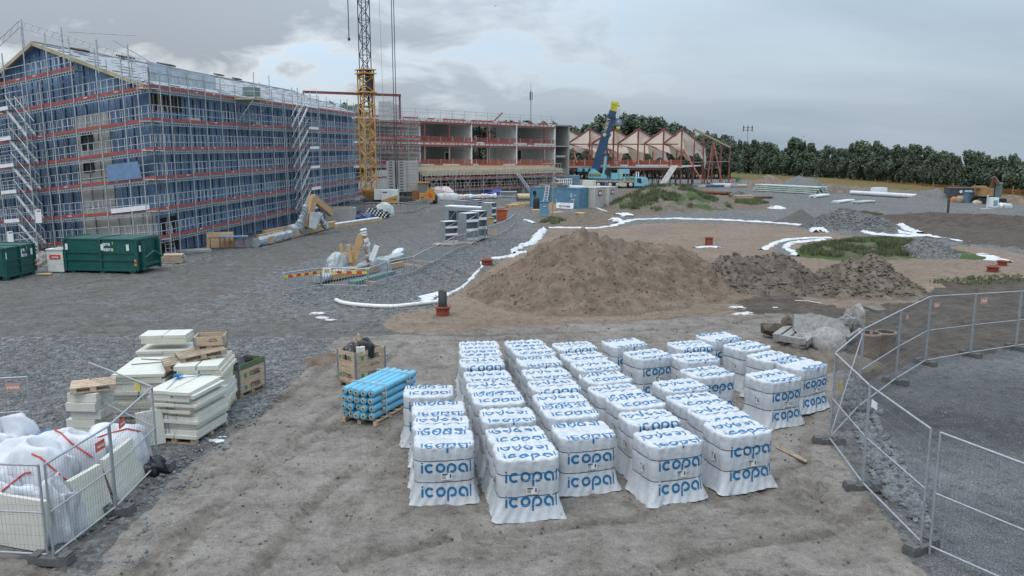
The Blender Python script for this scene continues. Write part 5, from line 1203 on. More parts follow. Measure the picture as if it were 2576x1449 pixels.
nm_ = ["yellow and red striped barrier, nearest in the row by the wrapped beams", "striped barrier with a small board, in front of the wrapped beams",
       "plain barrier turning the corner just right of the striped pair", "plain barrier beside the end of the long green beam", "plain barrier standing left of the smallest grey duct box, with a plank behind",
       "plain barrier just left of the front duct box", "plain barrier in front of the shortest duct box", "plain barrier in front of the gap between the two front duct boxes", "plain barrier in front of the tallest duct box",
       "plain barrier in front of the duct box pair, by the black crumbs", "plain barrier in front of the brown cardboard box", "plain barrier in front of the rust red bin", "last but one barrier of the row, beyond the bin", "last barrier of the row, turned away toward the container"]
for i in range(len(bb) - 1):
    barrier(ZB(*bb[i]), ZB(*bb[i + 1]), nm_[i], "crowd barriers along the gravel", strip=ystrip if i < 2 else None, bars=16 if i < 2 else 12, r=0.032)
m = MB(); p_ = ZB(668, 824).lerp(ZB(1033, 830), 0.11) + UP * .98; m.box(p_ + Vector((0, -.06, 0)), (0.42, .02, .32), 0, 0); m.box(p_ + Vector((0, -.075, 0)), (0.26, .012, .18), 0, 1); single(m, "notice_board", [whitem, wood], "small white framed board on the striped barrier", "sign")
zc = lambda x, y: G(905.6 + x * .1389, 368.9 + y * .1389)
rb_ = [(-340, 1175), (-110, 1185), (115, 1205), (480, 1205), (840, 1205), (1005, 1180), (1135, 1125), (1258, 1085)]
nm2 = ["barrier with faded strip at the left end of the crane enclosure", "second barrier from the left of the crane enclosure", "barrier left of the netted bundle at the crane enclosure", "barrier behind the netted bundle at the crane enclosure",
       "barrier right of the netted bundle at the crane enclosure", "angled barrier near the control cabinet of the crane enclosure", "angled barrier by the orange loader, last of the crane enclosure"]
for i in range(len(rb_) - 1):
    barrier(zc(*rb_[i]), zc(*rb_[i + 1]), nm2[i], "barriers round the tower crane", strip=ostrip, bars=16, r=0.035, h=1.25)
    q0, q1 = zc(*rb_[i]), zc(*rb_[i + 1]); pk = MB(); pk.beam(q0 + UP * .1 + Vector((0, -.25, 0)), q1 + UP * .1 + Vector((0, -.25, 0)), .12, .2); single(pk, "base_plank", oldwood, "plank at the foot of the %s crane enclosure barrier from the left" % ["first", "second", "third", "fourth", "fifth", "sixth", "seventh"][i], "plank", "planks at the feet of the crane barriers")
barrier(zc(905, 1000), zc(1205, 1000), "barrier behind the angled ones, deepest of the crane enclosure", "barriers round the tower crane", strip=None, r=.03)
# netted bundle, concrete block, tarp, wrapped beams -------------------------
def lump(name, c, d, m_, label, cat, seed=0, rz=0.0, rough=0.16, flat=0.6, sq=2.6, mats=None, extra=None, group=None, nu=28, nv=12, z=0.0):
    """a soft squashed solid (bag, sheeted pile) with folds"""
    rr = np.random.RandomState(seed); ph = rr.uniform(0, 6.28, 12); P = []
    for j in range(nv + 1):
        v = j / nv; el = -0.35 + (math.pi / 2 + 0.35) * v; row = []
        for i in range(nu):
            a = 2 * math.pi * i / nu; ca, sa = math.cos(a), math.sin(a); k = (abs(ca) ** sq + abs(sa) ** sq) ** (-1 / sq); ce, se = math.cos(el), math.sin(el)
            rad = max(ce, 0) ** flat; f = 1 + rough * (math.sin(3 * a + ph[0] + 2 * v) * .4 + math.sin(7 * a + ph[1] + 5 * v) * .3 + math.sin(13 * a + ph[2] - 7 * v) * .2 + math.sin(21 * a + 9 * v + ph[3]) * .15)
            cr_ = mathutils.noise.ridged_multi_fractal(Vector((ca * 1.6 + seed, sa * 1.6, v * 2.2)), 1.0, 2.1, 3, 1.0, 2.0); f += rough * .45 * (cr_ - 1.2)
            zz = max(0.0, (se + .3) / 1.3) * (1 + rough * .8 * math.sin(4 * a + ph[4]) * (1 - v) + rough * .6 * math.sin(ph[5] + 6 * v + 2 * a))
            row.append(Vector((ca * k * rad * d[0] / 2 * f, sa * k * rad * d[1] / 2 * f, zz * d[2])))
        P.append(row)
    sm_ = name not in ('sheeted_pile', 'wrapped_stack', 'blue_tarpaulin'); mb = MB(); mb.grid(P, 0, sm_, True); mb.add(P[-1], [tuple(range(nu))], 0, sm_)
    if extra: extra(mb)
    o = mb.build(name, mats or m_); o.location = (c[0], c[1], z); o.rotation_euler = (0, 0, rz); tag(o, label, cat, group); return o
g = G(968, 545); lump("netted_bundle", g, (2.2, 1.5, 1.5), mat("pale_green_wrap", (0.46, 0.52, 0.50), .4, 0, .2, 2, .6, 5), "pale shrink wrapped bundle in front of the crane enclosure", "bundle", 3)
g = G(948, 548); t = T("tube_stack", "fan of black tubes with white ends beside the pale wrapped bundle", "tubes", g); m = MB()
for i in range(7):
    for k in range(5 - i // 2): c = g + Vector((-1.3 + i * .38 + k * .14, -.2 + k * .05, .14 + k * .22)); m.tube(c + Vector((0, -.5, 0)), c + Vector((0.2, .8, 0)), .1, 8, 0); m.lathe(c + Vector((0, -.52, 0)), [(0.105, -0.03), (.105, .03)], 8, 1, axis='Y')
m.build("tubes", [black, whitem], t)
t0_ = G(838, 562); t1_ = G(872, 556); m = MB(); cc = (t0_ + t1_) / 2; wB = (t1_ - t0_).length; m.box((cc.x, cc.y + .7, .72), (wB, 1.6, 1.44), 0.08); m.box((cc.x - .1, cc.y + .5, 1.5), (wB * .9, .5, .1), .2, 1); single(m, "concrete_block", [conc, oldwood], "square concrete counterweight block at the foot of the folded timber frame", "block")
bluet = mat("blue_tarpaulin", (0.035, 0.06, 0.16), .45, 0, .3, 2, 1, 4)
lump("blue_tarpaulin", G(905, 556), (3.2, 1.4, .75), bluet, "crumpled dark blue tarpaulin on the gravel by the white wrapped beam", "tarpaulin", 5, rough=.3)
lump("blue_tarpaulin", G(1207, 490), (7.0, 2.0, .9), mat("bright_blue_tarpaulin", (0.08, 0.10, 0.36), .45, 0, .3, 2, 1, 4), "violet blue tarpaulin beside the stack of pale steel channels", "tarpaulin", 6, rough=.3)
# folded glulam frames (left one)
glu = mat("glulam_timber", (0.47, 0.30, 0.155), .65, 0, .15, 1.5, stretch=(1, 1, 6))
silver = mat("silver_grey_wrap", (0.34, 0.37, 0.38), .35, .1, .2, 2, 1.0, 4)
def wrapped_beam(mb, p, q, w, h, mi=0, seed=0, lump_=0.22, n=16):
    p = Vector(p); q = Vector(q); d = (q - p).normalized(); x = d.cross(UP).normalized(); z = x.cross(d); rr = random.Random(seed); P = []
    for k in range(n + 1):
        c = p.lerp(q, k / n); s = 1 + rr.uniform(-lump_, lump_); row = []
        for i in range(12):
            a = 2 * math.pi * i / 12; ca, sa = math.cos(a), math.sin(a); kk = (abs(ca) ** 4 + abs(sa) ** 4) ** (-.25) * s * (1 + rr.uniform(-lump_, lump_) * .4); row.append(c + x * (ca * kk * w / 2) + z * (sa * kk * h / 2))
        P.append(row)
    mb.grid(P, mi, False, True); mb.add(P[0], [tuple(range(12))], mi); mb.add(P[-1], [tuple(range(11, -1, -1))], mi)
Yl = G(770, 590).y
def F1(x, y, dy=0.0): return at(x, y, Yl + dy)
t = T("folded_timber_frame", "folded glulam frame half wrapped in silver sheet, standing near the scaffold", "timber frame", F1(790, 590))
t.location.z = 0
m = MB(); m.beam(F1(786, 497), F1(833, 536, 3), .42, .62, 0); m.build("upper_beam", glu, t)
m = MB(); m.beam(F1(788, 495), F1(768, 572, -1), .55, .62, 0); m.build("leg_beam", glu, t)
m = MB(); wrapped_beam(m, F1(772, 520, -.6), F1(752, 580, -2), .35, .9, 0, 3); wrapped_beam(m, F1(800, 536, 0), F1(820, 572, 1), .4, .5, 0, 4, .3)
m.extrude([F1(779, 534, -1.1), F1(801, 534, -1), F1(806, 545, -1), F1(795, 577, -1.3), F1(777, 572, -1.4)], (0.05, .25, 0), 0)
m.build("silver_wrap", silver, t)
m = MB(); a, b = G(672, 616), G(842, 572); m.beam(a + UP * .35, b + UP * .35, .45, .55, 0); m.build("base_beam", glu, t)
m = MB(); wrapped_beam(m, G(644, 622) + UP * .35, G(728, 602) + UP * .4, .6, .68, 0, 5, .2, 18); wrapped_beam(m, G(728, 600) + UP * .5, G(766, 590) + UP * .6, .8, 1.0, 0, 6, .3, 8); m.build("wrapped_end", silver, t)
t = T("timber_beam", "loose yellow timber beams lying behind the silver wrapped one", "timber beam", G(710, 598)); m = MB(); m.beam(G(650, 603) + UP * .2, G(745, 583) + UP * .25, .35, .35); m.beam(G(640, 610) + UP * .1, G(740, 588) + UP * .15, .3, .2); m.beam(G(665, 598) + UP * .45, G(748, 580) + UP * .45, .3, .3); m.build("beam", wood, t)
t = T("wrapped_beam", "long white wrapped timber beam lying toward the crane enclosure", "timber beam", G(900, 562)); m = MB(); a, b = G(836, 574), G(958, 556); m.beam(a + UP * .16, b + UP * .16, .5, .3, 0); m.build("beam", wood, t); m = MB(); wrapped_beam(m, a.lerp(b, .02) + UP * .36, a.lerp(b, .92) + UP * .36, .55, .2, 0, 3, .08, 12); m.build("white_wrap", plastic, t)
# second folded frame
Y2 = G(900, 690).y
def F2(x, y, dy=0.0): return at(x, y, Y2 + dy)
t = T("folded_timber_frame", "folded glulam frame with white sheet at its peak behind the striped barriers", "timber frame", F2(890, 690)); t.location.z = 0
m = MB(); m.beam(F2(915, 580), F2(886, 672, 0), .22, .30, 0); m.beam(F2(907, 590, .5), F2(878, 668, 1), .18, .22, 0); m.build("leg_beam", glu, t)
m = MB(); m.beam(F2(916, 584, 1), F2(929, 660, 1.5), .22, .30, 0); m.build("rear_beam", glu, t)
m = MB(); m.beam(F2(877, 615, -.2), F2(884, 660, -.2), .22, .22, 0); m.beam(F2(857, 614, 0), F2(861, 638, 0), .16, .16, 0); m.beam(F2(857, 634), F2(885, 650), .2, .2); m.build("short_stud", glu, t)
m = MB(); wrapped_beam(m, F2(913, 575, 0), F2(917, 592, 0), .50, .34, 0, 7, .3, 5); wrapped_beam(m, F2(921, 600, 1), F2(928, 645, 1.4), .24, .38, 0, 8, .4, 9); m.build("white_cap", plastic, t)
m = MB(); m.beam(F2(948, 618, 0), F2(934, 655, 0), .12, .30); m.build("white_board", whitem, t)
lump("sheeted_pile", F2(852, 680), (1.5, 1.0, 1.2), silver, "silver grey sheeted pile left of the second folded frame", "sheeted pile", 12, .3, .2)
lump("sheeted_pile", F2(957, 667, 1), (1.3, 1.0, .85), silver, "silver sheeted block right of the second folded frame", "sheeted pile", 14, .1, .1, .35)
t = T("wrapped_beam", "wide silver wrapped beam behind the barrier with the small board", "timber beam", G(890, 700)); m = MB(); wrapped_beam(m, G(800, 716) + UP * .3, G(1005, 658) + UP * .35, .65, .42, 0, 9, .2, 26); m.build("silver_wrap", silver, t)
m = MB(); m.beam(G(835, 710) + UP * .28, G(1012, 672) + UP * .2, .25, .3, 0); m.build("beam", glu, t)
m = MB(); wrapped_beam(m, G(985, 660) + UP * .3, G(1010, 648) + UP * .5, .5, .4, 0, 10, .3, 5); m.build("white_end", plastic, t)
t = T("green_beam", "long dark green wrapped beam beside the row of barriers", "beam", G(940, 708)); m = MB(); m.beam(G(886, 718) + UP * .12, G(986, 690) + UP * .12, .5, .2, 0); m.build("beam", mat("green_wrap", (0.09, 0.20, 0.18), .5, 0, .2, 2), t)
for i, (a, b) in enumerate((((1008, 668), (1060, 673)), ((1040, 660), (1092, 663)), ((920, 712), (944, 715)))):
    m = MB(); m.beam(G(*a) + UP * .08, G(*b) + UP * .08, .16, .12); single(m, "plank", wood, ["plank on the gravel behind the middle barriers", "farther plank on the gravel behind the middle barriers", "short plank at the foot of the corner barrier"][i], "plank", "planks by the barriers")
# duct boxes
zd = lambda x, y: (1073.3 + x * .11719, 469.6 + y * .11719)
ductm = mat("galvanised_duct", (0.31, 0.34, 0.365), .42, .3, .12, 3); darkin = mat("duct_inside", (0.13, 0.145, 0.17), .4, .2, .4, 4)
def duct(xl, xr, yt, yb, dep, label, xm=None, long=False):
    p = G(*zd(xl, yb)); q = G(*zd(xr, yb)); pm = FD / p.y; h = (yb - yt) * .11719 / pm
    fx = (xm - xl) / (xr - xl) if xm else .5
    w = (q - p).length; t = T("duct_box", label, "duct box", p.lerp(q, .5), "galvanised duct boxes", 0)
    # side face (left) recedes to the right; front face open with shelves
    A = p; Bc = p.lerp(q, fx) + Vector((0, -dep * .5, 0)); D = q + Vector((0, dep * .1, 0)); E = A + (D - Bc)
    m = MB(); th = .03
    for a, b in ((A, Bc), (E, D), (A, E)): m.beam(a + UP * h / 2, b + UP * h / 2, .03, h)
    m.add([A + UP * h, Bc + UP * h, D + UP * h, E + UP * h], [(0, 1, 2, 3)], 2); m.add([A + UP * .05, Bc + UP * .05, D + UP * .05, E + UP * .05], [(0, 1, 2, 3)], 1)
    m.beam(Bc, Bc + UP * h, .05, .05); m.beam(D, D + UP * h, .05, .05); m.beam(Bc + UP * (h - .03), D + UP * (h - .03), .05, .06); m.build("casing", [ductm, darkin, whitem], t)
    n_ = 3 if not long else 1
    s = MB(); dd = (D - Bc).normalized(); inn = (A - Bc).normalized() * .05
    s.extrude([Bc + inn * 6 + UP * .03, D + inn * 6 + UP * .03, D + inn * 6 + UP * (h - .05), Bc + inn * 6 + UP * (h - .05)], inn * .2, 1); s.beam(Bc + inn * 3 + UP * h * .7, D + inn * 3 + UP * h * .95, .03, .05, 0)
    for k in range(n_): z = h * (.12 + .31 * k) if not long else h * .3; s.beam(Bc + UP * z + inn * .5, D + UP * z + inn * .5, .04, h * .09, 0)
    s.build("shelf", [whitem, darkin], t)
    return t
duct(600, 955, 290, 425, .8, "low duct box, farthest left at the back of the group", 830)
duct(955, 1200, 275, 440, .8, "low duct box, farthest right at the back of the group", 1100)
duct(1180, 1500, 345, 780, 1.0, "tall duct box at the right side of the group beside the red bin", 1400)
# long frame-like duct box
def long_duct():
    p = G(*zd(390, 760)); t = T("long_duct", "long white topped duct frame lying behind the front boxes", "duct frame", p, "galvanised duct boxes"); a = at(*zd(390, 430), p.y); b = at(*zd(1190, 470), p.y + 1.0); m = MB()
    m.extrude([a, b, b + Vector((.3, 1.2, 0)), a + Vector((.5, 1.2, 0))], (0, 0, .12), 0); m.build("top_panel", whitem, t)
    m = MB(); m.beam(a - UP * .2, b - UP * .2, .1, .35, 0)
    for q in (.05, .32, .6, .95): c = a.lerp(b, q); m.beam((c.x, c.y, 0), c, .32 if q == .05 else .08, .1, 0)
    m.beam((a.x + .5, a.y, .3), a.lerp(b, .3) - UP * .3, .05, .05, 0); m.build("side_frame", ductm, t)
    m = MB(); m.extrude([Vector((a.x + .3, a.y + 1.1, 0)), Vector((b.x, b.y + 1.1, 0)), b + Vector((0, 1.1, -.1)), a + Vector((.3, 1.1, -.1))], (0, .03, 0), 0); m.build("rear_panel", darkin, t)
long_duct()
duct(890, 1300, 515, 1150, 1.1, "duct box behind and right of the tallest one", 1110)
duct(680, 1120, 560, 1190, 1.2, "tallest duct box with white shelves in the middle of the group", 860)
duct(275, 675, 735, 1230, 1.1, "front left duct box with four white shelves", 410)
bin_m = mat("rust_red_plastic", (0.42, 0.10, 0.04), .5, 0, .2, 3)
g = G(*zd(1590, 740)); m = MB(); m.extrude([(-.55, 0, 0), (.55, 0, 0), (.75, 0, 1.15), (-.75, 0, 1.15)], (0, .8, 0), 0)
for k in range(4): m.box((-.45 + k * .3, -.04, .55), (.08, .06, .95), 0, 0)
m.box((0, .4, 1.17), (1.6, .95, .06), 0, 0); m.box((-.1, .4, 1.3), (1.0, .6, .25), .3, 1); m.box((0, .4, .02), (1.2, .7, .05), 0, 1)
o = m.build("waste_bin", [bin_m, oldwood]); o.location = g; tag(o, "rust red waste bin with wood scraps beside the tall duct box", "bin")
g = G(*zd(1350, 800)); m = MB(); m.box((0, 0, .3), (.75, .6, .6), .2, 0); m.box((0, 0, .63), (.85, .7, .06), .2, 0); single(m, "cardboard_box", mat("cardboard", (0.38, 0.27, 0.15), .8), "brown cardboard box in front of the tall duct box", "box"); bpy.data.objects["cardboard_box"].location = g
for i, (x, y, l, rz) in enumerate(((1400, 1000, 1.6, .1), (1380, 950, 1.3, -.1), (1420, 1040, 1.1, .2))):
    m = MB(); m.beam((-l / 2, 0, .1), (l / 2, 0, .1), .12, .1); o = m.build("batten", wood); o.location = G(*zd(x, y)); o.rotation_euler = (0, 0, rz); tag(o, ["middle batten of three lying behind the barriers near the duct boxes", "farthest batten of three lying behind the barriers near the duct boxes", "nearest batten of three lying behind the barriers near the duct boxes"][i], "batten", "battens behind the barriers")
def pallet_mb(L_=1.2, W_=.8, mi=0):
    m = MB()
    for i in range(5): m.box((0, (-.5 + (i + .5) / 5) * W_, .132), (L_, W_ / 5 * .8, .022), 0, mi)
    for i in (-1, 0, 1):
        m.box((i * (L_ / 2 - .07), 0, .111), (.14, W_, .02), 0, mi)
        for j in (-1, 0, 1): m.box((i * (L_ / 2 - .07), j * (W_ / 2 - .06), .06), (.14, .12, .08), 0, mi)
    for j in (-1, 0, 1): m.box((0, j * (W_ / 2 - .06), .011), (L_, .12, .022), 0, mi)
    return m
for i, (x, y) in enumerate(((780, 1240), (400, 1275))):
    m = pallet_mb(1.8, 1.2); o = m.build("pallet", crate_m); o.location = G(*zd(x, y)) + Vector((0, .3, 0)); o.rotation_euler = (0, 0, -.3); tag(o, ["wooden pallet under the tallest duct box", "flat wooden pallet on the gravel before the front left duct box"][i], "pallet", "pallets by the duct boxes")
# far wrapped heaps, channels
lump("wrapped_stack", G(1125, 503), (3.8, 2.0, 1.0), mat("pale_wrap", (0.50, 0.52, 0.52), .5, 0, .25, 1, 1, 3), "pale wrapped stack right of the orange loader", "wrapped stack", 21, flat=.25, rough=.06)
lump("wrapped_stack", G(1110, 497), (4.2, 1.5, 1.6), mat("pinkish_wrap", (0.60, 0.50, 0.47), .6, 0, .25, 1, 1, 3), "red and white sheeting heaped on top of the pale stack behind the loader", "sheeting", 22, rough=.2)
t = T("sheeting_heap", "long heap of red and white sheeting in front of the formwork scaffold", "sheeting", G(1190, 503))
for i in range(4): 
    m = MB(); p = G(1145 + i * 24, 502 - i * .8); wrapped_beam(m, p + UP * .35, p + Vector((1.9, .3, .4)), 1.2, .7, 0, 30 + i, .3, 8); m.build("sheet_roll", MATS["pinkish_wrap"] if i % 2 == 0 else plastic, t)
t = T("steel_channel", "stack of two pale steel channels on the yard left of the containers", "steel channel", G(1277, 497)); m = MB(); a, b = G(1258, 497), G(1300, 497)
for s in (0, 1):
    o_ = Vector((0, s * .9, 0)); m.beam(a + o_ + UP * .9, b + o_ + UP * .9, .6, .1); m.beam(a + o_ + UP * .15, b + o_ + UP * .15, .6, .1); m.beam(a + o_ + UP * .5 + Vector((0, .25, 0)), b + o_ + UP * .5 + Vector((0, .25, 0)), .08, .75)
m.build("channel", mat("pale_steel", (0.45, 0.46, 0.45), .5, .2, .15, 2), t)
# orange loader ---------------------------------------------------------------
def loader():
    B = G(1078, 513); t = T("wheel_loader", "small orange loader seen from behind with a warning triangle", "loader", B); k = FD / B.y
    org = mat("loader_orange", (0.56, 0.24, 0.035), .45, 0, .15, 2)
    m = MB(); m.box(B + Vector((-.2, 1.0, 1.05)), (2.0, 3.2, .8), 0, 0); m.box(B + Vector((.35, -.45, 1.15)), (1.2, .8, 1.2), 0, 0); m.box(B + Vector((.35, -.5, 1.85)), (.8, .6, .5), 0, 0); m.box(B + Vector((-1.6, 1.5, 1.2)), (1.6, 1.6, 1.3), 0, 1); m.build("body", [org, mat("brown_bodywork", (0.22, 0.11, 0.05), .7)], t)
    m = MB()
    for s in (-.9, .9): m.beam(B + Vector((s * .8 - .8, 1.2, 1.4)), B + Vector((s * .8 - .8, 1.2, 2.9)), .08, .08)
    m.box(B + Vector((-.8, 1.2, 2.95)), (1.7, 1.5, .12), 0, 0); m.box(B + Vector((-.8, 1.2, 2.1)), (1.3, 1.2, 1.3), 0, 1); m.build("cab", [org, mat("cab_glass", (0.15, 0.18, 0.19), .2)], t)
    m = MB(); c = B + Vector((.35, -.92, 1.35)); m.extrude([c + Vector((-.3, 0, -.22)), c + Vector((.3, 0, -.22)), c + Vector((0, 0, .3))], (0, -.02, 0)); m.build("warning_triangle", mat("bright_red", (0.75, 0.07, 0.03), .4), t)
    for s in (-.75, .85):
        for q in (-.1, 2.1): m = MB(); m.lathe(B + Vector((s, q, .62)), [(.3, -.2), (.58, -.2), (.64, -.1), (.64, .1), (.58, .2), (.3, .2)], 16, 0, axis='X'); m.build("wheel", black, t)
loader()
# ------------------------------------------------------------------ containers
cblue = mat("container_blue", (0.11, 0.235, 0.33), .5, 0, .15, 1); cwhite = mat("container_cream", (0.48, 0.47, 0.44), .6, 0, .1, 1)
def container(loc, rz, m_, label, L_=6.3, W_=2.44, H_=2.65, ends=True, group="containers in the yard"):
    t = T("shipping_container", label, "container", loc, group, rz)
    b = MB()
    for side, y in ((-1, 0.0), (1, W_)):
        n_ = 22; P = []
        for z in (.15, H_ - .12):
            row = []
            for i in range(n_ * 4 + 1): x = L_ * i / (n_ * 4); o = [0, 0, .05, .05][i % 4] ; row.append(Vector((x, y + (o if side < 0 else -o), z)))
            P.append(row)
        b.grid(P, 0, False)
    b.box((L_ / 2, W_ / 2, H_ - .04), (L_, W_, .06)); b.box((L_ / 2, W_ / 2, .1), (L_, W_, .1))
    b.build("body", m_, t, False)
    f = MB()
    for x in (0.04, L_ - .04):
        for y in (.04, W_ - .04): f.beam((x, y - .0, 0), (x, y, H_), .14, .14)
        for z in (.08, H_ - .06): f.beam((x, 0, z), (x, W_, z), .13, .14)
    for y in (.02, W_ - .02):
        for z in (.08, H_ - .05): f.beam((0, y, z), (L_, y, z), .1, .13)
    f.build("frame", m_, t, False)
    for s in (0, 1):
        d = MB(); d.box((L_ - .03, W_ * (.27 + .46 * s), H_ / 2), (.05, W_ * .44, H_ - .3)); 
        for q in (-.25, .25): d.tube((L_ + .04, W_ * (.27 + .46 * s) + q, .2), (L_ + .04, W_ * (.27 + .46 * s) + q, H_ - .2), .02, 5)
        d.build("door", m_, t, False)
    d = MB(); d.box((.03, W_ / 2, H_ / 2), (.05, W_ - .2, H_ - .3)); d.build("end_wall", m_, t, False)
    return t
pL, pR = G(1333, 521), G(1455, 526.5); cz_ = math.atan2((pR - pL).y, (pR - pL).x); LCn = (pR - pL).length; dcx = Vector((math.cos(cz_), math.sin(cz_), 0)); dcy = Vector((-dcx.y, dcx.x, 0))
t = container(pL, cz_, cblue, "blue corrugated container with a ladder leaning on its long side", LCn)
m = MB(); 
for i in range(3): m.box((LCn - 1.05 + .0, -.01, 1.9 - i * .17), (.28, .012, .1), 0, 0)
for i in range(2): m.box((LCn - .6 + i * .2, -.01, 1.72), (.13, .012, .13), 0, 0)
m.lathe((LCn - .95, -.01, 1.2), [(.1, -.006), (.1, .006)], 12, 0, axis='Y'); m.lathe((LCn - .6, -.01, 1.2), [(.1, -.006), (.1, .006)], 12, 1, axis='Y'); m.build("stencil", [mat("stencil_white", (.6, .65, .68), .6), mat("stencil_yellow", (.6, .5, .2), .6)], t, False)
m = MB(); m.box((.75, -.12, 1.9), (.32, .2, .5)); m.tube((.75, -.08, 1.7), (1.0, -.03, .3), .03, 5); m.build("meter_box", black, t, False)
t2 = container(pL + dcy * 2.6 + dcx * .9, cz_, cwhite, "cream container directly behind the blue one, red sign on its door end", LCn)
m = MB(); m.box((LCn + .07, 1.3, 1.9), (.02, .9, .7), 0, 0); m.box((LCn + .085, 1.3, 1.9), (.02, .62, .3), 0, 1); m.build("sign", [redm, whitem], t2, False)
t3 = container(pL + dcy * 5.2 + dcx * 1.5, cz_, cwhite, "rearmost cream container of the block of three", LCn)
m = MB(); m.box((LCn + .07, 1.0, 2.0), (.02, .8, .6), 0, 0); m.box((LCn + .085, 1.0, 2.0), (.02, .5, .26), 0, 1); m.build("sign", [redm, whitem], t3, False)
# ladder, banner, things on the roof
t = T("ladder", "aluminium ladder leaning against the blue container", "ladder", pL + dcx * LCn * .385 - dcy * .9); m = MB(); a = pL + dcx * LCn * .385 - dcy * .9; b = pL + dcx * LCn * .385 - dcy * .1 + UP * 2.9
for s in (-.28, .28): m.beam(a + dcx * s, b + dcx * s * .9, .07, .12)
for k in range(9): q = (k + .6) / 9; m.beam(a.lerp(b, q) - dcx * .26, a.lerp(b, q) + dcx * .26, .05, .11)
m.build("rails", lightpole, t)
t = T("banner_board", "white printed board lying upside down against the blue container", "sign", pL + dcx * LCn * .74 - dcy * .7); m = MB(); c = pL + dcx * LCn * .77 - dcy * .55 + UP * .42; upv = (UP * .95 + dcy * .3).normalized(); nrm = dcx.cross(upv)
w2, h2 = 1.27, .37
m.extrude([c - dcx * w2 - upv * h2, c + dcx * w2 - upv * h2, c + dcx * w2 + upv * h2, c - dcx * w2 + upv * h2], -nrm * -.03 if nrm.y < 0 else -nrm * .03, 0)
fn_ = nrm if nrm.y < 0 else -nrm
put_text(m, "EMANUEL", c + fn_ * .045 - upv * .08, -dcx, -upv, .42, 1, True, 1.75); put_text(m, "bygg och montage i centrum", c + fn_ * .045 + upv * .24, -dcx, -upv, .1, 1, False, 1.6) if False else m.beam(c + fn_ * .045 + upv * .24 - dcx * .7, c + fn_ * .045 + upv * .24 + dcx * .7, .01, .03, 1)
m.build("board", [whitem, mat("dark_print", (.04, .05, .10), .6)], t)
p = MB()
for s in (-1.28, 1.28): p.beam(c + dcx * s - UP * .4, c + dcx * s + UP * .85, .05, .05)
p.build("post", lightpole, t)
roofz = 2.68
for i, (u, v, d, m_, nm, lb) in enumerate(((1.9, .8, (1.6, 1.0, .35), oldwood, "timber_bundle", "weathered timber bundle on the roof of the blue container, left"), (3.3, 1.2, (1.5, .9, .55), oldwood, "timber_bundle", "higher timber bundle on the roof of the blue container, middle"), (4.6, .7, (1.3, .8, .3), dconc, "scrap_bundle", "dark scrap bundle at the right of the blue container roof"))):
    m = MB(); rr = random.Random(i)
    for k in range(9): m.box((rr.uniform(-.1, .1), (k % 3 - 1) * d[1] / 3, (k // 3 + .5) * d[2] / 3), (d[0] * rr.uniform(.8, 1.1), d[1] / 3.6, d[2] / 3.6), rr.uniform(-.12, .12))
    o = m.build(nm, m_); o.location = pL + dcx * u + dcy * v + UP * roofz; o.rotation_euler = (0, 0, cz_); tag(o, lb, "bundle")
t = T("metal_rack", "white tangled metal rack standing on top of the containers", "rack", pL + dcx * 3.3 + dcy * 3.4 + UP * roofz); c = pL + dcx * 3.3 + dcy * 3.4 + UP * roofz; m = MB()
for k in range(7): x = (k - 3) * .3; m.tube(c + dcx * x, c + dcx * (x + .1) + UP * .9, .035, 4); 
for z in (.1, .5, .9): m.tube(c - dcx * 1.1 + UP * z, c + dcx * 1.1 + UP * (z + .08), .035, 4)
m.tube(c - dcx * 1.6 + UP * 1.1, c - dcx * .9 + UP * .8, .04, 4); m.build("frame", whitem, t)
m = MB(); [m.box((0, 0, .06 + k * .12), (1.6, .9, .1), 0.03 * k) for k in range(6)]; o = m.build("board_stack", eps); o.location = pL + dcx * 5.2 + dcy * 6.5 + UP * roofz; o.rotation_euler = (0, 0, cz_); tag(o, "stack of pale boards on the rear cream container", "board stack")
# blue tool cabinet, post, cable reels
g = G(1369, 545); t = T("tool_cabinet", "light blue cabinet on legs with a red label beside the wooden post", "cabinet", g); m = MB(); m.box(g + Vector((0, 0, 1.0)), (1.0, .6, 1.45), 0, 0); m.box(g + Vector((0, -.31, 1.6)), (.9, .02, .1), 0, 1); m.build("cabinet", [mat("light_blue_steel", (0.11, 0.28, 0.42), .5), mat("dark_blue_print", (.03, .07, .14), .5)], t)
m = MB(); m.box(g + Vector((0, -.32, 1.15)), (.42, .02, .2), 0, 0); m.box(g + Vector((0, -.335, 1.15)), (.3, .02, .08), 0, 1); m.build("label", [redm, whitem], t)
m = MB(); [m.beam(g + Vector((s, 0, -.45)), g + Vector((s, 0, .3)), .05, .05) for s in (-.4, .4)]; m.build("leg", galv, t)
g = G(1390, 548); m = MB(); m.beam((0, 0, -.1), (.03, 0, 3.3), .12, .12); o = m.build("wooden_post", oldwood); o.location = g; tag(o, "upright weathered wooden post in front of the blue container", "post")
g = G(1350, 527); lump("black_barrel", g, (.9, .9, 1.5), black, "black covered barrel behind the light blue cabinet", "barrel", 3, flat=.3, rough=.05, sq=2)
for i, (x, y, s) in enumerate(((1323, 519, 1), (1303, 521, 1), (1357, 536, 1), (1460, 540, .5), (1400, 538, .8), (1290, 525, .8))):
    plank_stack("timber_stack", G(x, y), .1 * i, 2.0 * s, 1.1, (.45 + .1 * (i % 2)) if i not in (3, 4) else .24, wood if i % 2 else crate_m, ["pale timber stack with a cable drum behind the barriers", "low timber stack left of the cable drum", "small plywood stack beside the light blue cabinet", "small timber offcuts in front of the banner's right end", "timber offcuts at the foot of the ladder", "farthest left low timber stack near the red bin"][i])
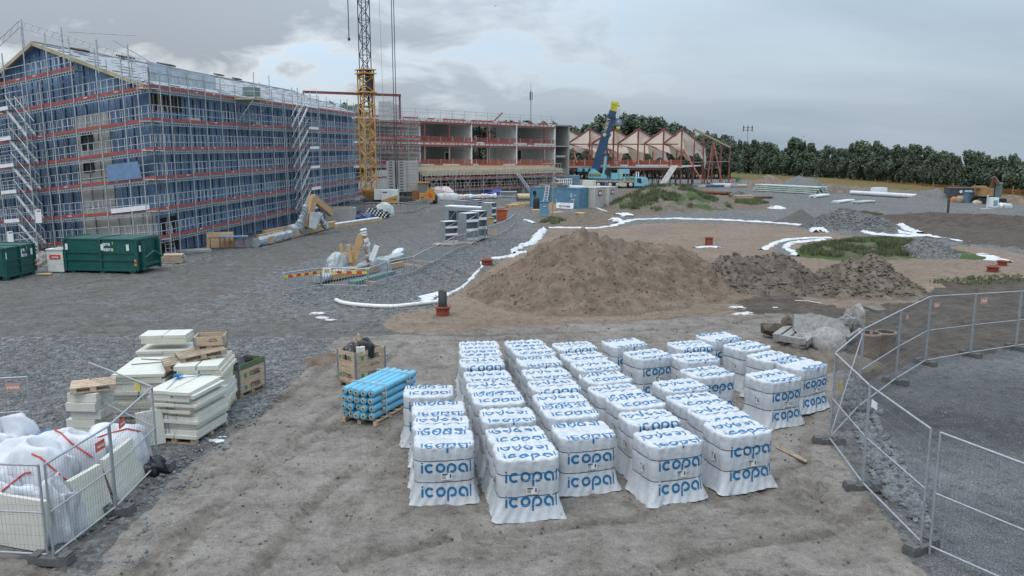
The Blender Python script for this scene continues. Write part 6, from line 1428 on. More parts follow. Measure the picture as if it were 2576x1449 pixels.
g = G(1388, 531); m = MB(); m.lathe((0, 0, .5), [(.55, -.3), (.55, -.26), (.3, -.26), (.3, .26), (.55, .26), (.55, .3)], 18, 0, axis='Y'); m.lathe((0, 0, .5), [(.46, -.2), (.46, .2)], 18, 1, axis='Y'); o = m.build("cable_drum", [wood, mat("yellow_hose", (.5, .42, .06), .5)]); o.location = g; tag(o, "cable drum wound with yellow hose left of the ladder", "cable drum")
g = G(1318, 512); m = MB(); m.lathe((0, 0, .9), [(.5, -1.0), (.5, 1.0)], 18, 0, axis='X'); m.lathe((-1.0, 0, .9), [(.52, -.08), (.52, .08)], 18, 1, axis='X'); o = m.build("pipe_drum", [mat("straw_wrap", (.45, .37, .22), .8), black]); o.location = g; tag(o, "straw coloured drum with a black end on the timber stack", "drum")
g = G(1300, 506); barrier(G(1288, 517), G(1310, 510), "lone grey mesh barrier left of the blue container", "barriers by the container", r=.03)
m = MB(); m.box((0, 0, 1.0), (.06, 2.2, 2.0)); o = m.build("grey_panel", ductm); o.location = G(1334, 512) + Vector((-.9, 1.2, 0)); tag(o, "grey sheet metal panel standing at the left end of the blue container", "panel")
lump("black_sack", G(1511, 521), (1.5, .9, .5), blackbag, "black sack lying at the right end of the containers", "sack", 8)
for i in range(4): m = MB(); p = G(1504 + i * 5, 527 + i * 2); m.tube(p + Vector((-.2, .9, .12)), p + Vector((.3, -.7, .1)), .09, 6); single(m, "loose_pipe", mat("pale_pipe", (.5, .5, .48), .5), "pale short pipe in the loose bunch right of the containers", "pipe", "short pipes right of the containers")
# ------------------------------------------------------------------ mobile crane
def mobile_crane():
    YB = 163.0; zc_ = lambda x, y: at(1428.8 + x * .1621, 248.2 + y * .1621, YB)
    root = T("mobile_crane", "light blue truck crane with its dark blue telescopic boom raised", "mobile crane", (zc_(760, 1360).x, YB, 0))
    lb = mat("crane_light_blue", (0.19, 0.47, 0.55), .45, 0, .1, 1); db = mat("boom_dark_blue", (0.025, 0.065, 0.135), .45, 0, .15, 1); yl = mat("head_yellow", (0.60, 0.55, 0.05), .5, 0, .15, 1); gl = mat("cab_dark_glass", (0.03, 0.04, 0.045), .15); cream = mat("cream_outrigger", (0.50, 0.50, 0.33), .6)
    off = zc_(760, 1365).z   # stand on the ground
    def z3(x, y, dy=0.0): p = zc_(x, y); return Vector((p.x, YB + dy, p.z - off * (1 if y > 900 else max(0, (y - 0) / 900))))
    def slab(pts, d0, d1, nm, m_, par=root, mi=0):
        m = MB(); m.extrude([z3(x, y, d0) for x, y in pts], (0, d1 - d0, 0), 0); return m.build(nm, m_, par)
    ch = slab([(230, 1230), (1010, 1240), (1010, 1275), (230, 1265)], -1.35, 1.35, "chassis", mat("grey_deck", (.30, .30, .28), .6))
    slab([(300, 1262), (1000, 1270), (1000, 1320), (300, 1310)], -1.0, 1.0, "chassis_side", db)
    slab([(520, 1255), (590, 1258), (590, 1345), (520, 1340)], -1.3, -1.0, "tank", db)
    cab = slab([(1015, 1195), (1200, 1190), (1225, 1215), (1240, 1300), (1235, 1330), (1015, 1330)], -1.3, 1.3, "driver_cab", lb)
    slab([(1058, 1212), (1120, 1212), (1130, 1290), (1058, 1270)], -1.34, -1.30, "side_window", gl, cab); slab([(1140, 1210), (1195, 1205), (1215, 1245), (1140, 1262)], -1.34, -1.30, "front_window", mat("pale_glass", (.35, .42, .44), .2), cab)
    eng = slab([(845, 1185), (1020, 1188), (1020, 1255), (845, 1250)], -1.3, 1.2, "engine_box", lb)
    m = MB(); m.extrude([z3(878, 1198, -1.33), z3(1008, 1200, -1.33), z3(1008, 1245, -1.33), z3(878, 1243, -1.33)], (0, .02, 0), 0); put_text(m, "JINERT", z3(943, 1222, -1.36), (1, 0, 0), (0, 0, 1), .42, 1, True, 1.5); m.build("name_panel", [mat("olive_panel", (.12, .13, .07), .6), mat("ochre_letters", (.42, .35, .10), .6)], eng)
    for x in (462, 640, 758, 960):
        for dy in (-1.15, 1.0):
            w = MB(); c = z3(x, 1330, dy); c.z = .72; w.lathe(c, [(.35, -.16), (.68, -.18), (.73, -.1), (.73, .12), (.68, .18), (.35, .16)], 20, 0, axis='Y'); w.lathe(c, [(.05, -.24), (.22, -.22), (.36, -.17), (.36, -.1)], 16, 1, axis='Y'); w.build("wheel", [black, mat("pale_rim", (.55, .56, .50), .5)], root)
    # superstructure
    s = slab([(320, 1110), (370, 1062), (430, 1085), (500, 1135), (590, 1150), (590, 1215), (310, 1205)], -1.15, -.55, "slew_side", lb)
    m = MB(); m.extrude([z3(322, 1142, -1.18), z3(500, 1142, -1.18), z3(500, 1180, -1.18), z3(322, 1180, -1.18)], (0, .02, 0), 0); put_text(m, "JINERT", z3(425, 1161, -1.21), (1, 0, 0), (0, 0, 1), .40, 1, True, 2.0); m.build("name_panel", [MATS["olive_panel"], MATS["ochre_letters"]], s)
    slab([(310, 1120), (600, 1150), (840, 1170), (840, 1230), (310, 1215)], -.55, 1.1, "slew_platform", lb)
    slab([(150, 1055), (330, 1058), (420, 1065), (420, 1110), (150, 1112)], -.9, .9, "winch_unit", mat("crane_blue_worn", (.15, .38, .45), .5, 0, .4, 6))
    m = MB()
    for i in range(5): c = z3(190 + i * 45, 1082, -1.0); m.lathe(c, [(.28, -.12), (.28, .12)], 12, i % 2, axis='Y')
    m.build("winch_drum", [lb, black], root)
    c = slab([(575, 1075), (610, 1062), (655, 1110), (655, 1168), (575, 1150)], -1.3, -.4, "operator_cab", gl)
    slab([(655, 1130), (780, 1130), (780, 1225), (655, 1225)], -1.1, 1.0, "machine_deck", lb); w = slab([(775, 1073), (945, 1070), (945, 1140), (840, 1145), (840, 1225), (775, 1225)], -1.1, 1.1, "counterweight", lb)
    m = MB()
    for i in range(2): m.extrude([z3(800 + i * 12, 1225, -1.13), z3(806 + i * 12, 1225, -1.13), z3(816 + i * 12, 1075, -1.13), z3(810 + i * 12, 1075, -1.13)], (0, .01, 0), 0)
    m.build("warning_stripe", yl, w)
    slab([(780, 1270), (895, 1285), (890, 1335), (775, 1330)], -1.7, -1.3, "outrigger_box", cream)
    m = MB()
    for s_ in (0, 1): m.beam(z3(572 + s_ * 30, 1245, -1.45), z3(566 + s_ * 30, 1360, -1.45), .05, .05)
    for k in range(5): m.beam(z3(572, 1260 + k * 22, -1.45), z3(602, 1260 + k * 22, -1.45), .05, .05)
    m.build("ladder", lightpole, root)
    for x in (1060, 1095): m = MB(); m.tube(z3(x, 1190, 0), z3(x, 1110, 0), .12, 8); m.build("exhaust_stack", whitem, root)
    # boom
    A = z3(425, 1070, 0); Bm = zc_(700, 190); Bm.y = YB; H_ = zc_(725, 90); H_.y = YB
    d = (Bm - A).normalized(); pr = Vector((d.z, 0, -d.x))
    b = MB(); b.beam(A, A.lerp(Bm, .62), .85, 1.62, 0, up=pr); b.beam(A.lerp(Bm, .60), Bm, .78, 1.42, 0, up=pr); b.beam(A.lerp(Bm, .88), A.lerp(Bm, .93), 1.0, 1.75, 0, up=pr); b.beam(A.lerp(Bm, .575), A.lerp(Bm, .63), .98, 1.85, 0, up=pr)
    bo = b.build("boom", db, root)
    b = MB()
    for k in range(6): b.beam(Bm.lerp(H_, k / 6), Bm.lerp(H_, (k + .75) / 6), .72, 1.25 + .1 * (k % 2), 0, up=pr)
    hd = zc_(800, 115); hd.y = YB; b.beam(H_, H_ + (H_ - Bm).normalized() * .5, .8, 1.5, 0, up=pr); b.beam(zc_(745, 108) * 1, hd, .5, .35, 0); b.build("boom_head", yl, root)
    b = MB(); b.tube(zc_(760, 90), zc_(778, 45), .1, 5, 0); b.build("lamp_mast", galv, root)
    b = MB(); ce = A.lerp(Bm, .72) - pr * .55 * 0; put = A.lerp(Bm, .655); rt_ = d; upt = Vector((-d.z, 0, d.x)); put_text(b, "JINERT", A.lerp(Bm, .72) + Vector((0, -.47, 0)) + upt * .36, rt_, upt, .78, 0, True, 3.9); b.lathe(A.lerp(Bm, .585) + Vector((0, -.52, 0)) + upt * .3, [(.36, -.02), (.36, .02)], 12, 0, axis='Y'); b.build("lettering", mat("cream_letters", (.52, .47, .24), .6), bo)
    # lift cylinder
    c = MB(); p0 = z3(555, 1150, -.2); p1 = z3(585, 870, -.2); p2 = zc_(615, 640); p2.y = YB - .2; c.tube(p0, p1, .32, 12, 0); c.tube(p1, p2, .17, 10, 1); c.build("lift_cylinder", [lb, mat("grey_rod", (.15, .15, .16), .3, .5)], root)
    c = MB(); c.extrude([zc_(600, 520), zc_(635, 570), zc_(628, 640), zc_(605, 600)], (0, .4, 0)); c.build("cylinder_bracket", lb, root)
    # hoist ropes and hook block
    c = MB(); hb = zc_(782, 330); c.tube(zc_(770, 150), zc_(770, 340), .03, 4); c.tube(zc_(800, 145), zc_(790, 340), .03, 4); c.build("hoist_rope", galv, root)
    c = MB(); q = zc_(783, 385); c.lathe(q, [(.1, -.22), (.62, -.16), (.72, 0), (.62, .16), (.1, .22)], 16, 0, axis='Y'); c.box(q + Vector((0, 0, .5)), (.5, .35, .6), 0, 0); c.lathe(zc_(780, 455), [(.1, -.15), (.42, -.1), (.42, .1), (.1, .15)], 12, 1, axis='Y'); c.build("hook_block", [mat("block_blue_white", (.18, .24, .36), .5, 0, .6, 2), yl], root)
    c = MB(); 
    for x in (768, 790): c.tube(zc_(x, 480), zc_(x, 760), .03, 4, 0)
    c.build("chain_sling", mat("ochre_chain", (.30, .20, .05), .6), root)
mobile_crane()
# things behind / beside
m = MB(); a, b = at(1432, 430, 150), at(1456, 430, 150)
t = T("blue_tank", "pale blue ribbed tank behind the containers", "tank", G(1446, 480)); Yt = 146; p = at(1430, 445, Yt); q = at(1457, 462, Yt); m = MB(); m.box(((p.x + q.x) / 2, Yt, (p.z) / 2 + .3), (q.x - p.x, 1.6, p.z)); 
for k in range(6): m.box((p.x + (q.x - p.x) * (k + .5) / 6, Yt - .83, p.z / 2 + .3), (.12, .08, p.z * .95))
m.build("body", mat("steel_blue_paint", (0.13, 0.22, 0.29), .6, 0, .2, 1), t)
# pipes, far right yard --------------------------------------------------------
def pipes(name, a, b, r, nx, nz, m_, label, cat="pipes", gap=1.05, group=None, cross=0):
    a = Vector(a); b = Vector(b); d = (b - a).normalized(); n = Vector((-d.y, d.x, 0)); t = T(name, label, cat, a.lerp(b, .5), group); rr = random.Random(int(a.x * 7))
    for k in range(nz):
        m = MB()
        for i in range(nx): o = n * (i * 2 * r * gap) + UP * (r + k * 2 * r * .98) + d * rr.uniform(-.4, .4); m.tube(a + o, b + o, r, 10)
        m.build("pipe_layer", m_, t)
    return t
greenpipe = mat("pale_green_pipe", (0.36, 0.42, 0.38), .5, 0, .25, .6); rust = mat("rusty_steel", (0.13, 0.05, 0.028), .8, 0, .4, 1.5)
pipes("pipe_stack", G(1900, 481), G(2058, 490), .17, 6, 4, greenpipe, "long stack of pale green pipes lying across the far yard")
pipes("pipe_stack", G(1746, 487), G(1830, 491), .28, 3, 1, rust, "row of rusty brown pipes at the foot of the weedy mound")
pipes("pipe_stack", G(2052, 498), G(2086, 494), .22, 3, 1, plastic, "short bunch of white pipes off the end of the long green stack")
pipes("pipe_stack", G(2108, 512), G(2148, 507), .18, 3, 1, plastic, "short white pipes on the gravel, left bunch")
pipes("pipe_stack", G(2150, 513), G(2196, 510), .18, 3, 1, greenpipe, "short green and white pipes on the gravel, right bunch")
t = pipes("pipe_row", G(2138, 490), G(2350, 503), .38, 1, 1, plastic, "long white wrapped pipe row below the far berm")
m = MB(); m.box((G(2210, 493)) + UP * .7, (2.2, 1.2, 1.4)); single(m, "white_crate", whitem, "white crate standing on the long white pipe row", "crate")
m = MB(); rr = random.Random(5)
t = T("material_rows", "low bundles of steel and pipes round the foot of the red end frame", "material", G(1800, 468))
for i in range(16): p = G(1765 + i * 9 + rr.uniform(-4, 4), 466 + rr.uniform(-3, 6)); m = MB(); l = rr.uniform(2, 4.5); [m.box(p + Vector((0, k * .35, .2 + rr.uniform(0, .2))), (l, .25, .3), rr.uniform(-.1, .1), 0) for k in range(3)]; m.build("bundle", [whitem, galv, lightpole, redsteel, mat("bundle_blue", (.08, .13, .28), .6), oldwood][i % 6 if i % 5 else 1], t)
m = MB(); m.box((0, 0, .6), (1.0, .8, 1.2)); m.box((0, 0, 1.24), (1.1, .9, .08)); o = m.build("green_bin", mat("bright_green_plastic", (.03, .20, .07), .5)); o.location = G(1857, 462); tag(o, "small bright green bin right of the red end frame", "bin")
lump("material_pile", G(1857, 497), (3.0, 1.6, 1.0), dconc, "small dark pile of fittings past the rusty pipes", "pile", 31, rough=.3); plank_stack("timber_stack", G(1870, 502), .2, 3, 1.4, .7, crate_m, "pale timber stack past the rusty pipes")
m = MB(); m.box((0, 0, .2), (6, 1.6, .25)); o = m.build("red_sheet", rust); o.location = G(1893, 499); o.rotation_euler = (0, 0, .1); tag(o, "low rusty red sheet stack on the far yard", "stack")
t = container(G(2387, 507), math.radians(-10), mat("container_dark_grey", (0.06, 0.07, 0.08), .6, 0, .15, 1), "dark grey container at the far right with an excavator beside it", 6.6, 2.4, 2.0)
m = MB(); m.lathe((1.5, -.05, 1.45), [(.22, -.02), (.22, .02)], 12, 0, axis='Y'); m.box((2.5, -.04, 1.35), (1.0, .03, .55), 0, 0); m.box((2.5, -.06, 1.35), (.2, .03, .3), 0, 1); m.build("sign", [whitem, galv], t, False)
t = container(G(2434, 511), math.radians(-8), mat("container_slate_blue", (0.10, 0.17, 0.24), .6, 0, .15, 1), "small slate blue container in front of the dark grey one", 2.4, 1.6, 1.55)
def excavator():
    B = G(2483, 512); t = T("excavator", "parked brown and orange excavator with its arm folded up at the far right", "excavator", B); om = mat("dusty_orange", (.33, .19, .08), .6, 0, .25, 1.5); bm = mat("brown_arm", (.12, .06, .035), .6)
    m = MB(); m.box(B + Vector((-.6, 0, 1.6)), (1.7, 1.8, 1.1), 0, 0); m.box(B + Vector((-1.3, 0, 2.3)), (1.5, 1.2, .3), 0, 0); m.build("body", om, t)
    m = MB(); m.box(B + Vector((1.0, -.2, 1.9)), (.9, 1.1, 1.9), 0, 0); m.box(B + Vector((1.0, -.2, 2.88)), (1.0, 1.2, .12), 0, 1); m.build("cab", [mat("green_grey_glass", (.13, .18, .18), .3), galv], t)
    m = MB(); m.beam(B + Vector((.1, -.3, 1.5)), B + Vector((.35, -.6, 3.6)), .4, .5); m.beam(B + Vector((.35, -.6, 3.6)), B + Vector((.75, -1.2, 2.6)), .3, .4); m.beam(B + Vector((-.1, -.6, 3.4)), B + Vector((.5, -.6, 3.7)), .3, .35); m.build("arm", bm, t)
    for s in (-.9, .9):
        m = MB(); m.box(B + Vector((0.1, s, .45)), (3.2, .5, .6), 0, 0)
        for q in (-1.5, 1.7): m.lathe(B + Vector((q, s, .45)), [(.34, -.26), (.34, .26)], 12, 0, axis='Y')
        m.build("track", black, t)
excavator()
for i, (x, y, d, m_, lb) in enumerate(((2400, 508, (1.2, .8, .7), mat("orange_sack", (.45, .16, .06), .7), "orange and white bags at the left foot of the dark container"), (2417, 509, (1.6, 1, .9), mat("tan_sack", (.28, .22, .16), .7), "tan covered mixer in front of the dark container"), (2457, 513, (1.3, .8, .5), crate_m, "low tan bundle in front of the slate blue container"))): lump("site_bundle", G(x, y), d, m_, lb, "bundle", 40 + i)
g = G(2488, 530); m = MB(); m.box((0, 0, .65), (1.0, .6, 1.3), 0, 0); m.box((.1, -.31, .6), (.55, .02, .7), 0, 1); o = m.build("power_cabinet", [whitem, mat("teal_panel", (.15, .33, .36), .5)]); o.location = G(2498, 522); tag(o, "pale power cabinet beyond the post in the concrete foot", "cabinet")
for i in range(3): lump("white_bag", G(2517 + i * 9, 522 + i), (1.2, .8, .6), plastic if i < 2 else greenpipe, ["white bag right of the pale power cabinet", "second white bag right of the pale power cabinet", "greenish bag farthest right of the power cabinet"][i], "bag", 50 + i)
t = T("site_post", "pale post set in a square concrete foot at the far right", "post", G(2480, 545)); m = MB(); m.box(G(2480, 545) + UP * .45, (1.25, 1.0, .9)); m.build("foot", conc, t); m = MB(); m.beam(G(2480, 545) + UP * .9, G(2480, 545) + UP * 2.4, .12, .12); m.build("post", lightpole, t)
m = MB(); m.beam((0, 0, -.1), (0, 0, 1.5), .2, .2); o = m.build("wooden_post", mat("dark_post", (.07, .05, .05), .8)); o.location = G(2384, 538) ; tag(o, "dark stubby post standing on the stripped soil bank", "post")
o.location.z = .2
# orange net fence along the field: stakes and net
of = T("net_fence", "thin orange net fence on stakes along the edge of the grass field", "fence", G(2200, 470)); om_ = mat("orange_net", (.50, .22, .07), .8, 0, .2, 1, alpha=.14); pts = [G(1840, 453), G(1980, 460), G(2100, 467), G(2200, 474), G(2300, 481), G(2450, 492), G(2600, 505)]
m = MB(); s_ = MB()
for a, b in zip(pts[:-1], pts[1:]):
    m.extrude([a + UP * .1, b + UP * .1, b + UP * 1.5, a + UP * 1.5], (0, .01, 0)); n_ = 3
    for k in range(n_): c = a.lerp(b, k / n_); s_.beam(c, c + UP * 1.9, .08, .08)
m.build("net", om_, of); s_.build("stakes", mat("orange_stake", (.45, .20, .07), .8), of)
# ------------------------------------------------------------------ geotextile strips and the white hose
geo = mat("white_geotextile", (0.54, 0.55, 0.56), .8, 0, .15, 1.5, 1.0, 3)
def strip(px, w, label, seed=1, hgt=.1, name="geotextile_strip", cat="geotextile", m_=geo, jag=.35, step=.35):
    pts = [G(*p) for p in px]; P = []; rr = random.Random(seed); dense = []
    for a, b in zip(pts[:-1], pts[1:]):
        n_ = max(1, int((b - a).length / step)); dense += [a.lerp(b, k / n_) for k in range(n_)]
    dense.append(pts[-1]); N_ = len(dense)
    for k, c in enumerate(dense):
        d = (dense[min(N_ - 1, k + 1)] - dense[max(0, k - 1)]).normalized(); n_ = Vector((-d.y, d.x, 0)); ww = w * rr.uniform(1 - jag, 1 + jag); sh = n_ * w * rr.uniform(-jag, jag) * .5; row = []; sv = rr.uniform(.4, 1.0)
        for j in range(7):
            v = j / 6 - .5; row.append(c + sh + n_ * (v * ww) + UP * (.03 + (math.cos(v * math.pi) * hgt * .5 if 0 < j < 6 else -.02) * rr.uniform(.2, 1.5)))
        P.append(row)
    m = MB(); m.grid(P, 0); g0 = pts[0]; return single(m, name, m_, label, cat, "white geotextile strips" if cat == "geotextile" else None)
strip([(1100, 757), (1115, 748), (1140, 735), (1165, 722), (1185, 702), (1212, 672), (1213, 660)], .22, "white strip edging the sand from the black pipe up to the red manhole", 1, .12)
strip([(1058, 762), (1075, 748), (1100, 742), (1118, 738)], .75, "crumpled wider white cloth patch beside the end of the white hose", 2, .16)
def hose():
    px = [(846, 760), (858, 766), (880, 770), (930, 775), (990, 777), (1040, 771), (1100, 764)]; m = MB(); pts = [G(*p) + UP * .1 for p in px]; D = []
    for i in range(len(pts) - 1):
        for k in range(5): D.append(pts[i].lerp(pts[i + 1], k / 5))
    D.append(pts[-1]); 
    for it in range(3): D = [D[0]] + [(D[i - 1] + D[i] * 2 + D[i + 1]) / 4 for i in range(1, len(D) - 1)] + [D[-1]]
    m.path(D, .10, 10); single(m, "drain_hose", mat("white_hose", (.66, .65, .60), .5), "long white drain hose curving over the gravel", "hose")
hose()
strip([(1236, 652), (1262, 649), (1285, 647), (1300, 640), (1318, 634)], .45, "crumpled cloth from the red manhole toward the sand corner", 3, .18, jag=.5)
strip([(1290, 640), (1296, 627), (1318, 618), (1338, 612), (1350, 600), (1358, 588), (1372, 576)], .62, "thick crumpled white cloth at the left corner of the sand field", 4, .3, jag=.6)
strip([(1380, 573), (1440, 573), (1500, 575), (1545, 568), (1568, 560), (1590, 553)], .7, "white strip along the far left edge of the sand field", 5, .12)
strip([(1552, 560), (1600, 553), (1700, 551), (1811, 554), (1860, 556), (1954, 562), (2038, 569), (2057, 577), (2106, 577)], .55, "long white strip along the far edge of the sand field", 6, .2)
strip([(1548, 540), (1575, 538), (1580, 545)], 1.2, "small white cloth scrap above the start of the long far strip", 7, .25)
strip([(1548, 552), (1560, 558)], 1.2, "bundled white cloth at the left tip of the long far strip", 17, .35)
strip([(1918, 629), (1950, 611), (1983, 603), (2038, 599), (2090, 599)], .6, "outer white strip of the curved gravel trench", 8, .15)
strip([(2005, 645), (1988, 633), (1973, 622), (1989, 612), (2031, 607), (2070, 603)], .6, "inner jagged white strip of the curved gravel trench", 9, .2, jag=.55)
strip([(2174, 584), (2200, 590), (2265, 595), (2339, 594)], .7, "straight white roll below the crushed stone heap", 10, .3, jag=.15)
strip([(2224, 559), (2235, 573), (2271, 586), (2339, 595), (2404, 606), (2436, 611)], .6, "long white strip along the foot of the dark soil bank", 11, .2)
strip([(2265, 565), (2287, 580), (2316, 586)], .8, "short white strip beside the long one under the dark soil bank", 12, .3)
strip([(2472, 643), (2501, 654), (2535, 660)], 1.0, "white scraps round the right red manhole ring", 13, .2, jag=.6)
strip([(2056, 585), (2052, 578), (2066, 575), (2068, 585)], 1.0, "white cloth flap hanging in the small cut", 14, .4)
strip([(1955, 520), (1965, 526), (1935, 524)], 1.2, "white scrap at the end of the green patch", 15, .25)
strip([(1320, 553), (1332, 556), (1345, 562)], .5, "small white strip on the gravel below the wooden post", 16, .12)
strip([(1748, 624), (1790, 620), (1810, 624)], .7, "thin white strip near the middle red manhole", 18, .1)
strip([(2340, 545), (2420, 543), (2576, 553)], .35, "thin pale kerb line on top of the dark soil bank", 19, .1, jag=.1)
m = MB(); rr = random.Random(2)
for i, (x, y, s) in enumerate(((800, 790, .35), (812, 801, .3), (830, 806, .25), (1855, 775, .35), (1865, 792, .4), (1880, 788, .25), (1950, 775, .2), (715, 735, .1), (560, 1100, .12), (2470, 640, .4), (545, 1110, .2))):
    lump("litter_scrap", G(x, y), (s * 2, s * .8, s * .22), geo, "white litter scrap lying on the ground among the yard's debris", "scrap", 60 + i, rough=.4, group="white scraps on the ground")
# curved trench gravel band
strip([(2055, 602), (1995, 607), (1962, 618), (1975, 632), (1992, 645)], 1.2, "grey gravel fill between the two curved white strips", 20, .06, "gravel_trench", "trench", M_grey, .1)
# red manholes
mh = mat("terracotta_plastic", (0.26, 0.062, 0.038), .55, 0, .2, 5)
def manhole(x, y, r, h, label, pipe=False):
    g = G(x, y); t = T("manhole_riser", label, "manhole", g, "red plastic manhole risers"); m = MB(); pr = []
    n_ = max(3, int(h / .12))
    for k in range(n_): z = h * k / n_; pr += [(r * 1.0, z), (r * 1.0, z + h / n_ * .45), (r * .9, z + h / n_ * .5), (r * .9, z + h / n_ * .95)]
    pr += [(r * 1.22, h), (r * 1.22, h + .06), (r * .8, h + .06), (r * .8, h - .1)]; m.lathe(g, pr, 20, 0, False); m.build("riser", mh, t)
    if pipe:
        m = MB(); m.lathe(g, [(r * .62, h), (r * .62, h + .72), (r * .5, h + .72), (r * .5, h + .5)], 18); m.build("black_pipe", black, t); m = MB(); m.beam(g + Vector((0.05, 0, h + .5)), g + Vector((.38, .1, h + 1.45)), .09, .05); m.build("plank", oldwood, t)
    return t
manhole(1114, 795, .30, .38, "red manhole riser with a black pipe and a plank stuck in it", True)
manhole(1225, 668, .36, .35, "red manhole riser at the bend of the white strip")
manhole(1783, 618, .30, .6, "red manhole riser standing out on the sand field"); manhole(2497, 684, .33, .3, "low red manhole riser at the right edge"); manhole(2521, 668, .28, .26, "red manhole riser beside the white scraps at the right edge")
# ------------------------------------------------------------------ dumpsters and cabinets
dg = mat("dumpster_green", (0.006, 0.082, 0.068), .45, 0, .15, 2); dg2 = mat("dumpster_lid", (0.03, 0.10, 0.09), .5, 0, .2, 2)
def logo(m, c, right, up, s, mi, mi2):
    m_ = c; put_text(m, "pre", c + up * s * .28 - right * s * .1, right, up, s * .62, mi, True); put_text(m, "zero", c - up * s * .28 + right * .05, right, up, s * .62, mi, True); m.beam(c + up * s * .2 + right * s * .62, c + up * s * .55 + right * s * .62, .04, .03, mi2, up=up.cross(right))
def dumpster(p0, p1, dep, h, label, lid=True):
    r = (p1 - p0).normalized(); L_ = (p1 - p0).length; n = Vector((-r.y, r.x, 0)); t = T("waste_container", label, "dumpster", p0.lerp(p1, .5) + n * dep / 2, "green waste containers")
    P = lambda a, b, z: p0 + r * a + n * b + UP * z
    m = MB(); m.extrude([P(0, 0, .25), P(L_ - .05, 0, .25), P(L_, 0, h), P(-.05, 0, h)], n * dep, 0)
    m.beam(P(0, -.02, h * .62), P(L_ * .93, -.02, h * .62), .08, .07, 0); m.beam(P(0, -.02, h * .40), P(L_ * .93, -.02, h * .40), .08, .07, 0); m.beam(P(0, -.02, .22), P(L_ * .96, -.02, .22), .1, .12, 0)
    for q in (0.02, .5, .985): m.beam(P(L_ * q, -.03, .2), P(L_ * q, -.03, h), .1, .1, 0)
    for q in (.1, .5, .9):
        m.box(P(L_ * q, .12, .13), (.3, .25, .26), math.atan2(r.y, r.x), 0)
    m.build("body", dg, t)
    m = MB(); m.extrude([P(-.08, -.05, h), P(L_ + .06, -.05, h), P(L_ + .06, dep + .05, h), P(-.08, dep + .05, h)], (0, 0, .07), 0)
    for q in (.03, .48, .97): m.beam(P(L_ * q, 0, h + .09), P(L_ * q, dep, h + .09), .1, .06, 0)
    m.build("lid", dg2, t)
    m = MB(); q0 = P(L_, .15, .5); m.beam(P(L_ + .12, .3, .2), P(L_ + .12, .3, h - .1), .18, .14); m.beam(P(L_ + .12, dep - .3, .2), P(L_ + .12, dep - .3, h - .1), .18, .14); m.tube(P(L_ + .14, .35, .9), P(L_ + .3, dep / 2, 1.25), .07, 6); m.tube(P(L_ + .3, dep / 2, 1.25), P(L_ + .3, dep - .4, .9), .07, 6); m.beam(P(L_ + .05, .2, .55), P(L_ + .1, dep - .2, .55), .15, .2); m.build("door_gear", dg, t)
    rr = mat("white_reflector", (.7, .72, .72), .4)
    m = MB()
    for q in (.045, .53, .87): m.box(P(L_ * q, -.05, h * .78), (.17, .03, .36), math.atan2(r.y, r.x))
    m.box(P(L_ + .06, .1, h * .75), (.03, .15, .36), math.atan2(r.y, r.x)); m.build("reflector", rr, t)
    m = MB(); logo(m, P(L_ * .6, -.04, h * .80), r, UP, .55, 0, 1); m.build("logo", [whitem, mat("lime_mark", (.25, .5, .1), .5)], t)
    m = MB()
    for z in (.55, .68, .81): m.box(P(L_ * .965, -.08, z), (.14, .03, .1), math.atan2(r.y, r.x), 0 if z != .68 else 1)
    m.build("tail_light", [mat("amber_lens", (.55, .28, .06), .4), mat("red_lens", (.4, .06, .04), .4)], t)
    return t
dumpster(G(166, 686), G(352, 690), 2.2, 2.0, "large dark green waste container standing whole in front of the gable scaffold")
dumpster(G(-80, 733), G(22, 708) , 2.0, 1.85, "dark green waste container cut off by the left picture edge") if False else None
pA, pB = G(14, 707), G(92, 688); dumpster(pA - (pB - pA).normalized() * 3.2 * 0 + Vector((0, 0, 0)), pB, 2.3, 1.75, "dark green waste container cut off by the left picture edge")
for i, (x, y, rz) in enumerate(((140, 687, .05), (157, 684, .1))):
    g = G(x, y); t = T("power_cabinet", ["white power cabinet with red label between the two green containers", "second white power cabinet half hidden by the large green container"][i], "cabinet", g + Vector((0, .4, 0)), "white power cabinets", rz)
    m = MB(); m.box((0, 0, .72), (.92, .7, 1.3)); m.box((0, 0, 1.39), (1.0, .78, .06)); m.build("body", mat("cabinet_white", (.62, .62, .58), .5), t, False); m = MB(); m.box((0, -.36, .95), (.62, .02, .26), 0, 0); put_text(m, "renta", (0, -.38, .95), (1, 0, 0), (0, 0, 1), .2, 1, True); m.build("label", [mat("renta_red", (.55, .06, .02), .5), whitem], t, False)
    m = MB(); m.box((-.3, 0, .04), (.1, .6, .08)); m.box((.3, 0, .04), (.1, .6, .08)); m.build("leg", galv, t, False)
lump("debris_pile", G(112, 668), (1.8, 1.2, .7), mat("mixed_debris", (.24, .21, .19), .8, 0, .6, 6), "small pile of mixed rubbish left of the white power cabinets", "debris", 71, rough=.4)
m = MB(); m.box((0, 0, .06), (.8, .35, .06), .2); o = m.build("yellow_board", wood); o.location = G(112, 692); tag(o, "small yellow board on the ground by the green containers", "board")
# birds
for i, (x, y) in enumerate(((1246, 15), (2021, 344))):
    p = at(x, y, 60); s = .35; m = MB(); c = p
    m.lathe(c, [(.01, -.2 * s), (.08 * s, -.1 * s), (.09 * s, .05 * s), (.05 * s, .16 * s), (.01, .22 * s)], 8, 0, axis='Y'); m.add([c, c + Vector((-.5 * s, .05, .18 * s)), c + Vector((-.25 * s, .18 * s, .08 * s))], [(0, 1, 2)]); m.add([c, c + Vector((.5 * s, -.02, .10 * s)), c + Vector((.25 * s, .18 * s, .05 * s))], [(0, 1, 2)])
    single(m, "bird", black, ["dark bird flying high near the top of the sky", "tiny dark bird low in the sky above the tree row"][i], "bird", "birds")
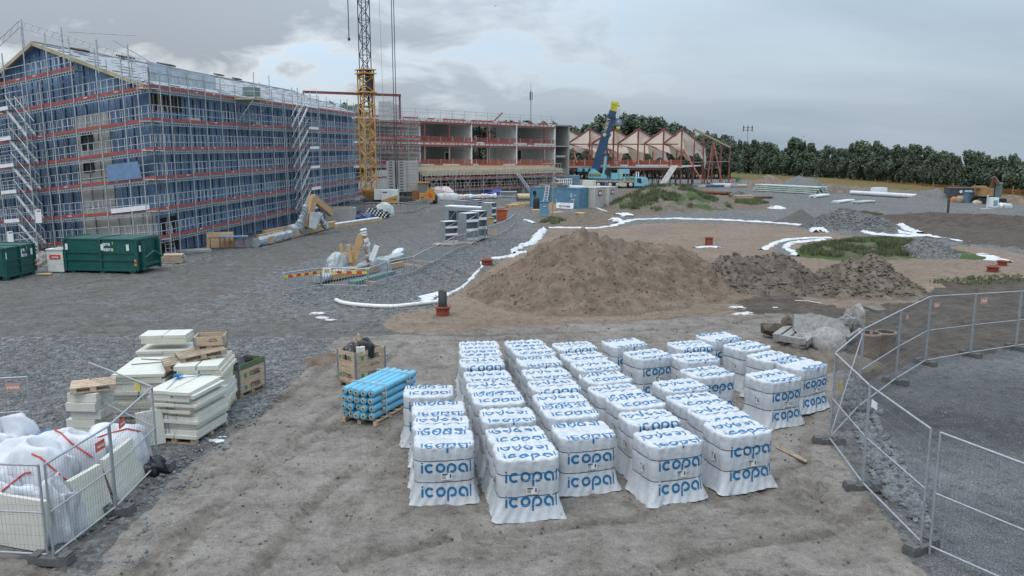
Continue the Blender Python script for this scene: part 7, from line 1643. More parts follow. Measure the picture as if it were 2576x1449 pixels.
# ------------------------------------------------------------------ white wrapped roofing pallets
wrapm = bpy.data.materials.new("white_printed_wrap"); wrapm.use_nodes = True
def wrap_mat():
    nt = wrapm.node_tree; N = nt.nodes; L = nt.links; b = N["Principled BSDF"]; b.inputs["Roughness"].default_value = .34; b.inputs["Base Color"].default_value = (.52, .55, .585, 1)
    b.inputs["Subsurface Weight"].default_value = 0.0
    tc = N.new("ShaderNodeTexCoord"); inf = N.new("ShaderNodeObjectInfo")
    mp = N.new("ShaderNodeMapping"); L.new(tc.outputs["Object"], mp.inputs[0]); L.new(inf.outputs["Random"], mp.inputs["Location"])
    mp.inputs["Scale"].default_value = (1, 1, .45)
    n = N.new("ShaderNodeTexNoise"); n.inputs["Scale"].default_value = 6; n.inputs["Detail"].default_value = 5; n.inputs["Roughness"].default_value = .55; n.inputs["Distortion"].default_value = 2.2
    d_ = N.new("ShaderNodeTexNoise"); d_.inputs["Scale"].default_value = 2.5; d_.inputs["Detail"].default_value = 7; L.new(mp.outputs[0], d_.inputs[0]); cr = N.new("ShaderNodeValToRGB"); L.new(d_.outputs[0], cr.inputs[0])
    cr.color_ramp.elements[0].position = .3; cr.color_ramp.elements[0].color = (.43, .445, .46, 1); cr.color_ramp.elements[1].position = .55; cr.color_ramp.elements[1].color = (.51, .535, .565, 1); L.new(cr.outputs[0], b.inputs["Base Color"])
    L.new(mp.outputs[0], n.inputs[0]); bp = N.new("ShaderNodeBump"); bp.inputs["Strength"].default_value = .6; bp.inputs["Distance"].default_value = .03; L.new(n.outputs[0], bp.inputs["Height"]); L.new(bp.outputs[0], b.inputs["Normal"])
wrap_mat()
inkm = mat("blue_ink", (0.005, 0.125, 0.28), .4, 0, .06, 10)
tagm = mat("paper_label", (.62, .63, .63), .6); blk = mat("black_print", (.05, .05, .055), .6)
PW, PD, PH = 1.26, 1.02, 1.28
def wrap_surface(seed):
    rr = np.random.RandomState(seed); N_ = 128; ph = rr.uniform(0, 6.28, 14); rows = []
    def perim(i, hx, hy, rad=.17):
        # rounded rectangle walked by angle-like parameter of equal arc
        per = [(hx - rad, -hy), (hx, -hy + rad), (hx, hy - rad), (hx - rad, hy), (-hx + rad, hy), (-hx, hy - rad), (-hx, -hy + rad), (-hx + rad, -hy)]
        segs = [2 * (hx - rad), rad * 1.57, 2 * (hy - rad), rad * 1.57] * 2; tot = sum(segs); s = (i / N_) * tot; x, y = -hx + rad, -hy; k = 0
        while s > segs[k] and k < 7: s -= segs[k]; k += 1
        f = s / segs[k]
        c = [(hx - rad, -hy + rad), (hx - rad, hy - rad), (-hx + rad, hy - rad), (-hx + rad, -hy + rad)]
        if k == 0: return (-hx + rad + 2 * (hx - rad) * f, -hy, 0, -1)
        if k == 2: return (hx, -hy + rad + 2 * (hy - rad) * f, 1, 0)
        if k == 4: return (hx - rad - 2 * (hx - rad) * f, hy, 0, 1)
        if k == 6: return (-hx, hy - rad - 2 * (hy - rad) * f, -1, 0)
        j = (k - 1) // 2; a = -math.pi / 2 + j * math.pi / 2 + f * math.pi / 2; return (c[j][0] + rad * math.cos(a), c[j][1] + rad * math.sin(a), math.cos(a), math.sin(a))
    zs = [0.015, .05, .12, .20, .29, .38, .47, .52, .60, .70, .80, .88, .93, .98, 1.05, 1.12, 1.17]
    hx0, hy0 = PW / 2 - .03, PD / 2 - .03
    def body(z, i):
        flare = .115 * max(0, (0.42 - z) / .42) ** 1.5
        waist = -.014 * (math.exp(-((z - .50) / .035) ** 2) + math.exp(-((z - .95) / .035) ** 2))
        rad = .10 + .11 * min(1, z / .5)
        x, y, nx, ny = perim(i, hx0 + flare, hy0 + flare * .8, rad)
        roll = .016 * (abs(math.sin((x / PW + .5) * 5 * math.pi)) if abs(ny) > .7 else abs(math.sin((y / PD + .5) * 4 * math.pi))) * (0.4 + .6 * min(1, z))
        fold = (.010 + .016 * max(0, (.5 - z) / .5)) * (math.sin(i * .49 + ph[0] + z * 4) * .5 + math.sin(i * 1.13 + ph[1] - z * 7) * .4) + .004 * math.sin(z * 31 + i * .3 + ph[2])
        o = waist + roll + fold
        zz = z
        if z < .1: zz = z + .035 * max(0, math.sin(i * .2 + ph[3])) * (1 if z < .03 else .5)
        return Vector((x + nx * o, y + ny * o, zz))
    P = [[body(z, i) for i in range(N_)] for z in zs]
    # shoulder and top: rings shrinking to the middle
    def topz(x, y):
        u = (x / (PW) + .5) * 5; v = (y / PD + .5) * 4
        dimple = (abs(math.sin(u * math.pi)) ** .6) * (abs(math.sin(v * math.pi)) ** .6)
        edge = min(1, (PW / 2 - abs(x)) / .12) * min(1, (PD / 2 - abs(y)) / .12)
        seam = -.018 * math.exp(-((y - .02 * math.sin(x * 5 + ph[6])) / .018) ** 2)
        return PH - .055 + .038 * dimple * min(1, edge + .4) + .008 * math.sin(x * 17 + ph[4]) * math.sin(y * 13 + ph[5]) + .010 * math.sin(x * 41 + y * 9 + ph[7]) * (.5 + .5 * math.sin(y * 5)) + seam
    for t, dz in ((1.0, -.035), (.985, -.012), (.95, -.002), (.90, 0), (.84, 0), (.77, 0), (.70, 0), (.62, 0), (.54, 0), (.46, 0), (.38, 0), (.30, 0), (.22, 0), (.14, 0), (.06, 0)):
        row = []
        for i in range(N_):
            b = body(1.17, i); x, y = b.x * t, b.y * t
            sc = 1 + .012 * math.sin(i * .785 + ph[8]) if t > .9 else 1
            row.append(Vector((x * sc, y * sc, topz(x * .97, y * .97) + dz)))
        P.append(row)
    m = MB(); m.grid(P, 0, True, True); m.add(P[-1], [tuple(range(N_))], 0, True)
    return m, topz
def word_strokes():
    """quads of the lower-case word, x 0..5.35, x-height 1; ring widths .21"""
    Q = []; w = .26
    def arc(cx, cy, r, a0, a1, n=18):
        for k in range(n):
            t0 = a0 + (a1 - a0) * k / n; t1 = a0 + (a1 - a0) * (k + 1) / n
            Q.append([(cx + math.cos(t) * q, cy + math.sin(t) * q) for t, q in ((t0, r), (t1, r), (t1, r - w), (t0, r - w))])
    def bar(x0, x1, y0, y1, n=5):
        for k in range(n): a = y0 + (y1 - y0) * k / n; b = y0 + (y1 - y0) * (k + 1) / n; Q.append([(x0, a), (x1, a), (x1, b), (x0, b)])
    bar(0, .2, -.04, .86, 4); bar(0, .2, .98, 1.14, 1)
    R = math.radians
    arc(.90, .5, .53, R(42), R(318)); arc(2.08, .5, .53, 0, R(360), 24)
    arc(3.28, .5, .53, R(-112), R(180), 20); bar(2.75, 2.96, -.45, .5, 5)
    arc(4.50, .5, .53, R(0), R(292), 20); bar(4.82, 5.03, -.02, .5, 3)
    bar(5.22, 5.36, -.02, 1.2, 6)
    return Q
WORD = word_strokes()
def make_pallet(seed, v0, mirror_gap, label_z=.62):
    root = T("wrapped_pallet", "x", "pallet"); mw, topz = wrap_surface(seed)
    bvh = BVHTree.FromPolygons([Vector(v) for v in mw.v], mw.f)
    k = 1.0 / 5.36; y1 = -PD / 2; rim = 1.20
    def place(u, s, side=1):
        # s: height up the front sheet, running on over the top
        if s <= rim - .05: o = Vector((u, -3, s)); d = Vector((0, 1, 0))
        elif s >= rim + .06: o = Vector((u, y1 + (s - rim) + .02, 3)); d = Vector((0, 0, -1))
        else:
            f = (s - rim + .05) / .11; a = f * math.pi / 2; d = Vector((0, math.cos(a), -math.sin(a))); tgt = Vector((u, y1 + .07, rim - .03)); o = tgt - d * 2
        if side < 0: o = Vector((-o.x, -o.y, o.z)); d = Vector((-d.x, -d.y, d.z))
        h, n_, idx, dist = bvh.ray_cast(o, d)
        return None if h is None else h - d * .006
    def word(vb, x0, side=1, cut=None):
        for q in WORD:
            pts = []
            for (a, b) in q:
                s = vb + b * k * 1.03; u = x0 + a * k
                if cut is not None and s > cut: s = cut; 
                if s < .03: pts = None; break
                p = place(u, s, side)
                if p is None: pts = None; break
                pts.append(p)
            if pts and (pts[0] - pts[2]).length > .01 and max((pts[i] - pts[(i + 1) % 4]).length for i in range(4)) < .22: mw.add(pts, [(0, 1, 2, 3)], 1, False)
    per = .50; smax = rim + PD / 2 - .03 ; v = v0 - per
    while v < smax:
        word(v, -.46, 1, smax); v += per
    v = v0 + mirror_gap
    while v < smax:
        if v + .1 > rim - .1: word(v, -.46, -1, smax)
        v += per
    # right-hand prints wrap round the side a little, labels
    def sticker(o, d, r, z, w_, h_, lines=4):
        h, n_, i_, ds = bvh.ray_cast(Vector(o), Vector(d))
        if h is None: return
        c = Vector((h.x, h.y, z)) - Vector(d) * .014; r = Vector(r)
        mw.extrude([c - r * w_ / 2 - UP * h_ / 2, c + r * w_ / 2 - UP * h_ / 2, c + r * w_ / 2 + UP * h_ / 2, c - r * w_ / 2 + UP * h_ / 2], -Vector(d) * .002, 2)
        for q in range(lines): l = w_ * (.36 if q else .42); zz = h_ * (.34 - q * .2); mw.beam(c - r * w_ * .42 + UP * zz - Vector(d) * .004, c - r * w_ * .42 + r * l * (1.2 if q == 0 else .9) + UP * zz - Vector(d) * .004, .004, .024 if q == 0 else .010, 3)
        mw.beam(c + r * w_ * .34 + UP * h_ * .32 - Vector(d) * .004, c + r * w_ * .34 - UP * h_ * .25 - Vector(d) * .004, .004, .028, 3, up=r)
        mw.beam(c + r * w_ * .55 + UP * .0 - Vector(d) * .002, c + r * w_ * .8 - Vector(d) * .002, .003, .006, 3)
    sticker((0.05, -3, label_z), (0, 1, 0), (1, 0, 0), label_z, .22, .14); sticker((-3, -.1, .72), (1, 0, 0), (0, -1, 0), .72, .13, .18)
    for z in (.33, .84):
        h = place(0, z)
        if h: mw.beam(h + Vector((-.12, -.002, 0)), h + Vector((.22, -.002, 0)), .003, .006, 4)
    # straps
    w = mw.build("wrap", [wrapm, inkm, tagm, blk, mat("faint_print", (.42, .45, .48), .6)], root, False)
    s = MB()
    for z in (.50, .95):
        n_ = 72; P = []
        for i in range(n_):
            a = 2 * math.pi * i / n_; d = Vector((-math.cos(a), -math.sin(a), 0)); zz = z + .010 * math.cos(2 * a + seed) ; h, nn, _, _ = bvh.ray_cast(Vector((math.cos(a) * 3, math.sin(a) * 3, zz)), d)
            if h is None: h = Vector((math.cos(a) * .6, math.sin(a) * .5, zz))
            P.append(h - d * .006)
        P2 = [[p - UP * .008 for p in P], [p + UP * .008 for p in P]]; s.grid(P2, 0, True, True)
    s.build("strap", mat("black_strap", (.03, .032, .035), .5), root, False)
    b = pallet_mb(1.28, 1.04); b.build("pallet_base", crate_m, root, False)
    return root
VAR = [make_pallet(1, .20, .06), make_pallet(2, .30, .16), make_pallet(3, .10, .30), make_pallet(4, .40, .40, .70), make_pallet(5, .24, .22), make_pallet(6, .34, .02)]
VB = [.20, .30, .10, .40, .24, .34]
Z1 = lambda x, y: (992.8 + x * .23437, 831.8 + y * .23437)
Z2 = lambda x, y: (1496 + x * .23437, 805 + y * .23437)
Z3 = lambda x, y: (992.8 + x * .23437, 1006.3 + y * .23437)
Z4 = lambda x, y: (1496 + x * .23437, 972.7 + y * .23437)
ORD = ["front", "second", "third", "fourth", "fifth", "sixth", "seventh", "eighth", "ninth"]
PAL = [('A1', Z1, 172, 1250, 880, 1228, 0), ('A2', Z1, 168, 1080, 815, 1065, 2), ('A3', Z1, 165, 905, 775, 885, 0), ('A4', Z1, 55, 715, 660, 700, 3),
       ('B1', Z3, 1085, 650, 1808, 620, 1), ('B2', Z1, 1010, 1225, 1700, 1165, 5), ('B3', Z1, 920, 980, 1565, 955, 4), ('B4', Z1, 840, 800, 1440, 765, 3), ('B5', Z1, 790, 690, 1355, 650, 2), ('B6', Z1, 760, 545, 1290, 515, 4), ('B7', Z1, 715, 400, 1205, 375, 2), ('B8', Z1, 700, 285, 1185, 265, 1), ('B9', Z1, 690, 195, 1155, 185, 4),
       ('C1', Z1, 1765, 1160, 2428, 1115, 0), ('C2', Z1, 1625, 955, 2260, 910, 3), ('C3', Z1, 1535, 815, 2145, 780, 4), ('C4', Z1, 1480, 660, 2055, 625, 2), ('C5', Z1, 1420, 520, 1950, 480, 4), ('C6', Z1, 1350, 380, 1855, 345, 0), ('C7', Z1, 1300, 275, 1775, 240, 5), ('C8', Z1, 1210, 185, 1680, 160, 1),
       ('D1', Z4, 650, 655, 1190, 575, 4), ('D2', Z4, 410, 415, 980, 375, 2), ('D3', Z2, 300, 960, 805, 890, 3), ('D4', Z2, 75, 830, 575, 780, 2), ('D5', Z2, -30, 690, 450, 630, 3), ('D6', Z1, 1990, 430, 2475, 390, 4), ('D7', Z1, 1870, 330, 2345, 290, 5), ('D8', Z1, 1770, 205, 2220, 180, 2),
       ('E1', Z4, 1440, 545, 1928, 480, 1), ('E2', Z4, 1225, 365, 1700, 310, 2), ('E3', Z2, 960, 945, 1475, 890, 5), ('E4', Z2, 790, 775, 1275, 720, 4),
       ('F1', Z2, 500, 425, 855, 380, 4), ('F2', Z2, 215, 295, 590, 260, 0), ('G1', Z2, 1140, 620, 1520, 575, 5), ('G2', Z2, 970, 455, 1365, 425, 4), ('G3', Z2, 930, 320, 1300, 290, 2),
       ('H1', Z2, 1295, 225, 1585, 190, 0), ('H2', Z2, 1620, 345, 1925, 265, 5), ('J1', Z2, 1920, 460, 2185, 375, 4), ('J2', Z2, 2240, 540, 2530, 480, 0), ('J3', Z2, 1900, 680, 2245, 620, 4)]
COLN = {'A': "short left column", 'B': "long column of nine", 'C': "second long column", 'D': "third long column", 'E': "short right column"}
SPEC = {'F1': "white printed wrapped pallet standing alone behind the middle, whole front visible", 'F2': "white printed wrapped pallet in the far row behind the lone middle one", 'G1': "white printed wrapped pallet, front one of the three right of the lone middle one",
        'G2': "white printed wrapped pallet, middle one of the three right of the lone middle one", 'G3': "white printed wrapped pallet, back one of the three right of the lone middle one", 'H1': "white printed wrapped pallet farthest back at the right",
        'H2': "white printed wrapped pallet in the gap next to the concrete rubble", 'J1': "white printed wrapped pallet nearest the broken concrete dome", 'J2': "white printed wrapped pallet farthest right against the fence", 'J3': "white printed wrapped pallet in front of the rightmost one"}
usedv = set()
for n_, Z, xa, ya, xb, yb, var in PAL:
    p = G(*Z(xa, ya), 1.26); q = G(*Z(xb, yb), 1.26); m_ = (p + q) / 2; a = math.atan2((q - p).y, (q - p).x)
    if n_[0] in 'BC': a = .35 * a + .65 * {'B': math.radians(9), 'C': math.radians(13)}[n_[0]]
    if n_[0] in 'DE': a = .4 * a + .6 * math.radians(19)
    if n_ == 'H2' or n_ == 'J1': a *= .8
    c = Vector((m_.x - math.sin(a) * PD / 2, m_.y + math.cos(a) * PD / 2, 0.0))
    o = VAR[var] if var not in usedv else copy_tree(VAR[var]); usedv.add(var)
    o.location = c; o.rotation_euler = (0, 0, a); o["category"] = "pallet"; o["group"] = "white printed wrapped pallets"
    s = 1 + rt.uniform(-.012, .012); o.scale = (s, s, 1 + rt.uniform(-.012, .012))
    o["label"] = SPEC[n_] if n_ in SPEC else "white printed wrapped pallet, %s from front in the %s" % (ORD[int(n_[1]) - 1] if n_[1] != '1' else "first", COLN[n_[0]])
# ------------------------------------------------------------------ roll pallet and steel crates
bluer = mat("light_blue_film", (0.13, 0.40, 0.56), .35, 0, .12, 3, .6, 12)
def rolls():
    a = G(870, 1058); b = G(918, 1063); c = G(1075, 972)
    Za = lambda x, y: (603.8 + x * .3704, 805 + y * .3704)
    A = G(*Za(700, 690)); B_ = G(*Za(885, 700)); r = (B_ - A).normalized(); pd = G(*Za(1085, 590)); d = (pd - B_); Ld = 2.15; d.normalize()
    t = T("roll_pallet", "pallet of light blue film wrapped rolls stacked four high", "roll stack", A)
    R_ = .096; nx = 5
    r = Vector((d.y, -d.x, 0)); 
    for k in range(4):
        for i in range(nx):
            o = A + r * (.08 + i * .205 + (.02 if k % 2 else 0)) + UP * (.17 + R_ + k * .205) - d * .05 + d * rt.uniform(-.05, .05)
            m = MB(); m.tube(o, o + d * Ld, R_, 16); 
            for s in (0, 1):
                q = o + d * (Ld * s) + d * (-.012 if s == 0 else .012); m.tube(q - d * .01, q + d * .01, R_ * .55, 12, 1); m.tube(q - d * .014, q + d * .014, R_ * .33, 10, 2)
            m.build("roll", [bluer, mat("cardboard_core", (.50, .38, .24), .8), mat("core_hole", (.10, .06, .035), .9)], t)
    rz = math.atan2(d.y, d.x); m = MB()
    c = A + r * .5 + d * Ld * .5
    for i in range(7): m.box(c + d * (-Ld / 2 + .12 + i * (Ld - .24) / 6) + UP * .13, (.1, 1.1, .03), rz)
    for j in (-1, 0, 1): m.box(c + r * j * .48 + UP * .10, (Ld, .1, .03), rz); m.box(c + r * j * .48 + UP * .015, (Ld, .1, .025), rz); [m.box(c + r * j * .48 + d * q + UP * .055, (.14, .1, .07), rz) for q in (-1.0, -.35, .35, 1.0)]
    m.build("pallet", crate_m, t)
    m = MB()
    for q in (.5, 1.72):
        pts = [A + r * -.02 + UP * .15, A + r * -.02 + UP * 1.0, A + r * 1.04 + UP * 1.0, A + r * 1.04 + UP * .15]; pts = [p + d * q for p in pts]; m.path(pts, .012, 5)
        for k in range(3): m.box(A + r * 1.02 + d * (q - .1) + UP * (.27 + .205 * (k + .5)), (.09, .06, .06), rz, 1)
    m.build("lashing", [mat("pale_cord", (.5, .52, .5), .7), wood], t)
rolls()
stl_g = mat("logo_green", (.03, .25, .09), .5); ink_d = mat("dark_stamp", (.06, .05, .05), .8)
def crate(p0, p1, dep, h, label, topcol=None, text_rows=((.78, "STEEL"), (.22, "STEEL")), left_text=True):
    r = (p1 - p0).normalized(); L_ = (p1 - p0).length; n = Vector((-r.y, r.x, 0)); t = T("timber_crate", label, "crate", p0.lerp(p1, .5) + n * dep / 2, "pallet collar crates"); rz = math.atan2(r.y, r.x)
    P = lambda a, b, z: p0 + r * a + n * b + UP * z
    rows = max(2, round(h / .2)); th = .025
    for k in range(rows):
        z0 = .15 + (h - .15) * k / rows; z1 = .15 + (h - .15) * (k + 1) / rows - .008; m = MB(); zc = (z0 + z1) / 2; hh = z1 - z0
        mi = 1 if (topcol and k == rows - 1) else 0
        m.beam(P(0, 0, zc), P(L_, 0, zc), th, hh, mi); m.beam(P(0, dep, zc), P(L_, dep, zc), th, hh, mi); m.beam(P(0, 0.02, zc), P(0, dep - .02, zc), th, hh, mi); m.beam(P(L_, 0.02, zc), P(L_, dep - .02, zc), th, hh, mi); m.build("collar", [crate_m, topcol or crate_m], t)
    m = MB()
    for a, b in ((0, 0), (L_, 0), (0, dep), (L_, dep)):
        m.beam(P(a, b, .15) + (-n * .016 if b == 0 else n * .016), P(a, b, h) + (-n * .016 if b == 0 else n * .016), .06, .012, 0, up=n); m.beam(P(a, b, .15) + (-r if a == 0 else r) * .016, P(a, b, h) + (-r if a == 0 else r) * .016, .012, .06, 0, up=n)
    m.build("hinge_plate", mat("hinge_steel", (.25, .27, .30), .5, .4), t)
    pm = pallet_mb(L_ + .02, dep + .02); M_ = Matrix.Translation(P(L_ / 2, dep / 2, 0)) @ Matrix.Rotation(rz, 4, 'Z'); q = MB(); q.join(pm, M_); q.build("pallet", oldwood, t)
    m = MB()
    for f, s in text_rows:
        z = .15 + (h - .15) * f; c = P(L_ * .60, -.02, z); put_text(m, s, c, r, UP, .19, 0, True); m.box(P(L_ * .22, -.018, z), (.11, .006, .13), rz, 1)
        if left_text: put_text(m, s, P(-.02, dep * .45, z), -n, UP, .17, 0, True); m.box(P(-.018, dep * .85, z), (.006, .1, .12), rz, 1)
    zz = .15 + (h - .15) * .5
    m.beam(P(L_ * .5, -.02, zz), P(L_ * .78, -.02, zz), .004, .012, 0); m.beam(P(L_ * .5, -.02, zz), P(L_ * .56, -.02, zz + .06), .004, .012, 0); m.beam(P(L_ * .56, -.02, zz + .06), P(L_ * .72, -.02, zz + .06), .004, .012, 0); m.beam(P(L_ * .72, -.02, zz + .06), P(L_ * .78, -.02, zz), .004, .012, 0); m.build("stamp", [ink_d, stl_g], t)
    return t, P
Za = lambda x, y: (603.8 + x * .3704, 805 + y * .3704)
q1 = G(*Za(790, 470)); q2 = G(*Za(1000, 410)); t, P = crate(q1, q1 + (q2 - q1).normalized() * 1.15, .82, 1.12, "tall timber crate filled with black bags behind the blue rolls")
for i, (u, v, s) in enumerate(((.3, .4, .6), (.75, .45, .6), (.55, .25, .5))): lump("rubbish_bag", P(u, v, 0), (.62, .55, .42 + .05 * i), blackbag, ["left black rubbish bag in the tall timber crate", "right black rubbish bag in the tall timber crate", "front black rubbish bag in the tall timber crate"][i], "bag", 80 + i, group="black bags in the crates", rough=.25, z=.85)
m = MB(); m.beam(P(.62, .3, .95), P(.5, .45, 1.55), .14, .05, 0); m.beam(P(.5, .35, 1.0), P(.42, .5, 1.42), .1, .05, 0); single(m, "offcut", wood, "two pale timber offcuts sticking out of the tall crate", "timber")
m = MB(); m.box(P(.3, .12, 1.14), (.26, .2, .2), .3); single(m, "foam_piece", eps, "pale foam piece on the edge of the tall crate", "foam piece")
Zg = lambda x, y: ((560 + x * .20708) * .67083, (1250 + y * .20704) * .67083)
q1 = G(*Zg(1650, 1190)); q2 = G(*Zg(2125, 985)); t, P = crate(q1, q1 + (q2 - q1).normalized() * 1.15, .80, 1.0, "timber crate with a green top collar beside the foam boards", mat("green_collar", (.10, .14, .07), .8, 0, .2, 4), ((.58, "STEEL"), (.15, "STEEL")), True)
for i, (u, v) in enumerate(((.3, .35), (.75, .45))): lump("rubbish_bag", P(u, v, 0), (.6, .5, .38), blackbag, ["left black rubbish bag in the green topped crate", "right black rubbish bag in the green topped crate"][i], "bag", 90 + i, group="black bags in the crates", rough=.25, z=.72)
# ------------------------------------------------------------------ stacks of foam boards
def foam_stack(p, r, L_, D_, n_, th, label, seed, jit=.06, top=None, taper=0.0, base=True):
    """p = front-left ground corner, r = unit direction along the front"""
    r = Vector(r).normalized(); n = Vector((-r.y, r.x, 0)); t = T("foam_board_stack", label, "foam boards", p + r * L_ / 2 + n * D_ / 2, "stacks of white foam boards"); rr = random.Random(seed); rz = math.atan2(r.y, r.x); z = .14 if base else 0.0
    if base: q = MB(); q.join(pallet_mb(L_, D_), Matrix.Translation(p + r * L_ / 2 + n * D_ / 2) @ Matrix.Rotation(rz, 4, 'Z')); q.build("pallet", crate_m, t)
    for k in range(n_):
        h = th * rr.choice((.8, 1, 1, 1.25)); m = MB(); ox, oy = rr.uniform(-jit, jit), rr.uniform(-jit, jit); parts = rr.choice((1, 2, 2))
        for s in range(parts):
            w_ = L_ / parts; c = p + r * (w_ * (s + .5) + ox + rr.uniform(-.02, .02)) + n * (D_ / 2 + oy) + UP * (z + h / 2); m.box(c, (w_ * .985, D_ * rr.uniform(.93, 1), h * .94), rz + rr.uniform(-.02, .02) + (taper * k))
        m.build("foam_board", eps if rr.random() < .8 else mat("yellowed_foam", (.58, .55, .42), .8, 0, .1, 5), t); z += h
    return t, z
Zh = lambda x, y: ((x * .31053) * .67083, (1250 + y * .31056) * .67083)
# positions: front-left ground corners estimated from the photograph
sf = []
p = G(*Zg(420, 1449 + 560)); 
s4a, s4b = G(421, 1117), G(525, 1052)
dirA = (G(525, 1075) - G(418, 1122)).normalized()
t, z = foam_stack(G(385, 1112), (G(470, 1118) - G(385, 1112)).normalized(), 1.15, 1.5, 14, .085, "cream foam board stack with a blue cord knotted on its top", 3, .08)
z4 = z
t, z = foam_stack(G(528, 1058) + Vector((-.75, -.1, 0)), Vector((1, .12, 0)), 1.1, 1.7, 13, .10, "tallest foam board stack, leaning, right beside the green topped crate", 4, .09)
zR = z
t, z = foam_stack(G(286, 1062), Vector((1, .1, 0)), 1.35, 1.9, 12, .10, "broad foam board stack with a dark strap in the middle of the group", 5, .04)
zM = z
t, z = foam_stack(G(352, 995), Vector((1, .1, 0)), 1.5, 1.1, 11, .11, "rear foam board stack topped by thick white slabs", 6, .05)
t, z = foam_stack(G(180, 1112), Vector((1, -.08, 0)), .75, .8, 5, .22, "loose stack of thick foam blocks carrying a small pallet at the left", 7, .09)
zL = z
m = pallet_mb(1.0, .8); o = m.build("pallet", crate_m); o.location = G(180, 1112) + Vector((.45, .4, zL + .02)); o.rotation_euler = (0, 0, .45); tag(o, "small new pallet lying on the left foam blocks", "pallet", "pallets on the foam boards")
pR_ = G(528, 1058) + Vector((-.35, .75, zR)); m = pallet_mb(1.2, .9); o = m.build("pallet", oldwood); o.location = pR_ + Vector((-.15, .2, .03)); o.rotation_euler = (0.0, -.10, .55); tag(o, "upper weathered pallet tilted on the tallest foam stack", "pallet", "pallets on the foam boards")
m = pallet_mb(1.3, 1.0); o = m.build("pallet", oldwood); o.location = pR_ + Vector((-.45, .1, -.12)); o.rotation_euler = (0.0, -.12, .5); tag(o, "lower weathered pallet tilted on the tallest foam stack", "pallet", "pallets on the foam boards")
q1 = pR_ + Vector((-.35, .3, .22)); t, P = crate(Vector((q1.x, q1.y, 0)), Vector((q1.x + .75, q1.y + .15, 0)), .6, .40, "single open collar crate on top of the tilted pallets", None, ((.5, ""),) if False else (), False)
t.location.z += zR + .12
# blue knot
m = MB(); c = G(385, 1112) + Vector((.30, .95, z4 + .03)); rr = random.Random(3); pts = [c + Vector((rr.uniform(-.12, .12), rr.uniform(-.12, .12), rr.uniform(0, .1))) for _ in range(26)]; m.path(pts, .012, 5)
m.path([c, c + Vector((.1, -.9, -.03)), c + Vector((.12, -.98, -.6)), c + Vector((.13, -.99, -1.1))], .009, 4); m.path([c, c + Vector((.75, .35, 0))], .01, 4); m.path([c, c + Vector((-.2, .55, 0.01))], .01, 4); single(m, "knotted_rope", mat("bright_blue_cord", (.02, .20, .42), .6), "tangled bright blue cord knotted on the cream foam stack", "cord")
m = MB(); a = G(286, 1062) + Vector((.1, .3, zM + .02)); m.path([a + Vector((0, 1.3, 0)), a + Vector((1.15, 1.1, 0)), a + Vector((1.2, .9, -.12))], .012, 4); m.path([a + Vector((.0, .7, 0)), a + Vector((1.15, 1.1, 0))], .012, 4); single(m, "strap", mat("dark_green_strap", (.03, .08, .08), .6), "dark green strap over the broad foam stack", "strap")
t, z = foam_stack(G(352, 995) + Vector((.05, .15, 0)), Vector((1, .1, 0)), 1.3, .8, 2, .12, "pair of thick grooved white slabs strapped on the rear foam stack", 9, .02, base=False)
t.location.z += 1.50
# leaning single boards
def slab_board(p0, p1, h, lean, label, th=.10, z0=.02):
    p0 = Vector(p0); p1 = Vector(p1); r = (p1 - p0).normalized(); n = Vector((-r.y, r.x, 0)); m = MB(); up_ = UP * h + n * lean
    m.extrude([p0 + UP * z0, p1 + UP * z0, p1 + UP * z0 + up_, p0 + UP * z0 + up_], n * th); return single(m, "foam_board", eps, label, "foam board", "loose white foam boards")
slab_board(G(352, 1130), G(418, 1116), .82, .15, "white foam board standing upright in front of the broad stack", .10)
slab_board(G(140, 1384), G(108, 1392) if False else G(0, 1362), .80, .12, "white foam board standing inside the fence at the lower left corner", .1) if False else None
slab_board(G(-40, 1366), G(112, 1394), .92, .10, "white foam board upright behind the lower left fence panel", .08)
slab_board(G(214, 1332), G(288, 1282), .92, .22, "tilted foam board leaning behind the middle fence panel", .10)
slab_board(G(304, 1262), G(374, 1196), .88, .25, "foam board leaning behind the far fence panel", .10)
slab_board(G(196, 1330), G(262, 1280), .55, .12, "lower foam board tucked beside the tilted one behind the middle fence panel", .10)
slab_board(G(100, 1395), G(170, 1362), .9, .3, "foam board under the folded bag behind the fence corner", .08) if False else None
# big bags
bagm = mat("white_woven_bag", (0.55, 0.56, 0.59), .6, 0, .10, 2, 1.6, 3.5); redt = mat("red_strap", (.50, .05, .03), .6)
BG = "white big bags behind the left fence"
for i, (x, y, d, rz, rough, lb) in enumerate((
        (22, 1235, (1.5, 1.3, 1.40), .3, .26, "white big bag slumped at the left picture edge, highest of the bags"),
        (88, 1280, (1.7, 1.35, 1.30), .2, .22, "largest white big bag with a red cord across, behind the fence corner"),
        (185, 1235, (1.55, 1.2, 1.20), .4, .20, "white big bag in the middle with a red strap running down"),
        (300, 1188, (1.4, 1.05, 1.05), .1, .14, "round topped white big bag with a red strap, behind the far fence panel"),
        (10, 1340, (1.5, 1.0, .95), .1, .28, "low white bag leaning at the lower left corner"),
        (148, 1352, (.75, .6, .95), .5, .42, "crumpled folded white bag at the fence corner"),
        (170, 1195, (1.1, .9, .75), .2, .2, "low white bag behind the middle big bag"))):
    lump("big_bag", G(x, y), d, bagm, lb, "big bag", 100 + i, rz, rough, .42, 3.0, group=BG, nu=64, nv=26)
lump("blue_bag", G(125, 1225), (1.0, .8, 1.18), mat("faded_blue_bag", (.10, .16, .28), .6, 0, .2, 3, 1, 4), "faded blue bag showing behind the white bags", "bag", 120, rough=.12)
lump("black_bag", G(380, 1190), (.6, .5, .34), blackbag, "black bag on the gravel at the end of the fence", "bag", 121, rough=.35)
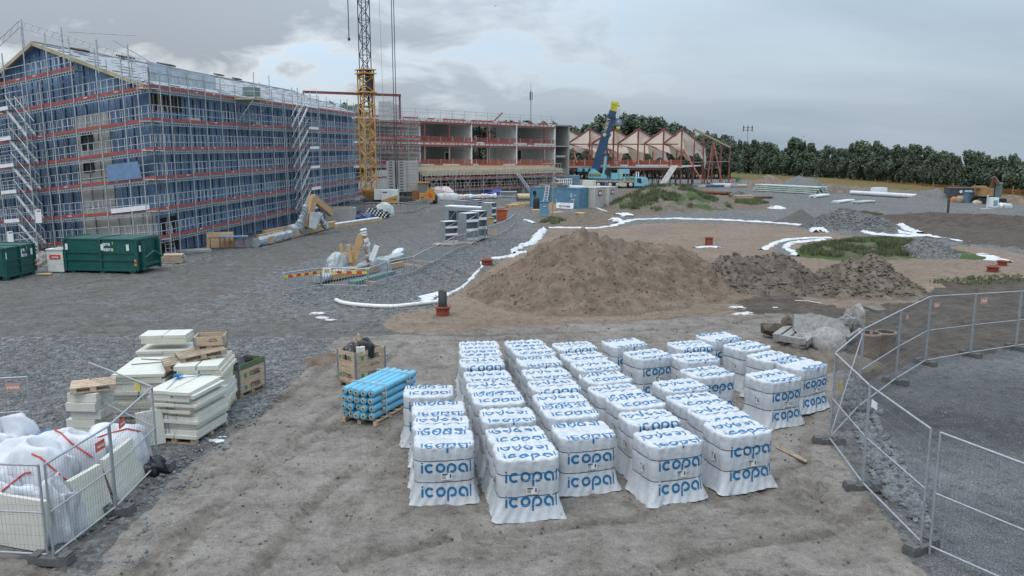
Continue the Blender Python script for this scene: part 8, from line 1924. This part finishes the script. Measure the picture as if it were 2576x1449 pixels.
def drape(pts, label, r=.016):
    T_ = []
    for o in bpy.data.objects:
        if o.name.startswith("big_bag"):
            mw_ = Matrix.Translation(o.location) @ Matrix.Rotation(o.rotation_euler.z, 4, 'Z'); T_.append(BVHTree.FromPolygons([mw_ @ v.co for v in o.data.vertices], [tuple(p.vertices) for p in o.data.polygons]))
    out = []; e = Vector((0, 0, CAMH))
    for a, b in zip(pts[:-1], pts[1:]):
        for k in range(8):
            x = a[0] + (b[0] - a[0]) * k / 8; y = a[1] + (b[1] - a[1]) * k / 8; d = ray(x, y).normalized(); best = None
            for t in T_:
                h = t.ray_cast(e, d)
                if h[0] is not None and (best is None or h[3] < best[1]): best = (h[0] - d * .02, h[3])
            if best: out.append(best[0])
    m = MB()
    for a, b in zip(out[:-1], out[1:]):
        if (a - b).length < .6: m.tube(a, b, r, 6)
    if m.v: single(m, "bag_sling", redt, label, "strap", "red straps on the bags")
drape([(80, 1142), (100, 1150), (140, 1185), (188, 1225)], "red cord running down the largest white bag")
drape([(138, 1082), (152, 1088), (180, 1115), (240, 1155)], "red strap across the middle white bag")
drape([(246, 1100), (275, 1090), (320, 1078), (358, 1086)], "red strap over the round topped white bag")
drape([(5, 1235), (30, 1215), (62, 1190), (80, 1188)], "orange red strap on the low bag at the left edge")
# ------------------------------------------------------------------ mesh fence panels
fm = mat("fence_tube_galvanised", (0.34, 0.36, 0.38), .42, .3, .15, 8); wm = mat("fence_wire", (0.22, 0.23, 0.24), .5, .3, .1, 8); foot_m = mat("fence_foot_grey", (0.10, 0.10, 0.098), .9, 0, .25, 8, .4, 30)
signm = [mat("sign_red", (.55, .09, .05), .5), whitem]
def fence(p, q, label, group, h=2.0, sign=None, diag=False, mid=True, hp=None, hq=None, wire=True, lean=0.0):
    p = Vector(p); q = Vector(q); d = (q - p); L_ = d.length; d.normalize(); n = Vector((-d.y, d.x, 0)); z0 = .12
    t = T("mesh_fence", label, "fence panel", p.lerp(q, .5), group); hp = hp or h; hq = hq or h; r = .021
    P = lambda u, z: p + d * (u * L_) + UP * (z0 + z * ((hp * (1 - u) + hq * u) - z0) / (h - z0))
    m = MB(); H_ = h - z0; m.tube(P(.012, -.1), P(.012, H_), r, 8); m.tube(P(.988, -.1), P(.988, H_), r, 8); m.tube(P(.012, H_), P(.988, H_), r, 8); m.tube(P(.012, 0.03), P(.988, .03), r, 8)
    if mid: m.tube(P(.012, H_ * .48), P(.988, H_ * .48), r * .8, 6)
    m.build("frame", fm, t)
    if diag: m = MB(); m.tube(P(.02, 0.05), P(.98, H_ * .95), r * .85, 6); m.build("brace", fm, t)
    if wire:
        w = MB(); nv = max(6, int(L_ / .075))
        for k in range(1, nv): w.tube(P(k / nv, 0), P(k / nv, H_), .0026, 3, caps=False)
        for k in range(1, 9): w.tube(P(.01, H_ * k / 9), P(.99, H_ * k / 9), .003, 3, caps=False)
        w.build("wire_mesh", wm, t)
    if sign is not None:
        u, z, s, kind = sign; c = P(u, z); side = -n if n.y > 0 else n; side = side if (c + side).length < (c - side).length else -side; m = MB(); rr_ = d if d.cross(UP).dot(side) > 0 else -d
        c = c + side * .03; mi = {'red': 0, 'white': 1, 'yellow': 2, 'pale': 3}[kind]
        m.extrude([c - rr_ * s / 2 - UP * s * .3, c + rr_ * s / 2 - UP * s * .3, c + rr_ * s / 2 + UP * s * .3, c - rr_ * s / 2 + UP * s * .3], side * .006, mi)
        if kind in ('red', 'pale'): put_text(m, "renta", c + side * .012, rr_, UP, s * .36, 1, True, s * .8)
        if kind == 'yellow': m.box(c + side * .01, (.01, .01, .01)); 
        m.build("sign", [signm[0], whitem, mat("sign_yellow", (.50, .42, .10), .6), mat("sign_pink", (.50, .25, .20), .6)], t)
    return t
def foot(p, d, label, group, L_=.75, W_=.24, H_=.13):
    d = Vector(d).normalized(); n = Vector((-d.y, d.x, 0)); m = MB(); c = Vector(p); rz = math.atan2(n.y, n.x)
    m.box(c + UP * H_ / 2, (L_, W_, H_), rz, 0); 
    for s in (-1, 1): m.box(c + n * s * (L_ * .36) + UP * (H_ + .02), (L_ * .22, W_ * .95, .04), rz, 0)
    for s in (-.25, .25): m.box(c + n * s * L_ * .5 + UP * (H_ + .003), (.06, .05, .006), rz, 1)
    return single(m, "footing_block", [foot_m, black], label, "fence foot", group)
RZ = lambda x, y: ((2840 + x * .7663) * .67083, (1050 + y * .7663) * .67083)
LZ = lambda x, y: ((x * .6627) * .67083, (1200 + y * .6627) * .67083)
def topz_(px, g): p = at(px[0], px[1], g.y); return p.z
def post(z, top, ft): g = G(*z(*ft), .12); g.z = 0; return g, topz_(z(*top), g)
A_, hA = post(RZ, (378, 358), (352, 778)); B_, hB = post(RZ, (573, 518), (515, 1000)); Cc_, hC = post(RZ, (890, 732), (803, 1292)); Eo, hE = post(RZ, (508, 240), (492, 625)); F_, hF = post(RZ, (690, 148), (677, 487)); G_, hG = post(RZ, (838, 80), (822, 398)); H_g, hH = post(RZ, (1062, 68), (1043, 358)); I_, hI = post(RZ, (1290, 55), (1265, 325))
D_ = Cc_ + (Cc_ - B_).normalized() * 3.5 + Vector((.9, -.2, 0)); Dn = Cc_ + (G(*RZ(1320, 1560)) - Cc_).normalized() * 3.6
RF = "mesh fence panels on the right"
fence(A_, B_, "mesh fence panel between the corner post and the rocky berm, nearest the pallets", RF, 2.0, None, False, True, hA, hB)
fence(B_, Cc_, "mesh fence panel over the stone berm with a white torn notice", RF, 2.0, (.13, 1.62, .26, 'white'), False, True, hB, hC)
fence(Cc_ + (Dn - Cc_).normalized() * .12, Dn, "nearest right mesh fence panel running out of the lower right corner", RF, 2.0, (.80, 1.05, .30, 'red'), False, True, hC, 2.05)
fence(Dn, Dn + (Dn - Cc_).normalized() * 2.0 + Vector((1.5, .5, 0)), "mesh fence panel at the extreme lower right edge", RF, 2.0, None)
fence(A_, Eo, "braced mesh fence panel next to the corner, with pale and yellow signs", RF, 2.0, (.16, 1.62, .24, 'pale'), True, False, hA, hE)
fence(Eo, F_, "mesh fence panel in front of the concrete rings", RF, 2.0, (.16, 1.72, .24, 'pale'), False, True, hE, hF)
fence(F_, G_, "mesh fence panel right of the concrete rings, with one pale sign", RF, 2.0, (.17, 1.62, .24, 'pale'), False, True, hF, hG)
fence(G_, H_g, "straight mesh fence panel along the far side of the fenced yard", RF, 2.0, (.12, 1.62, .28, 'pale'), False, True, hG, hH)
fence(H_g, I_, "far mesh fence panel at the right, second from the picture edge", RF, 2.0, (.16, 1.66, .34, 'pale'), False, True, hH, hI)
I2 = I_ + (I_ - H_g).normalized() * 3.4; fence(I_, I2, "far mesh fence panel cut by the right picture edge", RF, 2.0, None, False, True, hI, hI)
RFF = "concrete feet of the right fence"
for g, d, lb in ((A_, B_ - A_, "concrete fence foot at the corner post by the pallets"), (B_, Cc_ - B_, "concrete fence foot beside the middle of the stone berm"), (Cc_, Dn - Cc_, "nearest concrete fence foot in the lower right"), (Eo, F_ - Eo, "dark fence foot in front of the concrete rings"), (F_, G_ - F_, "dark fence foot at the post right of the rings"), (G_, H_g - G_, "dark fence foot at the bend toward the far side"), (H_g, I_ - H_g, "dark fence foot at the far side, second post"), (I_, I_ - H_g, "dark fence foot at the far right post")): foot(g, d, lb, RFF)
m = MB(); c = A_.lerp(Eo, .15) + UP * 1.28; dd = (Eo - A_).normalized(); nn = Vector((dd.y, -dd.x, 0)) * -1; m.extrude([c - UP * .15 - nn * .05, c + dd * .38 - UP * .15 - nn * .05, c + dd * .38 + UP * .15 - nn * .05, c + UP * .15 - nn * .05], nn * .01); single(m, "fence_sign", MATS["sign_yellow"], "small yellow sign hung on the braced fence panel", "sign")
L2_, h2 = post(LZ, (200, 820), (300, 1340)); L3_, h3 = post(LZ, (580, 598), (657, 1062)); L4_, h4 = post(LZ, (855, 378), (896, 815)); L1_, h1 = post(LZ, (143, 822), (282, 1335))
dl = (L3_ - L2_).normalized(); L0 = L1_ + Vector((-3.3, .35, 0)); LFn = "mesh fence panels on the left"
fence(L0, L1_, "mesh fence panel at the lower left edge with an orange strap", LFn, 2.0, None, False, True, h1 - .05, h1)
fence(L2_, L3_, "mesh fence panel in front of the largest white bags, with a red sign", LFn, 2.0, (.80, 1.60, .30, 'red'), False, True, h2, h3)
fence(L3_, L4_, "mesh fence panel in front of the round topped bag, with a tilted red sign", LFn, 2.0, (.22, 1.72, .28, 'red'), False, True, h3, h4)
L5 = G(*LZ(520, 720)); L5.z = 0; fence(L4_, G(*LZ(535, 640)) * 1.0, "mesh fence panel turning back toward the foam stacks, with a yellow sign", LFn, 2.0, (.2, 1.75, .3, 'yellow'), False, True, h4, 1.85)
g0, hh0 = post(LZ, (128, 322), (200, 690)); fence(g0, g0 + Vector((-3.4, -.7, 0)), "mesh fence panel standing behind the bags at the left edge", LFn, 2.0, (.10, 1.62, .32, 'pale'), False, True, hh0, hh0)
for g, d, lb in ((L1_.lerp(L2_, .5), dl, "dark fence foot at the lower left corner"), (L3_, dl, "dark fence foot in the middle of the left fence"), (L4_, dl, "dark fence foot at the far end of the left fence")): foot(g, (L3_ - L2_), lb, "feet of the left fence", .70, .26, .14)
# ------------------------------------------------------------------ concrete debris
ZD = lambda x, y: ((2880 + x * .22081) * .67083, (1130 + y * .22084) * .67083)
debc = bpy.data.materials.new("broken_concrete"); debc.use_nodes = True
def deb():
    nt = debc.node_tree; N = nt.nodes; L = nt.links; b = N["Principled BSDF"]; b.inputs["Roughness"].default_value = .92; tc = N.new("ShaderNodeTexCoord"); n = N.new("ShaderNodeTexNoise"); n.inputs["Scale"].default_value = 7; n.inputs["Detail"].default_value = 9; n.inputs["Roughness"].default_value = .75; L.new(tc.outputs["Object"], n.inputs[0])
    r = N.new("ShaderNodeValToRGB"); L.new(n.outputs[0], r.inputs[0]); r.color_ramp.elements[0].position = .35; r.color_ramp.elements[0].color = (.17, .165, .155, 1); r.color_ramp.elements[1].position = .68; r.color_ramp.elements[1].color = (.36, .35, .33, 1); L.new(r.outputs[0], b.inputs["Base Color"])
    bp = N.new("ShaderNodeBump"); bp.inputs["Strength"].default_value = .8; bp.inputs["Distance"].default_value = .03; L.new(n.outputs[0], bp.inputs["Height"]); L.new(bp.outputs[0], b.inputs["Normal"])
deb()
Yd = G(*ZD(900, 800)).y
m = MB(); outline = [(445, 212), (600, 222), (880, 225), (1130, 285), (1270, 330), (1350, 400), (1400, 520), (1310, 660), (1200, 760), (900, 760), (640, 680), (540, 590), (480, 520), (440, 480)]
pts = [at(*ZD(x, y), Yd + .35 + (760 - y) * .0012) for x, y in outline]; m.extrude(pts, (.1, .45, -.1)); single(m, "concrete_slab", debc, "big broken concrete slab standing on edge behind the pallets", "concrete slab")
c = G(*ZD(1050, 830)); c = Vector((c.x, c.y + .2, 0)); m = MB(); prof = [(.62, 0), (.64, .10), (.60, .20), (.50, .30), (.44, .34), (.40, .37), (.30, .43), (.16, .46), (.02, .47)]; R_ = Matrix.Rotation(math.radians(38), 4, 'X'); q = MB(); q.lathe((0, 0, 0), prof, 32); m.join(q, Matrix.Translation(c + Vector((0, 0, .22))) @ R_); single(m, "concrete_dome", debc, "round concrete dome cap resting against the broken slab", "concrete dome")
def chunk(c, d, seed, label, m_=debc):
    rs_ = np.random.RandomState(seed); v, f = rock_proto(rs_); v = v * rs_.uniform(.8, 1.15, (12, 1)) * np.array(d) / 2 * 1.1; a = rs_.uniform(0, 6.28); ca, sa = math.cos(a), math.sin(a); m = MB(); m.add([(x * ca - y * sa + c[0], x * sa + y * ca + c[1], z + c[2] + d[2] * .35) for x, y, z in v], [tuple(t_) for t_ in f]); return single(m, "concrete_chunk", m_, label, "rubble", "rubble chunks by the broken slab")
def bar_(x0, y0, x1, y1, w, label, m_=debc):
    a, b = G(*ZD(x0, y0)) + UP * .30, G(*ZD(x1, y1)) + UP * .42; m = MB(); m.beam(a, b, w, w * .9); return single(m, "concrete_beam", m_, label, "concrete beam", "broken beams by the slab")
bar_(300, 760, 520, 640, .26, "broken square concrete beam left of the slab, upper one"); bar_(590, 860, 760, 760, .26, "short broken concrete beam in front of the slab"); bar_(210, 750, 590, 880, .24, "long broken concrete beam lying across the rubble"); bar_(130, 740, 340, 640, .26, "broken concrete beam stub nearest the pallets"); bar_(1340, 760, 1560, 660, .12, "thin concrete strip at the fence post")
for i, (x, y, d) in enumerate(((130, 620, (1.1, .8, .6)), (330, 500, (.6, .5, .6)), (400, 640, (.5, .4, .35)), (330, 600, (.5, .4, .4)), (560, 740, (.9, .6, .4)), (680, 700, (.6, .5, .3)), (1480, 520, (.9, .5, 1.2)), (1350, 520, (.4, .5, 1.0)))):
    cc_ = G(*ZD(x, y)) ; chunk((cc_.x, cc_.y, .12), d, 200 + i, ["dark rubble boulder left of the broken slab", "brown rubble lump above the beam stubs", "small pale chunk between the beam stubs", "dark chunk beside the upper broken beam", "grey chunk in front of the slab's lower edge", "flat grey chunk under the slab", "tall broken slab piece behind the fence post", "dark broken piece leaning at the slab's right end"][i], debc if i not in (0, 1, 3) else M_dark)
m = MB(); a = at(*ZD(1290, 250), Yd + 1.0); b = at(*ZD(1440, 350), Yd + .9); m.beam(a, b, .3, .22); m.box(a.lerp(b, .5) - UP * .05, (.5, .4, .2), .3); single(m, "concrete_chunk", debc, "pale angular chunk lying on the slab's right shoulder", "rubble", "rubble chunks by the broken slab")
ringm = mat("brown_concrete_ring", (0.25, 0.19, 0.135), .9, 0, .2, 3, .4, 15)
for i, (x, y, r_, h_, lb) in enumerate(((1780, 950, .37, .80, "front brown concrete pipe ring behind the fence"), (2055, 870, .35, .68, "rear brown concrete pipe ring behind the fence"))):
    g = G(*ZD(x, y)) + Vector((0, .35, 0)); m = MB(); m.lathe((0, 0, 0), [(r_ * .96, 0), (r_, h_ * .1), (r_, h_ * .88), (r_ * 1.04, h_ * .9), (r_ * 1.04, h_), (r_ * .84, h_)], 36, 0); m.f.pop(); m.m.pop(); m.sm.pop(); m.lathe((0, 0, 0), [(r_ * .84, h_), (r_ * .82, .02)], 36, 1); m.f.pop(-2); m.m.pop(); m.sm.pop(); o = m.build("concrete_ring", [ringm, mat("ring_inside_shade", (.07, .055, .042), .9, 0, .3, 4)]); o.location = g; tag(o, lb, "concrete ring", "brown concrete rings")  # inner wall gets a darker colour: shade inside the ring is painted in
m = MB(); m.beam(G(*ZD(1640, 470)) + UP * .9, G(*ZD(1850, 560)) + UP * .9, .25, .12); single(m, "metal_grate", dconc, "dark grate lying behind the front concrete ring", "grate")
# plank by the pallets, bits
m = MB(); a, b = G(*Z4(1950, 665)), G(*Z4(2270, 820)); m.beam(a + UP * .03, b + UP * .03, .06, .03); m.beam(a + Vector((.08, .05, .03)), b + Vector((.05, .09, .02)), .045, .03); single(m, "plank", oldwood, "plank lying on the soil between the pallets and the fence", "plank")
m = MB(); m.path([G(2090 - 90, 757, .05), G(2030, 757, .06), G(2068, 764, .05)], .04, 6); single(m, "loose_stick", mat("pale_stick", (.42, .38, .32), .8), "pale stick lying on the dark soil below the heaps", "stick")
m = MB(); m.box((0, 0, .02), (.2, .09, .03), .5); o = m.build("litter_scrap", whitem); o.location = G(553, 1113); tag(o, "white scrap at the edge of the gravel near the foam stacks", "scrap")
for n_ in list(bpy.data.objects):
    if n_.get("category") and n_.type == 'EMPTY' and not n_.children: bpy.data.objects.remove(n_)
